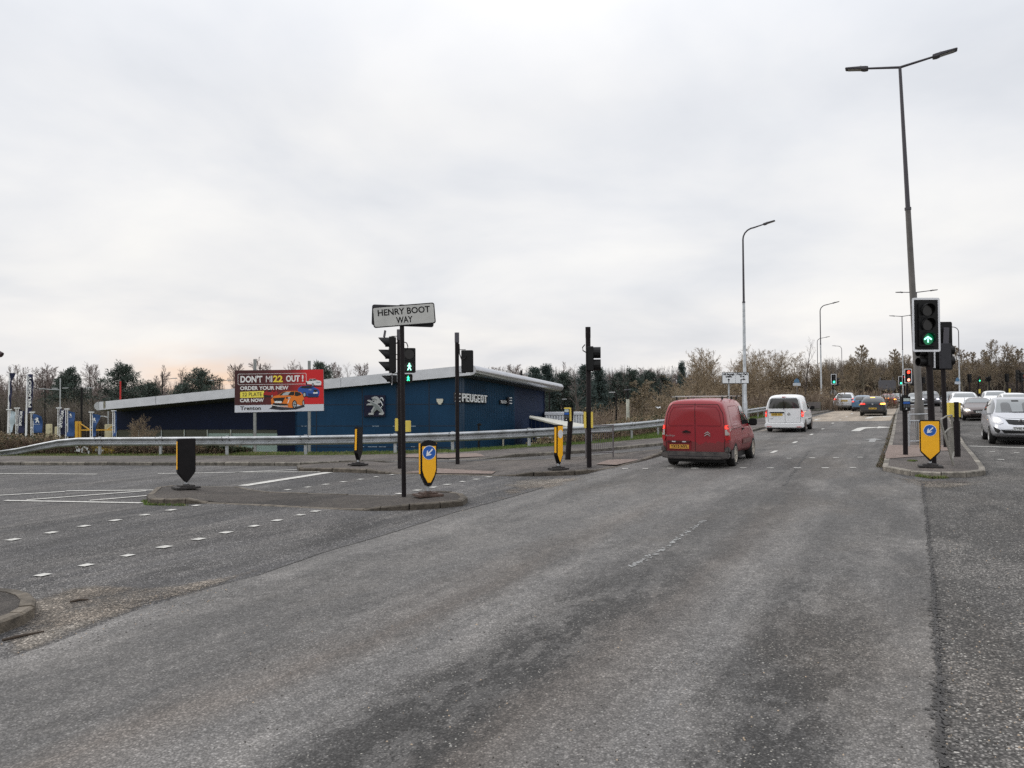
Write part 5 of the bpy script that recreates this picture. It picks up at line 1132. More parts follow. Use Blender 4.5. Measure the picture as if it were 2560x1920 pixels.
flag(157, 340, [(165, 345), (262, 352), (225, 430), (200, 480), (192, 900), (180, 1060), (160, 1000), (163, 600)], FNV, 66, 'tall furled navy flag, leftmost of the forecourt flags', tall=True)
flag(455, 362, [(470, 365), (552, 372), (548, 900), (540, 950), (500, 1000), (470, 1040)], FNV, 64, 'tall navy flag with a name running up it, white pole', 'PEUGEOT', (512, 660, 520, 62, 90), tall=True)
flag(148, 955, [(172, 970), (262, 1000), (250, 1090), (262, 1150), (215, 1220), (215, 1330), (172, 1330)], FPL, 58, 'short pale grey flag, lowest at the far left')
flag(280, 930, [(312, 955), (412, 985), (405, 1340), (308, 1340)], FNV, 58, 'short navy flag with white lettering between the two tall flag poles', 'SPOTICAR', (362, 1100, 250, 58, 86))
flag(530, 998, [(555, 1022), (700, 1068), (712, 1160), (700, 1340), (553, 1340)], FBL, 58, 'short blue flag with white lion, leftmost of the three blue ones', lionat=(630, 1130, 110))
flag(975, 928, [(1000, 945), (1090, 975), (1092, 1370), (998, 1370)], FNV, 60, 'short navy flag with white lettering beside a blue lion flag, mid-forecourt', 'SPOTICAR', (1038, 1110, 290, 62, 83))
flag(1105, 945, [(1122, 968), (1238, 1005), (1245, 1400), (1118, 1400)], FBL, 60, 'short blue lion flag left of the yellow height barrier', lionat=(1185, 1045, 62))
flag(1515, 997, [(1538, 1018), (1668, 1052), (1640, 1120), (1600, 1250), (1582, 1400), (1528, 1400)], FBL, 60, 'short blue lion flag blown narrow, right of the yellow height barrier', lionat=(1577, 1120, 75))
flag(1885, 975, [(1900, 970), (1936, 975), (1932, 1400), (1885, 1400)], FBL, 63, 'short blue flag half hidden against the showroom wall')
def px_box(mb, x0, y0, x1, y1, D, o, th=.2):
    a, b = ray(*ca(x0, y0), D) - o, ray(*ca(x1, y1), D) - o; mb.box(((a.x + b.x) / 2, (a.y + b.y) / 2, (a.z + b.z) / 2), (abs(b.x - a.x), th, abs(a.z - b.z)))
YB = mat('barrier_yellow', (.62, .34, .03), .5, var=.15); q = ray(*ca(1295, 1350), 68); o = Vector((q.x, q.y, ZLOW)); t = thing('height_barrier', o, 'yellow swing gate barrier on the forecourt behind the blue flags', 'gate')
mb = MB(); px_box(mb, 1253, 1150, 1300, 1480, 68, o); mb.build('post', YB, t); mb = MB(); px_box(mb, 1318, 1152, 1340, 1480, 68, o); mb.build('post', YB, t)
mb = MB(); px_box(mb, 1340, 1285, 1880, 1302, 68, o, .1); mb.build('arm', YB, t); a, b = ray(*ca(1335, 1190), 68) - o, ray(*ca(1480, 1285), 68) - o; MB().tube([a, b], .05, 6).build('brace', YB, t); a, b = ray(*ca(1860, 1235), 68) - o, ray(*ca(1780, 1290), 68) - o; MB().tube([a, b], .05, 6).build('brace', YB, t)
CR = mat('cream_panel', (.55, .50, .34), .6, var=.2, vscale=2)
for x0, x1, y0, lab in ((770, 856, 1195, 'cream panel standing by a dark post on the forecourt, left one'), (1745, 1868, 1200, 'larger cream panel behind the yellow barrier arm, next to the showroom'), (918, 962, 1240, 'narrow cream panel beside the navy lettered flag mid-forecourt')):
    q = ray(*ca(x0, 1400), 71); o = Vector((q.x, q.y, ZLOW)); mb = MB(); px_box(mb, x0, y0, x1, 1480, 71, Vector((0, 0, 0)), .3); ob = mb.build('cream_panel', CR, bevel=.03); tag(ob, lab, 'panel')
def simple_lamp(x, y0, y1, D, label, arms=(), r=.07, cam_=ca, m=BLK, zb_=ZLOW):
    q = ray(*cam_(x, y0), D); t = thing('car_park_lamp', (q.x, q.y, zb_), label, 'lamp post', group='lamp posts around the car parks'); H = q.z - zb_
    MB().tube([(0, 0, 0), (0, 0, H)], r, 8).build('column', m, t, smooth=True)
    for s, dz, ln in arms:
        MB().tube([(0, 0, H - dz), (s * ln, 0, H - dz + .1)], .035, 6).build('arm', m, t); mb = MB(); mb.box((s * (ln + .25), 0, H - dz + .12), (.55, .22, .09)); mb.build('lamp_head', GALV, t, bevel=.02)
    return t
simple_lamp(1000, 435, 1, 80, 'slim pale lamp post with one arm pointing left above the forecourt', [(-1, 3.4 * .35, 1.6)], .06, m=GALV)
simple_lamp(1355, 600, 1, 76, 'dark lamp post with twin arms behind the yellow height barrier', [(-1, .1, 1.3), (1, .1, .5)], .10)
simple_lamp(748, 560, 1, 84, 'thin dark lamp post among the bare trees left of the pines', [(-1, .4, 1.2), (1, .4, .8)], .05)
simple_lamp(1795, 960, 1, 72, 'thin pale post at the roof end by the cream panel', [(-1, .7, .4)], .05, m=GALV)
cc = lambda x, y: (.2893 * x, 860 + .2893 * y)
simple_lamp(1403, 240, 1, 92, 'dark lamp post rising above the low left half of the roof', [(1, .9, 1.2)], .06, cc)
simple_lamp(1902, 285, 1, 92, 'dark twin-arm lamp just left of the billboard above the roof', [(1, .5, .8), (-1, .5, .8)], .05, cc)
q = ray(301, 953, 88); o = MB().tube([(0, 0, 0), (0, 0, q.z - ZLOW)], .09, 8).build('red_pole', mat('red_paint', (.50, .02, .02), .5)); o.location = (q.x, q.y, ZLOW); tag(o, 'bright red pole sticking up above the low end of the roof', 'pole')
c3_ = lambda x, y: (1120 + .2893 * x, 780 + .2893 * y)
simple_lamp(635, 505, 1, 88, 'dark pole rising behind the showroom roof near its right eave', [(1, .5, .35)], .10, c3_)
simple_lamp(875, 690, 1, 80, 'paired lamp post beyond the right end of the showroom', [(-1, .05, .2), (1, .05, .2)], .09, c3_)
simple_lamp(983, 755, 1, 90, 'thin lamp post with a small square head in the scrub', [(1, .1, .05)], .05, c3_)
simple_lamp(1452, 705, 1, 72, 'black lamp post with a white head pointing left in the brown scrub', [(-1, .0, .12)], .07, c3_)
q = ray(*c3_(1552, 640), 66); t = thing('scrub_mast', (q.x, q.y, ZLOW), 'white-sleeved mast with a dark ringed top in the brown scrub', 'mast'); H = q.z - ZLOW
MB().tube([(0, 0, 0), (0, 0, H - 1.1)], .14, 10).build('white_sleeve', mat('sleeve', (.50, .50, .44), .7, var=.3, vscale=2), t); MB().tube([(0, 0, H - 1.1), (0, 0, H)], .08, 8).build('dark_top', BLK, t); MB().lathe([(0, 0), (.32, 0), (.3, .06), (0, .1)], (0, 0, H - .35)).build('ring', GRYB, t)
# ================================================================ VEHICLES
def paint(name, col, metal=.25, rough=.32, dirt=0.0, dirtc=(.20, .16, .13)):
    if name in MT: return MT[name]
    m = bpy.data.materials.new(name); m.use_nodes = True; t = m.node_tree; p = t.nodes['Principled BSDF']
    p.inputs['Metallic'].default_value = metal; p.inputs['Coat Weight'].default_value = .5; p.inputs['Coat Roughness'].default_value = .06
    c = N(t, 'ShaderNodeTexCoord'); s = N(t, 'ShaderNodeSeparateXYZ'); L(t, c.outputs['Object'], s.inputs[0])
    n = N(t, 'ShaderNodeTexNoise', i_Scale=2.2, i_Detail=6.0, i_Roughness=.65); L(t, c.outputs['Object'], n.inputs['Vector'])
    h = mth(t, 'ADD', s.outputs[2], mth(t, 'MULTIPLY', n.outputs[0], .6)); f = mth(t, 'MULTIPLY', ramp(t, h, [(.45, 1), (1.0, .75), (1.35, .28), (1.75, .05)]), dirt)
    L(t, mixc(t, f, col, dirtc), p.inputs['Base Color']); L(t, mth(t, 'ADD', mth(t, 'MULTIPLY', f, .6), rough), p.inputs['Roughness'])
    L(t, mth(t, 'MULTIPLY_ADD', f, -.5, .5), p.inputs['Coat Weight'])
    MT[name] = m; return m
def car_body(name, st, wheels, wr, mats, parent):
    """st: stations (y, z_bottom, z_belt, z_top, w_lower, w_belt, w_top)"""
    mb = MB(); rings = []
    for (y, zb, zbelt, zt, w, wb, wt) in st:
        hp = [(0, zb), (w * .72, zb), (w * .95, zb + .06), (w, zb + .35 * (zbelt - zb)), (w * .995, zb + .72 * (zbelt - zb)), (wb, zbelt), ((wb + wt) / 2 + .015, (zbelt + zt) / 2), (wt, zt - max(.02, .18 * (zt - zbelt))), (wt * .86, zt - .012), (0, zt)]
        rings.append([(x, y, z) for x, z in hp] + [(-x, y, z) for x, z in hp[-2:0:-1]])
    n = len(rings[0]); vs = [q for r in rings for q in r]; fs = []
    for i in range(len(rings) - 1):
        for j in range(n): fs.append((i * n + j, i * n + (j + 1) % n, (i + 1) * n + (j + 1) % n, (i + 1) * n + j))
    for e_, sgn in ((0, -1), (len(rings) - 1, 1)):   # inset end caps
        r = rings[e_]; cz = sum(q[2] for q in r) / n; b = len(vs)
        vs += [(x * .86, y + sgn * .012, cz + (z - cz) * .90) for x, y, z in r]
        for j in range(n):
            q = (e_ * n + j, e_ * n + (j + 1) % n, b + (j + 1) % n, b + j); fs.append(q[::-1] if sgn < 0 else q)
        vs += [(0, y + sgn * .018, z) for (x, y, z) in [vs[b + k] for k in range(10)]]; c = b + n
        for k in range(9):
            for side in (0, 1):
                j0, j1 = (k, k + 1) if side == 0 else ((n - k) % n, n - k - 1)
                if k == 0 : q = (b + j0, b + j1, c + 1) if True else 0
                elif k == 8: q = (b + j0, b + j1, c + 8)
                else: q = (b + j0, b + j1, c + k + 1, c + k)
                fs.append(q)
    mb.add(vs, fs); o = mb.build(name, mats[:2], parent, fixn=True)
    bm_ = bmesh.new(); bm_.from_mesh(o.data); bmesh.ops.delete(bm_, geom=[v for v in bm_.verts if not v.link_faces], context='VERTS'); bmesh.ops.recalc_face_normals(bm_, faces=bm_.faces); bm_.to_mesh(o.data); bm_.free()
    ss = o.modifiers.new('s', 'SUBSURF'); ss.levels = 2; ss.render_levels = 2
    # wheel arches
    cut = MB(); cut.k = 1; W_ = max(s[4] for s in st)
    for y in wheels:
        for sx in (-1, 1):
            cut.add(*_cyl((sx * (W_ - .12), y, wr), wr * 1.13, .46, 24))
    co = cut.build('cut', mats[:2], None)
    bo = o.modifiers.new('b', 'BOOLEAN'); bo.operation = 'DIFFERENCE'; bo.object = co; bo.solver = 'EXACT'
    bpy.context.view_layer.update(); dg = bpy.context.evaluated_depsgraph_get(); me = bpy.data.meshes.new_from_object(o.evaluated_get(dg)); me.name = name
    o.modifiers.clear(); o.data = me; bpy.data.objects.remove(co)
    me.polygons.foreach_set('use_smooth', [True] * len(me.polygons)); me.set_sharp_from_angle(angle=R(40))
    b = bmesh.new(); b.from_mesh(me); bvh = BVHTree.FromBMesh(b); b.free()
    return o, bvh
def _cyl(c, r, w, n):
    vs = []; 
    for s in (-1, 1):
        for i in range(n): a = 2 * math.pi * i / n; vs.append((c[0] + s * w / 2, c[1] + r * math.cos(a), c[2] + r * math.sin(a)))
    return vs, [tuple(range(n)), tuple(range(n, 2 * n))[::-1]] + [(i, n + i, n + (i + 1) % n, (i + 1) % n) for i in range(n)]
VW = {'rear': (Vector((0, 1, 0)), lambda a, b: (a, -6, b)), 'front': (Vector((0, -1, 0)), lambda a, b: (-a, 6, b)), 'right': (Vector((-1, 0, 0)), lambda a, b: (3, a, b)), 'left': (Vector((1, 0, 0)), lambda a, b: (-3, a, b)), 'top': (Vector((0, 0, -1)), lambda a, b: (a, b, 5))}
def decal(name, bvh, poly, view, m, parent, off=.006, cell=.07):
    if sum(poly[i][0] * poly[(i + 1) % len(poly)][1] - poly[(i + 1) % len(poly)][0] * poly[i][1] for i in range(len(poly))) < 0: poly = poly[::-1]
    d, fo = VW[view]; b = clip_grid(poly, cell); dead = []
    for v in b.verts:
        h = bvh.ray_cast(Vector(fo(v.co.x, v.co.y)), d, 12)
        if h[0] is None or h[3] > 8.5: dead.append(v)
        else: v.co = h[0] - d * off + (h[1] * off * .4 if h[1].dot(d) < 0 else Vector())
    if dead: bmesh.ops.delete(b, geom=dead, context='VERTS')
    big = [f for f in b.faces if max(e_.calc_length() for e_ in f.edges) > cell * 7]
    if big: bmesh.ops.delete(b, geom=big, context='FACES')
    b.normal_update()
    fl = [f for f in b.faces if f.normal.dot(d) > 0]
    if fl: bmesh.ops.reverse_faces(b, faces=fl)
    me = bpy.data.meshes.new(name); b.to_mesh(me); b.free(); me.materials.append(m); return link(name, me, parent, smooth=True)
def rr2(x0, z0, x1, z1, r=.03): return [(x0 + (x1 - x0) / 2 + a, z0 + (z1 - z0) / 2 + b) for a, b in rrect(x1 - x0, z1 - z0, min(r, abs(x1 - x0) * .45, abs(z1 - z0) * .45), n=3)]
def seam(poly, w): # closed polygon outline as thin quads
    out = []; n = len(poly)
    for i in range(n):
        a, b = Vector(poly[i]), Vector(poly[(i + 1) % n]); d = (b - a)
        if d.length < 1e-4: continue
        d.normalize(); q = Vector((-d.y, d.x)) * w / 2; out.append([tuple(a - q), tuple(b - q), tuple(b + q), tuple(a + q)])
    return out
def seams(name, bvh, lines, view, m, parent, w=.012, off=.004):
    """all door gaps of one side in one part"""
    b = bmesh.new(); d, fo = VW[view]
    for ln in lines:
        for a, c in zip(ln, ln[1:]):
            a2, c2_ = Vector(a), Vector(c); dd = c2_ - a2; k = max(1, int(dd.length / .07)); q = Vector((-dd.y, dd.x)).normalized() * w / 2; prev = None
            for i in range(k + 1):
                p = a2 + dd * i / k; pr = []
                for s in (-1, 1):
                    h = bvh.ray_cast(Vector(fo(p.x + q.x * s, p.y + q.y * s)), d, 12)
                    pr.append(b.verts.new(h[0] - d * off) if h[0] is not None and h[3] < 8.5 else None)
                if prev and all(prev) and all(pr): b.faces.new([prev[0], pr[0], pr[1], prev[1]])
                prev = pr
    me = bpy.data.meshes.new(name); b.to_mesh(me); b.free(); me.materials.append(m); return link(name, me, parent)
def wheel(parent, x, y, r, w=.2, rim=RIM, spokes=5, hub=.66):
    s = 1 if x > 0 else -1; c = (x, y, r)
    b = MB(); b.lathe([(r * .66, -w / 2), (r * .93, -w / 2), (r, -w / 2 + .03), (r, w / 2 - .03), (r * .93, w / 2), (r * .66, w / 2), (r * .66, -w / 2)], c, 'x', 28); ty = b.build('wheel', TYRE, parent, smooth=True)
    b = MB(); b.lathe([(0, s * (w / 2 - .05)), (r * .64, s * (w / 2 - .06)), (r * .67, s * (w / 2 + .002)), (r * .62, s * (w / 2 + .004)), (r * .60, s * (w / 2 - .02))], c, 'x', 28)
    b.lathe([(0, s * (w / 2 + .0)), (r * .13, s * (w / 2 - .002)), (r * .15, s * (w / 2 - .03))], c, 'x', 14)
    for i in range(spokes):
        a = 2 * math.pi * i / spokes + .3; u = Vector((0, math.cos(a), math.sin(a))); v = Vector((0, -math.sin(a), math.cos(a))); X = Vector((s, 0, 0)); o = Vector(c) + X * (w / 2 - .012)
        vs = [o + u * q + v * h * k + X * e_ for e_ in (0, -.03) for q, h, k in ((r * .08, r * .09, 1), (r * .62, r * .12, 1), (r * .62, r * .12, -1), (r * .08, r * .09, -1))]; b.add(vs, [(0, 1, 2, 3), (4, 7, 6, 5), (0, 4, 5, 1), (1, 5, 6, 2), (2, 6, 7, 3), (3, 7, 4, 0)])
    b.build('rim', rim, ty, smooth=True)
    b = MB(); b.lathe([(0, s * (w / 2 - .07)), (r * .64, s * (w / 2 - .07))], c, 'x', 20); b.build('brake_shadow', BLKM, ty)
def mirror(parent, x, y, z, m, s=1, sz=1.0):
    b = MB(); b.box((x + s * .0, y, z - .05), (.20, .07, .06)); b.box((x + s * .115, y - .0, z), (.17 * sz, .11, .155 * sz)); b.build('door_mirror', m, parent, bevel=.03, smooth=True)
def plate(parent, x, z, y, face, txt, m=PLY, w=.52, h=.11, tilt=0.0):
    b = MB(); rrp(b, w, h, .012, -.006, .006); o = b.build('number_plate', m, parent)
    rot = Matrix.Translation((x, y, z)) @ (Matrix.Rotation(R(180), 4, 'Z') if face == 'front' else Matrix.Identity(4)) @ Matrix.Rotation(R(tilt), 4, 'X'); o.data.transform(rot)
    if txt: letters('plate_lettering', txt, h * .95, BLK, o, rot @ Matrix.Translation((0, -.0085, 0)) @ FACE, width=w * .88, bold=.002)
    return o
def body_y(bvh, x, z, view='rear'):
    d, fo = VW[view]; h = bvh.ray_cast(Vector(fo(x, z) if view == 'rear' else fo(-x, z)), d, 12); return h[0].y if h[0] is not None else 0
def veh(name, px, py, label, cat, yaw=RYAW, group=None, off=.004, P=None):
    p = P or at(px, py, off); t = thing(name, p, label, cat, yaw, group); t.rotation_euler = (.009, 0, yaw) if abs(yaw - RYAW) < 1 else (-.009, 0, yaw); return t
DG = mat('door_gap', (.010, .008, .008), .8); TRIM = mat('dark_trim', (.035, .034, .038), .55, var=.15); TRIMG = mat('grey_trim', (.10, .09, .088), .6, var=.2)
VG = 'vehicles heading away along the main road'; VO = 'vehicles queuing towards the camera'
def sill(bvh): pass
# --------------------------------------------------- dirty red panel van (nearest)
def red_van():
    lw, rw = at(1685, 1163, .004), at(1822, 1161, .004)
    t = veh('panel_van', 0, 0, 'dirty dark red panel van with roof bars and orange number plate, nearest vehicle', 'van', group=VG, P=RV0)
    pt = paint('van_red', (.29, .004, .014), .0, .35, .85, (.13, .040, .038)); W_ = .905
    st = [(-2.17, .34, .98, 1.66, .80, .84, .62), (-2.14, .30, 1.00, 1.80, .885, .88, .72), (-2.02, .29, 1.02, 1.83, .905, .89, .75), (-1.2, .28, 1.04, 1.85, .905, .89, .755), (-.2, .28, 1.04, 1.855, .905, .885, .75), (.5, .28, 1.04, 1.81, .905, .88, .70), (.85, .24, 1.03, 1.66, .905, .88, .66), (1.15, .24, 1.02, 1.42, .905, .87, .64), (1.42, .24, .98, 1.14, .90, .84, .66), (1.8, .25, .90, 1.02, .88, .80, .6), (2.08, .28, .78, .86, .80, .72, .5), (2.19, .34, .62, .68, .68, .6, .4)]
    bd, bv = car_body('body', st, (-1.32, 1.40), .325, [pt, BLKM], t)
    # rear doors
    dk = mat('van_recess', (.20, .006, .014), .4, .1)
    mid = -.0
    seams('door_gap', bv, [[(.015, .45), (.015, 1.72)], [(-.76, .50), (-.80, .9), (-.74, 1.45), (-.62, 1.68)], [(.77, .50), (.80, .9), (.74, 1.45), (.62, 1.68)], [(-.62, 1.685), (.62, 1.685)]], 'rear', DG, t, .014)
    for sx in (-1, 1):
        x0, x1 = (.06, .70) if sx > 0 else (-.70, -.03)
        out = [(x0, 1.13), (x1 * .98 if sx > 0 else x1, 1.12), (x1, 1.2), (x1 * .92 if sx > 0 else x1, 1.5), (x1 * .8 if sx > 0 else x1 + .03, 1.62), (x0, 1.64)] if sx > 0 else [(x1, 1.13), (x0 + .03, 1.12), (x0 - .02, 1.2), (x0 + .06, 1.5), (x0 + .14, 1.62), (x1, 1.64)]
        seams('pressed_panel_edge', bv, [out], 'rear', dk, t, .024, .005)
    # lamps
    for s in (-1, 1):
        pl = [(s * .78, 1.15), (s * .90, 1.12), (s * .905, .76), (s * .82, .73), (s * .79, .80)]
        lm = decal('tail_lamp', bv, pl, 'rear', LRED, t, .022); decal('lit_lens', bv, rr2(*sorted((s * .795, s * .885))[:1], 1.04, sorted((s * .795, s * .885))[1], 1.14, .04), 'rear', LRON, lm, .034)
        decal('clear_lens', bv, rr2(sorted((s * .80, s * .885))[0], .88, sorted((s * .80, s * .885))[1], 1.03, .01), 'rear', mat('lamp_grey', (.42, .38, .36), .3), lm, .034)
        pl2 = [(-2.16, .76), (-2.16, 1.12), (-2.06, 1.14), (-2.03, 1.02), (-2.05, .84), (-2.03, .74)]
        decal('lamp_side', bv, pl2, 'right' if s > 0 else 'left', LRED, lm, .016)
    # bumper
    bu = mat('bumper_grey', (.040, .036, .036), .6, var=.3, vscale=5, col2=(.075, .065, .06))
    b = MB(); prof = [(-.90, .27), (-.90, .40), (-.86, .44), (.86, .44), (.90, .40), (.90, .27), (.66, .24), (-.66, .24)]
    b.prism(prof, 'y', -2.25, -2.02); bo_ = b.build('rear_bumper', bu, t, bevel=.05, smooth=True)
    for s in (-1, 1): MB().prism([(s * .775, .42), (s * .905, .42), (s * .905, .58), (s * .80, .58)], 'y', -2.235, -2.0).build('bumper_corner', bu, bo_, bevel=.03)
    MB().prism([(-.72, .315), (.72, .315), (.72, .335), (-.72, .335)], 'y', -2.265, -2.24).build('bumper_step', TRIM, bo_, bevel=.008)
    for s in (-1, 1): MB().box((s * .905, -1.78, .36), (.03, .34, .24)).build('bumper_return', bu, t, bevel=.02)
    # tailgate hardware
    y = body_y(bv, -.2, .96) - .03; MB().prism([(-.33, .945), (-.10, .945), (-.10, .965), (-.17, .985), (-.22, 1.01), (-.27, .985), (-.33, .965)], 'y', y - .03, y + .03).build('door_handle', BLKM, t, bevel=.008)
    y = body_y(bv, -.42, .56) - .012; rec = decal('plate_recess', bv, rr2(-.73, .475, -.09, .73, .03), 'rear', dk, t, .006)
    plate(t, -.41, .565, y - .012, 'rear', 'YX15 NYL', PLYD); MB().box((-.42, y - .02, .705), (.62, .05, .035)).build('light_bar', mat('dk_red', (.06, .006, .008), .5), t)
    for x in (-.55, -.27): MB().box((x, y - .048, .70), (.10, .01, .025)).build('plate_light', LWHT, t)
    yb_ = body_y(bv, .34, .86) - .012
    for k in (0, 1): q = MB(); q.prism([(.26, .845 + k * .055), (.34, .90 + k * .055), (.42, .845 + k * .055), (.42, .862 + k * .055), (.34, .925 + k * .055), (.26, .862 + k * .055)], 'y', yb_ - .012, yb_); q.build('chevron_badge', CHR, t)
    letters('model_lettering', 'Berlingo', .075, mat('dull_chrome', (.40, .34, .33), .5, .4), t, Matrix.Translation((-.66, body_y(bv, -.66, .86) - .012, .86)) @ FACE)
    # sides
    for s, v in ((1, 'right'), (-1, 'left')):
        seams('blank_window_edge', bv, [[(-1.72, 1.10), (-1.78, 1.30), (-1.72, 1.58), (-1.60, 1.63), (-.62, 1.63), (-.50, 1.50), (-.45, 1.18), (-.52, 1.09), (-1.72, 1.10)]], v, dk, t, .02)
        decal('side_window', bv, [(-.28, 1.10), (-.30, 1.52), (-.20, 1.62), (.42, 1.60), (.78, 1.44), (1.02, 1.16), (.98, 1.08)], v, GLS, t, .008)
        seams('door_gap', bv, [[(-.36, .36), (-.38, 1.66)], [(.92, .40), (1.06, .8), (1.04, 1.1)], [(-1.85, 1.02), (-.36, 1.03)], [(-.36, .34), (.92, .36)]], v, DG, t, .013)
        b = MB(); b.box((s * .915, .25, .62), (.028, 1.16, .13)); b.build('rub_strip', mat('van_strip', (.16, .06, .055), .6, var=.3), t, bevel=.012)
        MB().box((s * .90, -.22, .97), (.05, .20, .05)).build('door_handle', BLKM, t, bevel=.012)
        mirror(t, s * .87, .92, 1.12, BLKM, s, 1.35)
        for y in (-1.32, 1.40): wheel(t, s * .80, y, .325, .21, RIMD, 8)
    decal('windscreen', bv, [(-.62, 1.12), (-.58, 1.62), (.58, 1.62), (.62, 1.12)], 'front', GLS, t, .01)
    b = MB(); b.box((0, -.1, .235), (1.45, 3.9, .17)); b.build('underbody', BLKM, t)
    # roof bars
    al = mat('bar_alu', (.60, .62, .60), .4, .5)
    rk = MB(); rk.box((0, -1.62, 1.892), (1.52, .04, .02)); rk.box((0, -.35, 1.895), (1.52, .04, .02)); rk.box((0, .35, 1.89), (1.46, .04, .02)); rk.box((-.02, -1.05, 1.905), (1.60, .035, .018)).build('roof_bars', al, t, bevel=.01)
    for y in (-1.62, -.35, .35):
        for s in (-1, 1): MB().box((s * .62, y, 1.85), (.045, .06, .09), tx=.7, ty=.7).build('bar_foot', BLKM, t); MB().box((s * .775, y, 1.892), (.03, .055, .035)).build('bar_end', BLKM, t)
    for x in (-.45, -.28, .1): MB().box((x, -.5, 1.82), (.05, .05, .07)).build('bar_clip', BLKM, t)
    return t
RV0 = at(1757, 1163, .004); RV0 = RV0 + RD * 1.30 ; RV0.z = G(RV0.x, RV0.y) + .004
red_van()
# --------------------------------------------------- generic builder for the rest
def lampset(bv, t, polys, view, m, name, inner=None, off=.014):
    for pl in polys:
        for s in (-1, 1):
            q = [(s * a, b) for a, b in pl]; l_ = decal(name, bv, q, view, m, t, off)
            if inner: decal('lamp_lens', bv, [(s * a, b) for a, b in inner[0]], view, inner[1], l_, off + .010)
def white_van():
    P = at(1967, 1079, .004) + RD * 1.3; P.z = G(P.x, P.y) + .004
    t = veh('panel_van', 0, 0, 'clean white van with one wide dark rear window and yellow plate', 'van', group=VG, P=P)
    pt = paint('van_white', (.84, .85, .86), .0, .35, .10, (.35, .33, .30))
    st = [(-2.18, .34, .98, 1.68, .80, .84, .62), (-2.15, .24, 1.00, 1.76, .87, .865, .68), (-2.03, .22, 1.02, 1.80, .895, .875, .70), (-1.2, .22, 1.04, 1.825, .897, .88, .71), (-.2, .22, 1.04, 1.825, .897, .88, .70), (.5, .22, 1.04, 1.78, .897, .875, .68), (.9, .22, 1.03, 1.60, .897, .87, .64), (1.2, .22, 1.02, 1.36, .897, .86, .62), (1.45, .22, .98, 1.12, .89, .82, .6), (1.8, .25, .90, 1.0, .86, .78, .55), (2.1, .28, .74, .82, .78, .7, .5), (2.2, .34, .6, .66, .66, .6, .4)]
    bd, bv = car_body('body', st, (-1.34, 1.34), .325, [pt, BLKM], t)
    decal('rear_window', bv, [(-.70, 1.15), (-.70, 1.20), (-.63, 1.58), (-.56, 1.64), (.56, 1.65), (.63, 1.58), (.72, 1.2), (.70, 1.16)], 'rear', GLS, t, .008)
    seams('door_gap', bv, [[(.05, .48), (.05, 1.12)], [(-.72, .48), (-.76, 1.1), (-.66, 1.66)], [(.74, .48), (.77, 1.1), (.66, 1.66)], [(-.72, .48), (.74, .48)]], 'rear', DG, t, .010)
    for s in (-1, 1):
        lm = decal('tail_lamp', bv, [(s * .77, 1.10), (s * .885, 1.06), (s * .89, .74), (s * .79, .73)], 'rear', LRED, t, .02)
        decal('lit_lens', bv, rr2(min(s * .795, s * .875), .77, max(s * .795, s * .875), .98, .02), 'rear', LRON, lm, .032); decal('reversing_lens', bv, rr2(min(s * .80, s * .86), .885, max(s * .80, s * .86), .93, .01), 'rear', LWHT, lm, .036)
    b = MB(); b.prism([(-.90, .24), (-.90, .40), (-.86, .47), (.86, .47), (.90, .40), (.90, .24), (.7, .22), (-.7, .22)], 'y', -2.26, -2.02); bm2 = b.build('rear_bumper', pt, t, bevel=.04, smooth=True)
    for s in (-1, 1): MB().box((s * .68, -2.265, .275), (.22, .012, .03)).build('reflector', LRED, bm2)
    y = body_y(bv, -.35, .88) - .012; MB().box((-.33, y - .012, .955), (.68, .04, .055)).build('handle_bar', BLKM, t, bevel=.01); plate(t, -.33, .86, y - .01, 'rear', 'GN08 YHT', PLY)
    y = body_y(bv, .20, .88) - .01; q = MB(); disc(q, .22, .88, .062, y, 18, .01); bg = q.build('round_badge', GRYB, t); q = MB(); disc(q, .22, .88, .045, y - .0105, 18, .004); q.build('badge_centre', CHR, bg)
    letters('model_lettering', 'Caddy', .06, TRIM, t, Matrix.Translation((-.58, body_y(bv, -.58, .66) - .012, .66)) @ FACE); letters('model_lettering', 'TDI', .04, TRIM, t, Matrix.Translation((.62, body_y(bv, .62, .70) - .012, .70)) @ FACE)
    MB().box((0, body_y(bv, 0, 1.70) - .01, 1.70), (.16, .03, .035)).build('high_brake_lamp', LRED, t)
    y = body_y(bv, -.02, 1.2) - .03; MB().tube([(-.02, y, 1.10), (.0, y, 1.20), (.06, y - .0, 1.38)], .012, 6).build('wiper', BLKM, t)
    for s, v in ((1, 'right'), (-1, 'left')):
        decal('side_window', bv, [(-.28, 1.10), (-.30, 1.52), (-.20, 1.62), (.42, 1.60), (.80, 1.42), (1.05, 1.16), (1.0, 1.08)], v, GLS, t, .008)
        seams('door_gap', bv, [[(-.36, .34), (-.38, 1.66)], [(.92, .4), (1.06, .8), (1.04, 1.1)], [(-1.8, 1.02), (-.36, 1.03)]], v, DG, t, .012)
        MB().box((s * .903, .25, .60), (.02, 1.1, .035)).build('rub_strip', TRIM, t); mirror(t, s * .86, .92, 1.12, BLKM, s, 1.2)
        for y in (-1.34, 1.34): wheel(t, s * .79, y, .325, .21, mat('wheel_trim', (.16, .12, .10), .6, var=.3), 7)
    decal('windscreen', bv, [(-.62, 1.12), (-.56, 1.60), (.56, 1.60), (.62, 1.12)], 'front', GLS, t, .01); MB().box((0, -.1, .23), (1.4, 3.9, .16)).build('underbody', BLKM, t)
    return t
white_van()
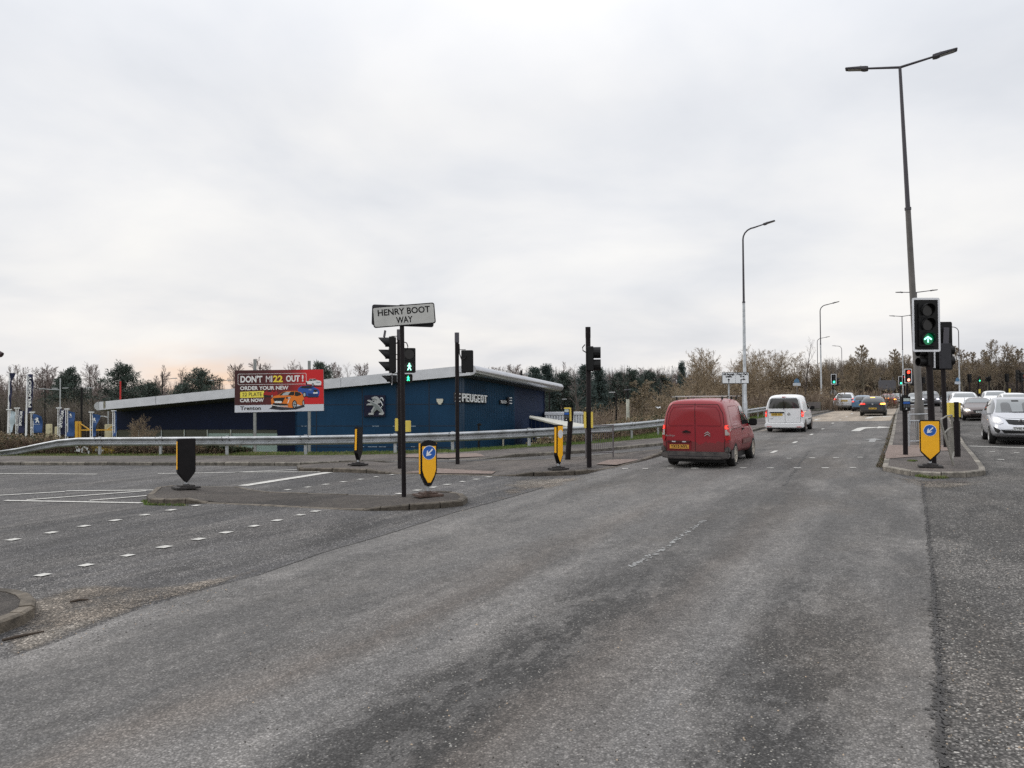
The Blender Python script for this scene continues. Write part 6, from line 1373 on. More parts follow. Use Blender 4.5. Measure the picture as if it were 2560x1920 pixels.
SH = {  # body shapes: stations, wheel positions, wheel radius
 'hatch': ([(-2.12, .40, .82, .98, .70, .74, .60), (-2.08, .30, .90, 1.12, .82, .80, .58), (-1.92, .22, .93, 1.28, .875, .83, .56), (-1.55, .20, .95, 1.41, .885, .845, .58), (-.9, .19, .95, 1.455, .885, .85, .60), (-.1, .19, .94, 1.46, .885, .85, .60), (.35, .19, .93, 1.36, .885, .85, .59), (.8, .19, .93, 1.10, .885, .83, .62), (1.05, .19, .90, .98, .88, .80, .62), (1.6, .20, .82, .90, .86, .77, .58), (1.98, .24, .66, .76, .80, .72, .5), (2.12, .32, .54, .60, .64, .6, .4)], (-1.28, 1.30), .32),
 'mpv': ([(-2.12, .40, .86, 1.16, .74, .76, .60), (-2.08, .30, .93, 1.34, .83, .82, .60), (-1.9, .22, .97, 1.50, .89, .85, .60), (-1.3, .20, .99, 1.60, .90, .865, .62), (-.5, .20, .98, 1.62, .90, .87, .63), (.1, .20, .97, 1.56, .90, .87, .62), (.6, .20, .97, 1.38, .90, .86, .60), (1.1, .20, .97, 1.10, .90, .83, .62), (1.4, .20, .92, 1.0, .89, .80, .62), (1.8, .22, .80, .90, .86, .76, .56), (2.05, .26, .64, .74, .79, .71, .5), (2.15, .34, .52, .58, .64, .6, .4)], (-1.25, 1.39), .325),
 'coupe': ([(-2.08, .40, .78, .88, .70, .74, .58), (-2.02, .28, .84, .98, .82, .80, .58), (-1.7, .20, .86, 1.14, .90, .84, .54), (-1.1, .17, .87, 1.30, .92, .85, .53), (-.4, .16, .86, 1.355, .92, .85, .54), (.1, .16, .85, 1.30, .92, .85, .54), (.6, .16, .85, 1.06, .92, .84, .58), (.95, .17, .83, .92, .91, .82, .62), (1.5, .18, .77, .85, .90, .80, .60), (1.9, .20, .64, .73, .84, .76, .55), (2.08, .28, .50, .57, .68, .64, .42)], (-1.28, 1.19), .33),
 'suv': ([(-2.2, .45, 1.0, 1.2, .76, .80, .62), (-2.15, .35, 1.04, 1.42, .88, .86, .64), (-1.9, .28, 1.07, 1.58, .94, .90, .66), (-1.2, .26, 1.08, 1.66, .95, .91, .68), (-.4, .26, 1.07, 1.68, .95, .91, .69), (.2, .26, 1.06, 1.60, .95, .91, .68), (.7, .26, 1.06, 1.34, .95, .90, .66), (1.05, .26, 1.05, 1.14, .94, .87, .68), (1.6, .27, .98, 1.06, .92, .84, .64), (2.0, .30, .80, .93, .88, .80, .6), (2.18, .40, .62, .70, .74, .70, .5)], (-1.35, 1.38), .37),
 'saloon': ([(-2.38, .42, .84, .98, .74, .78, .62), (-2.32, .30, .90, 1.05, .86, .84, .64), (-1.9, .20, .92, 1.10, .92, .86, .60), (-1.4, .19, .94, 1.30, .925, .87, .58), (-.8, .18, .94, 1.46, .925, .87, .59), (-.1, .18, .93, 1.49, .925, .87, .60), (.4, .18, .92, 1.38, .925, .87, .60), (.95, .18, .92, 1.08, .925, .86, .64), (1.2, .19, .88, .98, .92, .83, .62), (1.8, .20, .80, .88, .90, .8, .58), (2.25, .24, .64, .74, .84, .74, .5), (2.4, .34, .5, .58, .66, .62, .4)], (-1.35, 1.38), .33)}
def generic(kind, px, py, label, cat, pt, away=True, group=None, scale=1.0, lit=None, plate_txt='', P=None, rear_at=True, extras=None, yaw=None, name='parked_car', glass=GLS, W_=None):
    st, wy, wr = SH[kind]; yw = (RYAW if away else RYAW + math.pi) if yaw is None else yaw
    fwd = Vector((-math.sin(yw), math.cos(yw), 0)); Lh = -st[0][0]
    if P is None:
        P = at(px, py, .004)
        # px, py mark where the nearer pair of tyres meets the road
        P = P + fwd * (-wy[0] if away else -wy[1])
        P.z = G(P.x, P.y) + .004
    t = veh(name, 0, 0, label, cat, yaw=yw, group=group, P=P)
    bd, bv = car_body('body', st, wy, wr, [pt, BLKM], t)
    zr = max(s[3] for s in st); zb_ = st[3][2]; 
    # glazing
    def top_at(y):
        for a, b in zip(st, st[1:]):
            if a[0] <= y <= b[0]: f = (y - a[0]) / (b[0] - a[0]); return a[3] + (b[3] - a[3]) * f
        return zr
    xs_ = [s for s in st]; wt = st[4][6]
    ya = st[2][0] + .08; yc = [s[0] for s in st if s[3] - s[2] > .13][-1]
    side = [(ya + .15, zb_ + .05)] + [(y, top_at(y) - .10) for y in [ya + .22 + k * (yc - ya - .3) / 7 for k in range(8)] if top_at(y) - .10 > zb_ + .08] + [(yc, zb_ + .03)]
    for v in ('left', 'right'):
        sw = decal('side_window', bv, side, v, GLS, t, .007)
        xm = (ya + yc) / 2 - .05; seams('door_gap', bv, [[(xm, zb_ - .55), (xm - .02, zb_ + .02)], [(xm + 1.05, zb_ - .5), (xm + 1.15, zb_ - .1)], [(xm - .95, zb_ - .3), (xm - .95, zb_ + .02)]], v, DG, t, .012)
        MB().box((0, 0, 0), (.02, .05, .40)).build('pillar', BLKM, t).location = ((1 if v == 'right' else -1) * (st[4][6] + .14), xm - .02, zb_ + .25); bpy.data.objects.remove(kids(t)[-1]) if False else None
    rz0, rz1 = (.98, zr - .12) if kind != 'coupe' else (.92, zr - .12)
    if kind == 'saloon': rz0 = 1.10
    decal('rear_window', bv, [(-.60, rz0 + .03), (-.50, rz1), (.50, rz1), (.60, rz0 + .03)], 'rear', GLS, t, .008)
    fz0 = [s[3] for s in st if s[3] - s[2] > .13][-1] - .02
    ws = decal('windscreen', bv, [(-.66, fz0), (-.52, zr - .10), (.52, zr - .10), (.66, fz0)], 'front', glass, t, .009)
    for s in (-1, 1):
        mirror(t, s * (st[5][5] - .01), yc - .22, zb_ + .08, pt if kind != 'suv' else pt, s, 1.0)
        for y in wy: wheel(t, s * (st[5][4] - .105), y, wr, .2, RIM, 5 if kind != 'suv' else 7)
    MB().box((0, 0, .22), (1.36, 2 * Lh - .5, .14)).build('underbody', BLKM, t)
    if extras: extras(t, bv, pt, st)
    return t
def simple_rear(lampz, plate_z, txt, lm=LRED, lit=LRON, hi=True, lx=(.56, .86), bumper=True, amber=False, brake=None, lh=.12):
    def f(t, bv, pt, st):
        for s in (-1, 1):
            l_ = decal('tail_lamp', bv, [(s * lx[0], lampz), (s * lx[1], lampz + lh * .8), (s * (lx[1] + .01), lampz - lh * .7), (s * (lx[0] + .06), lampz - lh * .5)], 'rear', lm, t, .014)
            m_ = LAMB if (amber and s > 0) else lit
            decal('lit_lens', bv, rr2(min(s * (lx[0] + .12), s * (lx[1] - .03)), lampz - lh * .35, max(s * (lx[0] + .12), s * (lx[1] - .03)), lampz + lh * .4, .02), 'rear', m_, l_, .024)
        y = body_y(bv, 0, plate_z); plate(t, 0, plate_z, y - .02, 'rear', txt, PLY)
        if bumper: decal('rear_bumper', bv, [(-.80, .24), (-.84, .42), (-.6, .40), (.6, .40), (.84, .42), (.80, .24)], 'rear', TRIM, t, .010)
        if brake: z = brake[0]; y = body_y(bv, 0, z); MB().box((0, y - .02, z), (.30, .05, .035)).build('high_brake_lamp', brake[1], t)
        seams('door_gap', bv, [[(-.55, .55), (-.60, .95)], [(.55, .55), (.60, .95)], [(-.55, .55), (.55, .55)]], 'rear', DG, t, .010)
    return f
def simple_front(hz=.70, pz=.42, txt='', head_m=LWHT, lit=LHEAD, grille=True, badge=False, lx=(.50, .82), only_left=False, ind=None):
    def f(t, bv, pt, st):
        for s in (-1, 1):
            pl = [(s * lx[0], hz - .05), (s * (lx[0] + .02), hz + .02), (s * lx[1], hz + .11), (s * (lx[1] + .02), hz + .02), (s * (lx[1] - .06), hz - .07)]
            l_ = decal('headlight', bv, pl, 'front', head_m, t, .012)
            if lit: decal('lit_lens', bv, rr2(min(s * (lx[0] + .08), s * (lx[1] - .05)), hz - .04, max(s * (lx[0] + .08), s * (lx[1] - .05)), hz + .05, .04), 'front', lit if not (ind and s == ind) else LAMB, l_, .024)
        if grille: decal('grille', bv, [(-.42, hz + .00), (-.36, hz - .12), (.36, hz - .12), (.42, hz + .00), (0, hz + .03)], 'front', BLKM, t, .010)
        decal('lower_grille', bv, [(-.55, .40), (-.48, .27), (.48, .27), (.55, .40)], 'front', BLKM, t, .010)
        if txt is not None: y = body_y(bv, 0, pz, 'front'); plate(t, 0, pz, y + .02, 'front', txt, PLW)
        if badge: y = body_y(bv, 0, hz - .03, 'front'); q = MB(); disc(q, 0, hz - .03, .06, -y - .012, 16, .02); o = q.build('round_badge', CHR, t); o.data.transform(Matrix.Rotation(R(180), 4, 'Z'))
    return f
# vehicles going away
generic('hatch', 2113, 1026, 'pale silver-white high hatchback waiting on the buff surface, left lane', 'car', paint('silver_white', (.74, .75, .78), .1, .3, .1), group=VG, plate_txt='', extras=lambda t, bv, pt, st: (simple_rear(.93, .80, 'YD15 KVX', lit=LRON, lx=(.50, .86), lh=.16)(t, bv, pt, st), decal('rear_skid', bv, rr2(-.45, .26, .45, .36, .03), 'rear', GALV, t, .018)), name='hatchback_car').scale = (1.13, 1.13, 1.17)
generic('hatch', 2183, 1039.5, 'dark blue-grey hatchback with its high brake lamp lit', 'car', paint('blue_black', (.035, .045, .060), .5, .3, .2), group=VG, extras=lambda t, bv, pt, st: (simple_rear(.90, .56, 'FP07 LHK', lit=LRON, lx=(.40, .86), brake=(1.36, LAMB), amber=True, bumper=False, lh=.13)(t, bv, pt, st), MB().box((0, body_y(bv, 0, .88) - .012, .88), (.11, .02, .09)).build('badge', CHR, t, bevel=.01)), name='hatchback_car')
generic('hatch', 2156, 1024, 'blue car mostly hidden between the white and the dark hatchback', 'car', paint('mid_blue', (.10, .20, .32), .4, .3), group=VG, extras=simple_rear(.9, .6, ''), name='hatchback_car', P=(lambda q: (q.__setitem__(2, G(q.x, q.y)), q)[1])(ray(2158, 1008, 72)))
generic('saloon', 2219, 1020, 'red saloon braking beside the central reservation', 'car', paint('saloon_red', (.28, .015, .02), .3, .3, .15), group=VG, extras=simple_rear(.90, .70, '', lit=LAMB, lx=(.50, .90), brake=(1.02, LAMB)), name='saloon_car')
# vehicles coming
def mer(t, bv, pt, st):
    for s in (-1, 1):
        pl = [(s * .50, .74), (s * .56, .86), (s * .78, .97), (s * .84, .86), (s * .78, .74), (s * .62, .70)]
        l_ = decal('headlight', bv, pl, 'front', LWHT, t, .012); decal('lit_lens', bv, rr2(min(s * .60, s * .76), .78, max(s * .60, s * .76), .89, .05), 'front', LHEAD, l_, .024)
    g = decal('grille', bv, [(-.44, .86), (-.36, .72), (-.2, .69), (.2, .69), (.36, .72), (.44, .86), (0, .84)], 'front', BLKM, t, .012)
    seams('grille_bar', bv, [[(-.46, .875), (0, .855), (.46, .875)]], 'front', CHR, t, .022, .024)
    y = body_y(bv, 0, .80, 'front'); q = MB(); disc(q, 0, .80, .07, -y - .02, 18, .02); o = q.build('griffin_badge', CHR, t); o.data.transform(Matrix.Rotation(R(180), 4, 'Z')); q = MB(); disc(q, 0, .80, .054, -y - .043, 18, .003); b = q.build('badge_centre', GALVD, o); b.data.transform(Matrix.Rotation(R(180), 4, 'Z'))
    q = MB(); q.prism([(-.035, .78), (.0, .80), (-.01, .84), (.04, .825), (.01, .805), (.035, .78), (0, .765)], 'y', -y - .05, -y - .046); o2 = q.build('badge_mark', BLKM, b); o2.data.transform(Matrix.Rotation(R(180), 4, 'Z'))
    decal('lower_grille', bv, [(-.60, .52), (-.50, .40), (.50, .40), (.60, .52), (0, .48)], 'front', BLKM, t, .012)
    for s in (-1, 1): decal('fog_recess', bv, [(s * .60, .50), (s * .80, .62), (s * .76, .46), (s * .66, .40)], 'front', BLKM, t, .012)
    y = body_y(bv, 0, .56, 'front'); plate(t, 0, .565, y + .03, 'front', 'DV60 NXR', PLW)
    seams('bonnet_gap', bv, [[(-.70, .99), (-.48, .90), (0, .88), (.48, .90), (.70, .99)]], 'front', DG, t, .010)
    y0 = body_y(bv, .2, 1.10, 'front'); MB().tube([(.55, y0 + .00, 1.065), (.1, y0 + .05, 1.09), (-.5, y0 + .03, 1.10)], .014, 6).build('wiper', BLKM, t)
    ym = bv.ray_cast(Vector((0.02, 6, 1.45)), Vector((0, -1, 0)))[0].y
    q = decal('seat_silhouette', bv, [(-.48, 1.10), (-.46, 1.36), (-.40, 1.41), (-.24, 1.41), (-.18, 1.36), (-.16, 1.10)], 'front', mat('seat_grey', (.035, .038, .04), .35, coat=.4), t, .012); decal('seat_silhouette', bv, [(.48, 1.10), (.46, 1.36), (.40, 1.41), (.24, 1.41), (.18, 1.36), (.16, 1.10)], 'front', mat('seat_grey', (.035, .038, .04), .35), t, .012)
    decal('rear_view_mirror', bv, rr2(-.11, 1.44, .11, 1.49, .02), 'front', BLKM, t, .012)
MP = at(2548, 1110, .004); MP = MP + RD * 1.39; MP.z = G(MP.x, MP.y)
generic('mpv', 0, 0, 'silver people carrier with lit headlamps at the right edge of the photo', 'car', paint('bright_silver', (.50, .51, .54), .55, .28, .08, (.3, .28, .26)), False, VO, P=MP, extras=mer, name='silver_mpv' if False else 'people_carrier', glass=GLSL)
generic('coupe', 2450, 1051, 'low brown-grey coupe with an orange indicator glowing, behind the silver people carrier', 'car', paint('brown_grey', (.11, .085, .08), .5, .28, .1), False, VO, extras=simple_front(.62, .52, 'OO66 CKR', lit=LHEAD, grille=True, ind=1, lx=(.50, .84)), name='coupe_car', glass=GLSL)
def incoming(kind, x, y_top, D, label, cat, pt, name, lit=LHEAD, sc_=1.0, extras=None):
    zr = max(s[3] for s in SH[kind][0]) * sc_; q = ray(x, y_top, D); P = Vector((q.x, q.y, q.z - zr))
    g_ = G(P.x, P.y); P.z = g_
    t = generic(kind, 0, 0, label, cat, pt, False, VO, P=P, extras=extras or simple_front(.74 if kind != 'suv' else .86, .5, '', lit=lit), name=name, glass=GLSL); t.scale = (sc_,) * 3; return t
WC = paint('car_white', (.80, .81, .82), .0, .3, .1)
incoming('suv', 2409, 978, 52, 'white estate car just left of the brown-grey coupe', 'car', WC, 'estate_car')
incoming('suv', 2387, 975, 60, 'grey off-roader half hidden by the signal posts behind the white estate', 'car', paint('slate', (.12, .13, .14), .4, .3), 'off_road_car')
incoming('suv', 2487, 972, 58, 'white off-roader with a wide windscreen behind the coupe', 'car', WC, 'off_road_car')
incoming('mpv', 2535, 984, 44, 'white car whose roof shows just above the silver people carrier', 'car', WC, 'hatchback_car')
incoming('suv', 2324, 977, 80, 'dark car with bluish lit headlamps between the lamp column and the signal', 'car', paint('charcoal', (.05, .05, .055), .4, .3), 'off_road_car', mat_ := mat('cold_headlight', (.9, .9, 1), .2, emit=(.80, .78, 1.0), es=5.0))
incoming('saloon', 2287, 982, 92, 'silver car with lit headlamps just left of the big lamp column', 'car', paint('far_silver', (.38, .40, .40), .4, .3), 'saloon_car')
incoming('saloon', 2241, 983, 104, 'far silver car coming through the junction beside the red saloon', 'car', paint('far_silver', (.4, .4, .4)), 'saloon_car')
# parked cars below, seen through the gap under the barrier
for x, lab, pt in ((566, 'parked white car whose roof shows under the barrier left of the billboard post', WC), (606, 'parked red car whose roof shows under the barrier beside the billboard post', paint('park_red', (.30, .02, .03), .2, .3))):
    q = ray(x, 1131, 51); P = Vector((q.x, q.y, q.z - 1.46)); t = generic('hatch', 0, 0, lab, 'car', pt, True, 'cars parked by the showroom', P=P, yaw=R(80), name='parked_car', extras=simple_rear(.9, .6, ''))
q = at(2030, 1000) ; t = thing('machine_box', ray(2030, 1013, 60), 'small dark cabinet on the verge right of the white van', 'cabinet'); MB().box((0, 0, -.1), (1.2, .5, .7)).build('cabinet_body', mat('cab_olive', (.10, .10, .085), .7, var=.3), t, bevel=.04); MB().box((0, -.26, .0), (1.0, .03, .45)).build('cabinet_door', TRIMG, t)
# ================================================================ FAR SIGNALS
FS = 'distant signals at the next junction'
def farsig(x, ytop, ybot, D, label, lit='ooG', board=True, faceaway=False, side=None, base=None, u=None, yaw=0.0, n=3):
    q = ray(x, ybot, D); zg = G(q.x, q.y); t = thing('traffic_signal', (q.x, q.y, zg), label, 'traffic signal', yaw, FS); K = FPX / D; hh = (ybot - ytop) / K
    bh_ = hh; uu = bh_ * (.27 if board else .33); z = q.z - zg
    MB().tube([(0, .25, 0), (0, .25, z + hh)], .075, 8).build('pole', BLKP, t)
    head(t, (0, 0 if not faceaway else .3, z + hh * (.1 if board else 0)), R(180) if faceaway else 0, n, lit, ((bh_ * .52, bh_, 0) if faceaway else (bh_ * .52, bh_)) if board else None, u=uu * 3 / n, w=uu, hood=.12)
    if side: head(t, (side * hh * .42, .25, z - .15 * hh), R(90) * side, 3, 'ooo', None, u=uu * .95, w=.3, hood=.28)
    return t
farsig(2085, 935, 961, 76, 'distant signal with lit green arrow above the white hatchback', 'oog', side=1)
farsig(2252.5, 941, 963, 95, 'distant green signal on the left of the pair by the far lamp', 'oog')
farsig(2263, 936, 963, 88, 'distant red signal half hidden behind the nearer red one', 'Roo')
farsig(2271.5, 922, 958, 64, 'red signal with a glowing ring at its foot, nearest of the distant group', 'RoC', side=1)
farsig(2311, 943, 959, 90, 'small dark side-facing signal just right of the tallest column', 'ooo', board=False, yaw=R(80))
farsig(2427, 935, 956, 88, 'distant signal seen from the back, first right of the far lamp column', 'ooo', faceaway=True)
farsig(2449, 941, 955, 88, 'distant signal glowing green against the trees at the right', 'og', board=False, n=2)
farsig(2476, 940, 952, 86, 'distant pair of dark side-on heads between the green light and the next board', 'oo', board=False, n=2, side=-1)
farsig(2521, 934, 955, 84, 'distant back-turned board at the right, left of the last signal cluster', 'ooo', faceaway=True)
farsig(2546, 925, 952, 80, 'distant dark signal near the right edge of the photo', 'ooo', board=False, side=1)
farsig(2559, 938, 950, 82, 'distant signal cut by the right edge with a faint red lamp', 'Ro', board=False, n=2)
for x, y, lab in ((2448, 978, 'tiny yellow push-button box below the distant green light'), (2523, 977, 'tiny yellow push-button box below the right back-turned board')):
    q = ray(x, y, 80); t = thing('crossing_post', (q.x, q.y, G(q.x, q.y)), lab, 'crossing post'); z = q.z - G(q.x, q.y); MB().tube([(0, 0, 0), (0, 0, z + .3)], .07, 8).build('pole', BLKP, t); MB().box((0, -.08, z), (.13, .1, .42)).build('push_button_unit', YELP, t)
# back of a distant round sign by the first distant signal, and a grey direction sign frame
q = ray(2084, 982, 78); t = thing('mirror_sign', (q.x, q.y, G(q.x, q.y)), 'pale round sign seen at the foot of the left distant signal', 'round sign'); z = q.z - G(q.x, q.y)
MB().tube([(0, .04, 0), (0, .04, z)], .05, 8).build('post', BLKP, t); m_ = MB(); disc(m_, 0, z, .32, 0, 20, .03); m_.build('face', mat('round_pale', (.25, .25, .24), .5), t)
m_ = MB(); vs = []; n = 18
m_.lathe([(.33, -.01), (.40, -.01), (.40, .05), (.33, .05), (.33, -.01)], (0, .02, 0), 'y' if False else 'z', 24); o = m_.build('rim', BLKM, t); o.data.transform(Matrix.Translation((0, 0, z)) @ Matrix.Rotation(R(90), 4, 'X'))
q = ray(2217, 985, 112); t = thing('direction_sign', (q.x, q.y, G(q.x, q.y)), 'grey back of a road sign on two posts in front of the far dark trees', 'road sign'); z = q.z - G(q.x, q.y)
for x in (-.9, .9): MB().tube([(x, 0, 0), (x, 0, z + 2.4)], .06, 8).build('post', mat('far_post', (.10, .10, .11), .6), t)
m_ = MB(); [m_.box((0, -.08, z + a), (2.2, .05, .10)) for a in (.6, 1.2, 1.9)]; m_.build('cross_rails', mat('far_sign', (.12, .12, .13), .6), t); MB().box((0, .0 - .16, z + 1.3), (2.5, .04, 1.1)).build('panel', mat('far_sign2', (.085, .085, .095), .6), t)
# top corner of a dark lamp at the left edge
q = ray(-6, 886, 24); t = thing('edge_lamp', (q.x - 1.2, q.y, G(q.x, q.y)), 'dark tip of a lamp arm poking in at the left edge', 'street lamp'); z = q.z - G(q.x, q.y)
MB().tube([(-1.0, 0, 0), (-1.0, 0, z + .9)], .08, 8).build('column', BLKP, t); MB().tube([(-1.0, 0, z + .9), (.9, 0, z + .22), (1.33, 0, z - .02)], [.05, .07, .085], 8).build('lamp_head', mat('lamp_maroon', (.03, .012, .016), .5), t)
# ================================================================ TREES AND SCRUB
BARK = mat('bark_brown', (.075, .060, .052), .95, var=.3, vscale=2); BARKP = mat('bark_birch', (.30, .275, .25), .9, var=.4, vscale=2, stretch=(1, 1, 2)); TWP = mat('twig_purple', (.19, .15, .14), .95, var=.3, vscale=.6); TWB = mat('twig_brown', (.25, .19, .125), .95, var=.35, vscale=.7); TWO = mat('twig_olive', (.25, .20, .145), .95, var=.35, vscale=.6); BARKO = mat('bark_olive', (.17, .145, .105), .95, var=.3)
PINE = mat('pine_needles', (.062, .084, .068), .9, var=.45, vscale=.9); PINE2 = mat('pine_needles_hazy', (.070, .100, .092), .9, var=.35, vscale=.5); LEAFB = mat('withered_leaf', (.20, .15, .09), .9, var=.4, vscale=1.5); LEAFO = mat('leaf_olive', (.23, .175, .10), .9, var=.4, vscale=1.5); IVY = mat('dark_bramble_leaf', (.035, .045, .018), .8, var=.5, vscale=1.2)  # bluish second needle tone has distance haze put into its colour
def limb(mb, pts, rs, n=3):
    vs = []; fs = []; k = len(pts)
    for i, p in enumerate(pts):
        d = (pts[min(i + 1, k - 1)] - pts[max(0, i - 1)]).normalized(); a = d.cross(Vector((.3, .9, .2))).normalized(); b = d.cross(a)
        for j in range(n): an = 2 * math.pi * j / n; vs.append(p + (a * math.cos(an) + b * math.sin(an)) * rs[i])
    for i in range(k - 1):
        for j in range(n): fs.append((i * n + j, i * n + (j + 1) % n, (i + 1) * n + (j + 1) % n, (i + 1) * n + j))
    mb.add(vs, fs)
def bare_tree(seed, style='birch', H=10.0, tw=1.0, dens=1.0, leaf=0.0, stems=1, levels=4, twr=.011):
    rnd = random.Random(seed); tr, cr = MB(), MB(); 
    def grow(p, d, ln, r, lv, mx):
        k = 4 if lv < 2 else (3 if lv == 2 else 2); pts = [p]; rs = [r]; q = p.copy(); dd = d.copy()
        for i in range(k):
            wob = (.05 if lv == 0 else .16) * ln / k; up = {0: .10, 1: .16, 2: .08, 3: -.04 if style == 'birch' else .10}.get(lv, 0)
            dd = (dd + Vector((rnd.gauss(0, .10), rnd.gauss(0, .10), up + rnd.gauss(0, .05)))).normalized(); q = q + dd * ln / k; pts.append(q.copy()); rs.append(max(twr * .5, r * (1 - .82 * (i + 1) / k)))
        limb(tr if lv < 2 else cr, pts, rs, 5 if lv == 0 else 3)
        if lv >= mx:
            if leaf and rnd.random() < leaf:
                for _ in range(3):
                    c = pts[-1].lerp(pts[0], rnd.random()); s = .08; cr.k = 1
                    v = [c + Vector((rnd.uniform(-s, s), rnd.uniform(-s, s), rnd.uniform(-s, s))) for _ in range(3)]; cr.add(v, [(0, 1, 2)]); cr.k = 0
            return
        nn = {0: int(20 * dens), 1: int(9 * dens), 2: int(8 * dens), 3: 4}[lv]; st = {0: .22 if style != 'bush' else .05, 1: .18, 2: .12, 3: .1}[lv]
        for i in range(nn):
            f = st + (1 - st) * ((i + rnd.random()) / nn) ** (.9 if lv == 0 else .8); f = min(.98, f); x = f * k; a = int(min(x, k - 1)); pos = pts[a].lerp(pts[a + 1], x - a); rr = rs[a] * (1 - (x - a)) + rs[a + 1] * (x - a)
            ax = (pts[a + 1] - pts[a]).normalized(); ang = rnd.uniform(0, 6.283) if lv else (i * 2.4 + rnd.uniform(-.4, .4)); side = ax.cross(Vector((math.cos(ang), math.sin(ang), .1))).normalized()
            if lv == 0:
                if style == 'cone': L2 = H * .36 * (1.08 - f) ** .8 * rnd.uniform(.7, 1.15); el_ = .75
                elif style == 'oak': L2 = H * .42 * (1 - .45 * f) * rnd.uniform(.7, 1.15); el_ = .75
                elif style == 'bush': L2 = H * .50 * (1 - .5 * f) * rnd.uniform(.6, 1.2); el_ = 1.6
                else: L2 = H * .38 * (1 - .6 * f) * rnd.uniform(.65, 1.15); el_ = 1.25
                nd = (side + ax * el_).normalized()
            else: L2 = ln * {1: .48, 2: .42, 3: .5}[lv] * (1.1 - .5 * f) * rnd.uniform(.6, 1.25); nd = (side * .85 + ax * .9).normalized()
            grow(pos, nd, L2, max(twr, rr * .55), lv + 1, mx)
    for s in range(stems):
        d0 = Vector((rnd.gauss(0, .05 if stems == 1 else .22), rnd.gauss(0, .05 if stems == 1 else .22), 1)).normalized(); grow(Vector((rnd.gauss(0, .1 * (stems > 1)), rnd.gauss(0, .1 * (stems > 1)), 0)), d0, H * rnd.uniform(.82, .98) * (1 if s == 0 else rnd.uniform(.6, .95)), H * (.016 if style != 'bush' else .008), 0, levels - 1)
    return tr, cr
def pine_tree(seed, H=10.0, shape='scots'):
    rnd = random.Random(seed); tr, cr = MB(), MB(); limb(tr, [Vector((0, 0, 0)), Vector((.05, .05, H * .5)), Vector((0, .1, H * .97))], [H * .018, H * .013, .02], 6)
    nb = 60
    for i in range(nb):
        f = .30 + .70 * (i + rnd.random()) / nb if shape == 'scots' else .06 + .94 * (i + rnd.random()) / nb
        R_ = H * (.27 * math.sin(math.pi * min(1, max(0, (f - .22) / .80)) ** .75) + .03) if shape == 'scots' else H * .26 * (1.03 - f) ** .75
        R_ *= rnd.uniform(.55, 1.15); an = i * 2.4 + rnd.uniform(-.5, .5); z0 = H * f - .03 * H; e_ = Vector((math.cos(an) * R_, math.sin(an) * R_, H * f + (rnd.uniform(.0, .06) * H)))
        limb(tr, [Vector((0, 0, z0)), e_ * .55 + Vector((0, 0, z0)) * .45, e_], [.07, .04, .015], 3)
        for c in range(5):
            g = .35 + .65 * c / 4 + rnd.uniform(-.08, .08); cc_ = Vector((0, 0, z0)).lerp(e_, g) + Vector((rnd.gauss(0, .18), rnd.gauss(0, .18), rnd.gauss(.1, .14))); rad = rnd.uniform(.30, .55) * (H / 10)
            for q in range(44):
                u = Vector((rnd.gauss(0, 1), rnd.gauss(0, 1), rnd.gauss(0, .75))).normalized(); pz = cc_ + u * rad * rnd.uniform(.35, 1); w = Vector((rnd.gauss(0, 1), rnd.gauss(0, 1), rnd.gauss(0, 1))).normalized() * .062; tip = pz + (u + Vector((0, 0, .35))) * rnd.uniform(.14, .28)
                cr.add([pz - w, pz + w, tip], [(0, 1, 2)])
    return tr, cr
def tree_me(fn, name, tm, cm):
    tr, cr = fn; a = bpy.data.meshes.new('trunk'); a.from_pydata(tr.v, [], tr.f); a.materials.append(tm)
    b = bpy.data.meshes.new('crown'); b.from_pydata(cr.v, [], cr.f); [b.materials.append(m) for m in (cm if isinstance(cm, (tuple, list)) else [cm])]; b.polygons.foreach_set('material_index', cr.m)
    return a, b
TM = {}
for i in range(4): TM['birch%d' % i] = tree_me(bare_tree(10 + i, 'birch', dens=1.25, twr=.021), 'b', BARKP if i % 2 else BARK, TWP)
for i in range(2): TM['oak%d' % i] = tree_me(bare_tree(30 + i, 'oak', dens=1.2, twr=.021), 'o', BARK, TWP)
for i in range(4): TM['alder%d' % i] = tree_me(bare_tree(50 + i, 'cone' if i % 2 else 'birch', dens=1.3, leaf=.4, twr=.022), 'a', BARKO, (TWO, LEAFO))
for i in range(4): TM['thicket%d' % i] = tree_me(bare_tree(70 + i, 'bush', dens=1.0, leaf=.30, stems=4, levels=4, twr=.016), 't', BARKO, (TWB, LEAFB))
for i in range(3): TM['pine%d' % i] = tree_me(pine_tree(90 + i, shape='scots'), 'p', BARK, PINE)
for i in range(2): TM['fir%d' % i] = tree_me(pine_tree(95 + i, shape='fir'), 'p', BARK, PINE2)
TM['sparse'] = tree_me(bare_tree(44, 'birch', dens=.62, twr=.012), 's', BARK, TWP)
TG = 'trees behind the roads and buildings'
rt = random.Random(5)
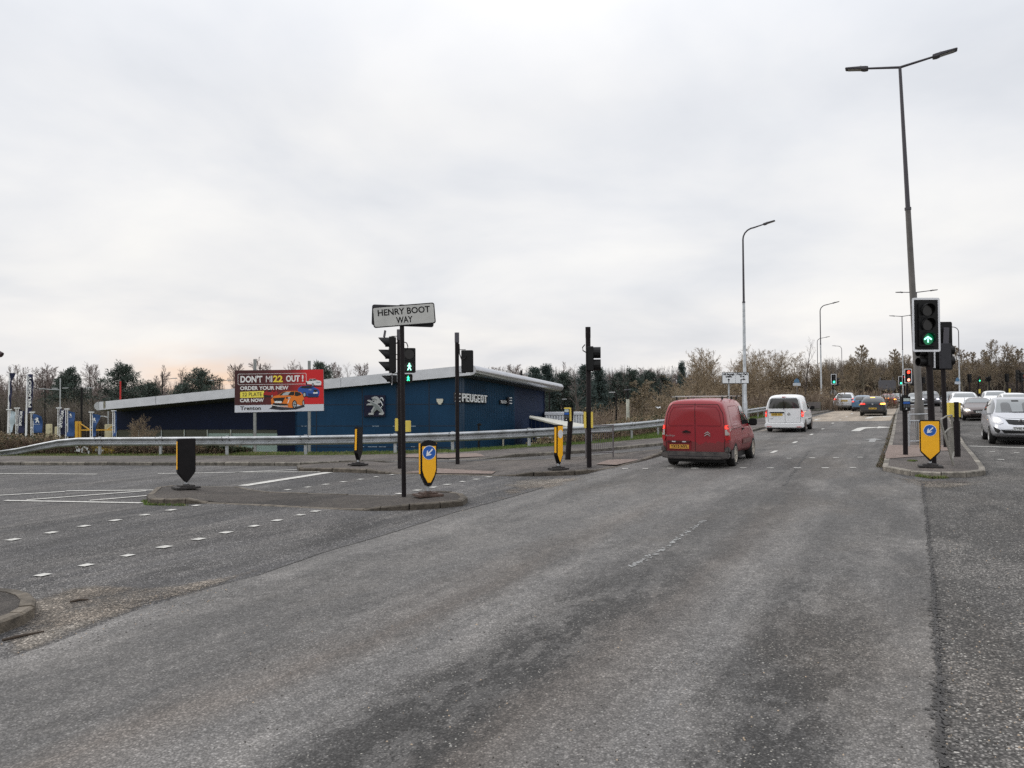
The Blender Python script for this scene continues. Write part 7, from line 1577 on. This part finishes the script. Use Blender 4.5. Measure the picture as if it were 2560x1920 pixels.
def tree(kind, px, ytop, D, label, wfac=1.0, zb=None, name=None, dx=0):
    q = ray(px, ytop, D)
    while zb is None and kind[0] == 't' and D < 110 and (seg_d(q.x, q.y) < 6 or (px > 2040 and D < 92)): D += 2; q = ray(px, ytop, D)
    z0 = T(q.x, q.y) - .1 if zb is None else zb; H = q.z - z0; nm = name or {'b': 'birch_tree', 'o': 'bare_tree', 'a': 'alder_tree', 't': 'thicket_tree', 'p': 'pine_tree', 'f': 'conifer_tree', 's': 'bare_tree'}[kind[0]]
    t = thing(nm, (q.x, q.y, z0), label, 'tree', rt.uniform(0, 6.28), TG); a, b = TM[kind]
    for n_, m_ in (('trunk', a), ('crown', b)): o = bpy.data.objects.new(n_, m_); COL.objects.link(o); o.parent = t
    mz = max(v.co.z for v in b.vertices) if not b.get('mz') else b['mz']; b['mz'] = mz; s = H / mz; t.scale = (s * wfac, s * wfac, s); return t
# left: bare trees and pines beyond the forecourt
Ltrees = [('birch0', 12, 906, 118, 1.0, 'bare twiggy tree at the extreme left edge'), ('oak0', 44, 908, 112, .8, 'bare tree rising between the two tall navy flags'), ('birch2', 101, 903, 120, 1.15, 'tallest bare rounded tree right of the second tall flag'), ('birch1', 128, 914, 126, 1.0, 'bare tree with forked pale stems left of the first pine'),
 ('pine0', 176, 911, 105, 1.1, 'dark pine standing nearest the left side, above the yellow barrier'), ('pine1', 158, 935, 112, 1.2, 'shorter dark pine at the left shoulder of the first pine'), ('sparse', 236, 904, 118, 1.2, 'thin open birch leaning left between the two tall pines'), ('birch3', 262, 909, 126, .9, 'pale bare birch close to the left of the tallest pine'),
 ('pine2', 307, 896, 104, 1.25, 'tallest dark pine above the low end of the showroom roof'), ('pine0', 375, 950, 110, 1.5, 'low wide dark pine just above the roof, right of the tallest pine'), ('sparse', 356, 916, 122, 1.0, 'small bare tree right of the tallest pine'), ('birch0', 382, 911, 130, .8, 'narrow bare birch right of centre of the low roof'),
 ('sparse', 437, 913, 122, 1.1, 'rounded bare tree against the warm break in the clouds'), ('birch2', 470, 920, 132, .8, 'reddish bare tree left of the broad dark pine'), ('pine1', 498, 915, 108, 1.5, 'broad dark pine left of the billboard'), ('pine2', 455, 951, 112, 1.3, 'low dark pine at the left foot of the broad pine'), ('birch1', 545, 936, 130, .9, 'faint bare tree against the peach sky at the billboard edge'),
 ('birch3', 606, 905, 120, .9, 'bare treetop over the left part of the billboard'), ('birch2', 652, 893, 116, 1.1, 'bare treetop beside the left billboard post end'), ('sparse', 694, 906, 122, 1.0, 'bare treetop above the middle of the billboard'), ('oak1', 738, 897, 118, 1.0, 'bushy bare treetop left of the right billboard post end'),
 ('pine0', 800, 897, 104, 1.15, 'dark pine rising at the right corner of the billboard'), ('birch0', 828, 903, 118, .9, 'bare tree just right of the pine by the billboard'), ('birch1', 857, 904, 122, 1.0, 'bare tree in the middle of the gap above the roof, left one'), ('sparse', 882, 902, 120, .9, 'bare tree above the roof with an open crown'), ('birch3', 907, 904, 122, 1.0, 'bare rounded tree above the roof nearest the left signal head'), ('birch2', 1046, 926, 135, 1.0, 'tiny bare treetop over the roof right of the green walking figure'),
 ('sparse', 1180, 920, 130, .9, 'bare treetop at the roof peak behind the two-lamp head'), ('birch0', 1206, 915, 126, .9, 'bare treetop right of the roof peak')]
for k, x, y, D, w, lab in Ltrees: tree(k, x, y, D, lab, w)
Mtrees = [('birch3', 1256, 914, 126, 1.0, 'round bare tree above the side roof, first in the row'), ('birch1', 1305, 908, 124, 1.1, 'taller bare tree above the side roof beside the dark pole'), ('fir0', 1338, 912, 112, 1.25, 'large blue-green conifer behind the right roof end, left half'), ('fir1', 1366, 906, 116, 1.3, 'large blue-green conifer behind the right roof end, right half'),
 ('birch0', 1393, 904, 122, .8, 'pale twiggy treetop between the two conifer groups'), ('sparse', 1443, 906, 98, .95, 'white-stemmed birch standing out left of the tall signal post'), ('fir0', 1462, 906, 112, 1.2, 'dark conifer directly behind the tall signal post'), ('fir1', 1498, 915, 116, 1.3, 'dark blue-green conifer right of the tall signal post'), ('pine1', 1410, 925, 118, 1.3, 'dark pine filling the gap left of the white-stemmed birch'),
 ('birch2', 1530, 918, 122, 1.0, 'bare tree among dark pines, first right of the tall signal post'), ('sparse', 1562, 912, 118, 1.0, 'leaning pale birch among dark pines'), ('pine2', 1580, 912, 118, 1.1, 'dark pine with a ragged top mid-way to the red van'), ('pine0', 1548, 925, 122, 1.3, 'dark rounded pine behind the leaning pale birch'), ('birch1', 1606, 918, 124, 1.0, 'bare tree left of the olive-leaved tree'), ('pine1', 1622, 921, 122, 1.2, 'dark pine behind the small far road lamp'), ('pine0', 1655, 930, 126, 1.3, 'dark low pine left of the slender conifer'), ('birch3', 1640, 919, 124, .9, 'thin bare tree left of the slender conifer'),
 ('fir1', 1704, 898, 96, .62, 'slender dark conifer above the red van roof bars'), ('birch0', 1728, 915, 104, .9, 'pale bare tree just right of the slender conifer')]
for k, x, y, D, w, lab in Mtrees: tree(k, x, y, D, lab, w)
tree('alder2', 1607, 948, 70, 'round olive-leaved tree in the brown scrub left of the red van', 1.6)
# thicket behind the barrier above the vans: each bush a thing
th = [(1752, 893, 'left shoulder'), (1786, 880, 'above the sign, left'), (1812, 868, 'above the sign, middle'), (1843, 882, 'just left of the single-arm lamp column'), (1872, 886, 'just right of the single-arm lamp column'), (1905, 860, 'highest round top of the thicket'), (1935, 876, 'right of the highest top'), (1962, 878, 'above the small blue route sign'), (1990, 895, 'behind the leafless tall sapling, left'), (2022, 898, 'behind the leafless tall sapling, right'), (2050, 903, 'around the second lamp column'), (2076, 928, 'low right end of the thicket')]
for i, (x, y, w) in enumerate(th): tree('thicket%d' % (i % 4), x, y, 62 + (i * 7) % 9 + max(0, (x - 1900) * .07), 'brown twiggy thicket tree above the barrier, ' + w, 1.15, name='thicket_tree')
for i, (x, y, w) in enumerate([(1765, 930, 'low front bush left of the white lane sign'), (1830, 925, 'low front bush behind the white lane sign'), (1890, 915, 'low front bush right of the white lane sign'), (1945, 925, 'low front bush above the white van'), (2005, 940, 'low front bush at the right of the white van roof'), (1700, 955, 'low bush at the left foot of the thicket')]): tree('thicket%d' % ((i + 2) % 4), x, y, 54 + (i % 3) * 2 + max(0, (x - 1850) * .07), 'brown twiggy ' + w, 1.5, name='thicket_tree')
tree('sparse', 2012, 842, 74, 'tall leafless sapling standing clear above the thicket', .65)
Rtrees = [('alder0', 2118, 884, 128, 1.1, 'alder with sparse leaves above the first distant green signal'), ('alder1', 2166, 862, 130, 1.0, 'tall pointed alder above the dark hatchback'), ('alder2', 2142, 905, 134, 1.2, 'shorter alder between the first two at the far junction'), ('alder3', 2196, 892, 134, 1.1, 'alder right of the tall pointed one'), ('alder0', 2225, 884, 132, 1.1, 'alder left of the far twin-arm lamp'), ('alder1', 2247, 872, 130, .9, 'narrow alder rising behind the far twin-arm lamp'), ('alder2', 2276, 886, 128, 1.1, 'alder partly hidden by the tallest lamp column'), ('alder3', 2095, 912, 126, 1.2, 'low alder at the left end of the far junction'),
 ('alder0', 2348, 902, 128, 1.2, 'alder in the gap beside the green arrow signal'), ('alder1', 2410, 862, 126, 1.1, 'alder with two tops right of the far lamp column'), ('alder3', 2438, 880, 130, 1.1, 'broad alder left of the tallest right-hand one'), ('alder2', 2466, 848, 126, .95, 'tallest pointed alder at the right, above the distant green light'), ('alder0', 2508, 855, 126, 1.1, 'dense tall alder left of the last back-turned board'), ('alder3', 2487, 872, 130, .9, 'narrow alder between the two tallest at the right'), ('alder1', 2545, 871, 126, 1.0, 'alder near the right edge of the photo'), ('alder2', 2575, 900, 124, 1.1, 'alder cut by the right edge of the photo'), ('birch0', 2528, 893, 134, 1.0, 'bare grey tree behind the two right-most alders'), ('alder2', 2385, 900, 132, 1.1, 'low alder behind the far lamp column')]
for k, x, y, D, w, lab in Rtrees: tree(k, x, y, D, lab, w)
# woods behind that read as one mass: simple bare trunks and twig clouds, joined
def wood(name, label, x0, x1, ytop, D, n, matt, hpx=26, seed=1, tw=(.03, .06), yb=1010, fans=9):
    rnd = random.Random(seed); mb = MB()
    for i in range(n):
        px = rnd.uniform(x0, x1); d = D + rnd.uniform(0, 22) + (max(0, (px - 1850) * .13) if D < 60 else 0); yt = ytop + abs(rnd.gauss(0, 20)) + 9 * noise.noise((px * .02, seed, 0)); q = ray(px, yt, d)
        if seg_d(q.x, q.y) < 4 and D < 60: continue
        z0 = T(q.x, q.y); H = max(1.5, (q.z - z0)) * rnd.uniform(.7, 1.04); b = Vector((q.x, q.y, z0))
        a = b + Vector((rnd.gauss(0, .4), rnd.gauss(0, .4), H)); mb.k = rnd.choice((0, 0, 1)); limb(mb, [b, a], [rnd.uniform(*tw), .01], 3)
        for k in range(fans):
            f = rnd.uniform(.12, .95); s = b.lerp(a, f); an = rnd.uniform(0, 6.28); l_ = H * rnd.uniform(.08, .20) * (1.2 - f); e_ = s + Vector((math.cos(an) * l_ * .7, math.sin(an) * l_ * .7, l_)); limb(mb, [s, e_], [.02, .006], 3)
            for _ in range(2): e2 = s.lerp(e_, .5) + Vector((rnd.gauss(0, .3), rnd.gauss(0, .3), l_ * rnd.uniform(.4, .9))); limb(mb, [s.lerp(e_, .4), e2], [.016, .006], 3)
    o = mb.build(name, matt, fixn=False); tag(o, label, 'woodland', kind='stuff'); return o
FARM = [mat('far_twigs', (.145, .118, .11), .95, var=.25, vscale=.3), mat('far_bark', (.17, .15, .145), .95, var=.3)]
wood('woodland', 'mass of bare far trees behind the forecourt and the showroom', -60, 560, 945, 130, 2600, FARM, seed=2, tw=(.05, .12))
wood('woodland', 'dark distant wood behind the scrub at the middle of the photo', 1200, 1760, 917, 128, 3400, [mat('far_dark', (.095, .092, .092), .95, var=.3, vscale=.3), mat('far_bark2', (.12, .11, .11), .95)], seed=3, tw=(.05, .14), fans=12)
wood('woodland', 'dense brown wood behind the far junction', 2060, 2620, 893, 138, 5200, [mat('far_brown', (.15, .12, .095), .95, var=.3, vscale=.3), mat('far_bark3', (.16, .135, .11), .95)], seed=4, tw=(.05, .12), fans=12)
wood('thicket_undergrowth', 'tangled undergrowth of the thicket behind the barrier', 1690, 2075, 962, 58, 1500, [TWB, BARKO], seed=5, tw=(.015, .04), fans=8)
# scrub and brambles
def scrub(name, label, pts, width, hfn, ntw, nlf, mats, seed=1, zfn=T, leaf=.035, twr=.008, lean=.5):
    """pts: polyline the patch follows; width: how far it spreads to the side away from the road"""
    rnd = random.Random(seed); mb = MB(); ls = [(b - a).length for a, b in zip(pts, pts[1:])]; tot = sum(ls)
    def spot():
        u = rnd.uniform(0, tot)
        for (a, b), l_ in zip(zip(pts, pts[1:]), ls):
            if u <= l_:
                d = (b - a).normalized(); q = a.lerp(b, u / l_) + Vector((-d.y, d.x, 0)) * rnd.uniform(0, width); return q, u / l_
            u -= l_
        return pts[-1], 1
    for i in range(ntw):
        q, _ = spot(); z0 = zfn(q.x, q.y); h = hfn(q) * rnd.uniform(.5, 1.08) * (.8 + .35 * noise.noise((q.x * .9, q.y * .9, seed))); an = rnd.uniform(0, 6.28); ln = rnd.uniform(0, lean) * h; b = Vector((q.x, q.y, z0)); m_ = b + Vector((math.cos(an) * ln * .4, math.sin(an) * ln * .4, h * .7)); e_ = b + Vector((math.cos(an) * ln, math.sin(an) * ln, h * rnd.uniform(.8, 1.0)))
        mb.k = rnd.choice((0, 0, 1)); limb(mb, [b, m_, e_], [twr * 1.3, twr, twr * .4], 3)
        for _ in range(2): s = b.lerp(m_, rnd.uniform(.3, 1)); limb(mb, [s, s + Vector((rnd.gauss(0, .18), rnd.gauss(0, .18), rnd.uniform(.05, .35))) * min(1.5, h)], [twr * .8, twr * .3], 3)
    for i in range(nlf):
        q, _ = spot(); z0 = zfn(q.x, q.y); h = hfn(q) * (.8 + .35 * noise.noise((q.x * .9, q.y * .9, seed))); c = Vector((q.x, q.y, z0 + h * rnd.uniform(.05, 1.0) ** .8)); mb.k = rnd.choice((2, 2, 3)) if len(mats) > 3 else 2
        v = [c + Vector((rnd.gauss(0, leaf), rnd.gauss(0, leaf), rnd.gauss(0, leaf))) for _ in range(4)]; mb.add(v, [(0, 1, 2), (0, 2, 3)])
    o = mb.build(name, mats, fixn=False); tag(o, label, 'scrub', kind='stuff'); return o
back = lambda d, lst: [q + Vector((0, 0, 0)) + n_ * d for q, n_ in lst]
rp = lambda x: min(range(len(rail)), key=lambda i: abs(rail_px[i][0] - x))
def along(x0, x1, off):
    P = [at(x0 + (x1 - x0) * i / 12, [b[1] + (c_[1] - b[1]) * ((x0 + (x1 - x0) * i / 12) - b[0]) / (c_[0] - b[0]) for b, c_ in zip(rail_px, rail_px[1:]) if b[0] <= x0 + (x1 - x0) * i / 12 <= c_[0]][0]) for i in range(13)]
    out = []
    for i, p in enumerate(P): d = P[min(i + 1, 12)] - P[max(0, i - 1)]; d.z = 0; d.normalize(); out.append(p + Vector((-d.y, d.x, 0)) * off)
    return out
def toptarget(ypx_fn):                  # height that brings the top to a measured image row at that place
    def f(q):
        v = RC.transposed() @ (Vector((q.x, q.y, 0)) - Vector((0, 0, 1.6))); dd = -v.z; px = IW / 2 + FPX * v.x / dd; y = ypx_fn(px); return max(.15, ray(px, y, dd).z - T(q.x, q.y))
    return f
def lerp_fn(tab): 
    def f(x):
        if x <= tab[0][0]: return tab[0][1]
        for (a, ya), (b, yb) in zip(tab, tab[1:]):
            if x <= b: return ya + (yb - ya) * (x - a) / (b - a)
        return tab[-1][1]
    return f
BRM = [mat('bramble_stem', (.10, .060, .045), .9, var=.3), mat('bramble_stem_pale', (.20, .15, .11), .9, var=.3), LEAFB, IVY]
scrub('bramble_hedge', 'brown bramble hedge behind the sloping left end of the barrier', along(-150, 320, .5), 3.2, toptarget(lerp_fn([(-150, 1050), (0, 1066), (60, 1077), (130, 1083), (190, 1100), (320, 1112)])), 3000, 22000, BRM, 1, leaf=.028, lean=.5)
scrub('bramble_hedge', 'thin brown brambles behind the barrier in front of the showroom windows', along(255, 545, .5), 1.6, toptarget(lerp_fn([(255, 1108), (300, 1100), (400, 1098), (520, 1102), (545, 1112)])), 1500, 9000, BRM, 2, leaf=.026)
tsap = at(350, 1138); tsap = tsap + Vector((0, 2.2, 0)); o_ = tree('thicket1', 350, 1033, depth(tsap), 'small leafless shrub with pale twigs poking above the barrier', 1.1, zb=T(tsap.x, tsap.y) - .2, name='bare_shrub')
scrub('bramble_hedge', 'brown bramble hedge behind the barrier between the railing and the red van', along(1470, 1990, .6), 3.0, toptarget(lerp_fn([(1470, 1075), (1530, 1045), (1590, 1034), (1650, 1026), (1760, 1022), (1990, 1000)])), 5000, 34000, BRM, 3, leaf=.032)
scrub('bramble_hedge', 'low dry brambles behind the barrier right of the annexe', along(1380, 1500, .8), 1.5, toptarget(lerp_fn([(1380, 1112), (1440, 1098), (1500, 1085)])), 500, 3000, BRM, 4, leaf=.028)
SCB = [mat('scrub_twig', (.17, .125, .09), .95, var=.3, vscale=.5), mat('scrub_twig_pale', (.25, .20, .15), .95, var=.25, vscale=.5), LEAFB]
scrub('bank_scrub', 'pale brown scrub covering the bank between the showroom and the red van', [ray(1370, 1050, 88), ray(1560, 1040, 76), ray(1760, 1040, 66)], 26, toptarget(lerp_fn([(1360, 1018), (1450, 1005), (1530, 995), (1600, 978), (1680, 960), (1760, 958)])), 9000, 9000, SCB, 5, twr=.016, leaf=.06, lean=.3)
scrub('bank_scrub', 'dull brown bushes behind the flags at the left', [ray(-60, 1050, 92), ray(130, 1050, 90), ray(330, 1050, 90)], 14, toptarget(lerp_fn([(-60, 960), (0, 950), (60, 965), (120, 990), (150, 985), (180, 978), (230, 990), (300, 1010), (330, 1010)])), 7000, 5000, [mat('scrub_dull', (.105, .088, .07), .95, var=.3, vscale=.4), mat('scrub_dull2', (.15, .13, .11), .95, var=.3), mat('scrub_leaf_dull', (.09, .08, .05), .95, var=.3)], 6, twr=.018, leaf=.07, lean=.3)
scrub('evergreen_bush', 'dark green bush behind the barrier left of the showroom windows', along(486, 550, .6), 1.6, toptarget(lerp_fn([(486, 1112), (505, 1096), (530, 1096), (550, 1114)])), 260, 5200, [BRM[0], BRM[0], IVY], 8, leaf=.028)
scrub('gorse_bush', 'small yellowish gorse showing under the left part of the barrier', along(212, 262, .35), .9, toptarget(lerp_fn([(212, 1118), (235, 1106), (262, 1118)])), 240, 1500, [BRM[1], BRM[1], mat('gorse_yellow', (.30, .22, .03), .8, var=.4)], 9, leaf=.022)
# grass along the barrier
GR1 = mat('grass_green', (.10, .16, .028), .9, var=.35, vscale=1.2); GR2 = mat('grass_dry', (.20, .19, .085), .9, var=.3, vscale=1.2)
def grass(name, label, P, w0, w1, n, h, seed, dry=.3, zf=lambda x, y: G(x, y) - .04, ms=None):
    rnd = random.Random(seed); mb = MB(); k = len(P) - 1
    for i in range(n):
        u = rnd.random() * k; a = int(u); d = P[a + 1] - P[a]; d.z = 0; nn = Vector((-d.y, d.x, 0)).normalized(); q = P[a].lerp(P[a + 1], u - a) + nn * rnd.uniform(w0, w1); z = zf(q.x, q.y); mb.k = 1 if rnd.random() < dry + .3 * noise.noise((q.x * .7, q.y * .7, 0)) else 0
        an = rnd.uniform(0, 6.28); c = Vector((math.cos(an), math.sin(an), 0)); hh = h * rnd.uniform(.4, 1.3); b = Vector((q.x, q.y, z)); mb.add([b - c * .012, b + c * .012, b + Vector((rnd.gauss(0, .35), rnd.gauss(0, .35), 1)) * hh], [(0, 1, 2)])
    o = mb.build(name, ms or [GR1, GR2], fixn=False); tag(o, label, 'grass', kind='stuff'); return o
grass('verge_grass', 'short green grass along the foot of the barrier', along(-200, 1120, 0), -.5, 1.5, 26000, .09, 1, .42)
grass('verge_grass', 'bright green grass between the footway and the barrier near the red van', along(1120, 2010, 0), -.75, 1.0, 30000, .10, 2, .12)
grass('kerb_weeds', 'green weeds and moss at the foot of the near island kerb', PX((362, 1252), (372, 1262), (410, 1263), (470, 1264)), -.08, .03, 330, .045, 3, .2, G)
grass('kerb_weeds', 'weeds growing at the nose of the central reservation', PX((2290, 1191), (2330, 1197), (2370, 1196)), -.03, .08, 500, .06, 4, .3, G)
grass('kerb_weeds', 'dry weeds and moss along the left kerb of the central reservation', PX((2204, 1170), (2214, 1139), (2226, 1093), (2233, 1062), (2239, 1036)), -.03, .13, 1500, .06, 5, .6, G, [mat('moss', (.075, .075, .028), .95, var=.3), mat('dead_stalk', (.15, .11, .07), .95, var=.3)])
grass('kerb_weeds', 'small weed tuft on the paving beside the square-topped yellow bollard', PX((2272, 1164), (2290, 1165)), -.1, .1, 160, .04, 6, .2, lambda x, y: G(x, y) + .12)
# wind-blown litter
lit_ = mat('litter_white', (.62, .63, .64), .6)
for (px, py, D, s, lab) in ((205, 1124, 33.2, .34, 'torn white plastic sheeting caught under the left part of the barrier'), (252, 1128, 33.0, .26, 'second scrap of white plastic at the foot of a barrier post'), (1645, 1019, 38, .14, 'white scrap of paper caught in the hedge left of the red van')):
    q = ray(px, py, D); b = bmesh.new(); bmesh.ops.create_grid(b, x_segments=9, y_segments=4, size=s); 
    for v in b.verts: x, y = v.co.x, v.co.y; v.co = Vector((x * .9, .12 * noise.noise((x * 5, y * 5, px)), y * .35 + .16 * noise.noise((x * 4, y * 3, px + 9)) - x * .15))
    bmesh.ops.delete(b, geom=[f for f in b.faces if noise.noise((f.calc_center_median().x * 6, f.calc_center_median().z * 9, px)) > .12], context='FACES'); me = bpy.data.meshes.new('plastic_litter'); b.to_mesh(me); b.free(); me.materials.append(lit_); o = link('plastic_litter', me); o.location = q; tag(o, lab, 'litter')
q = ray(1160, 1126, 33)
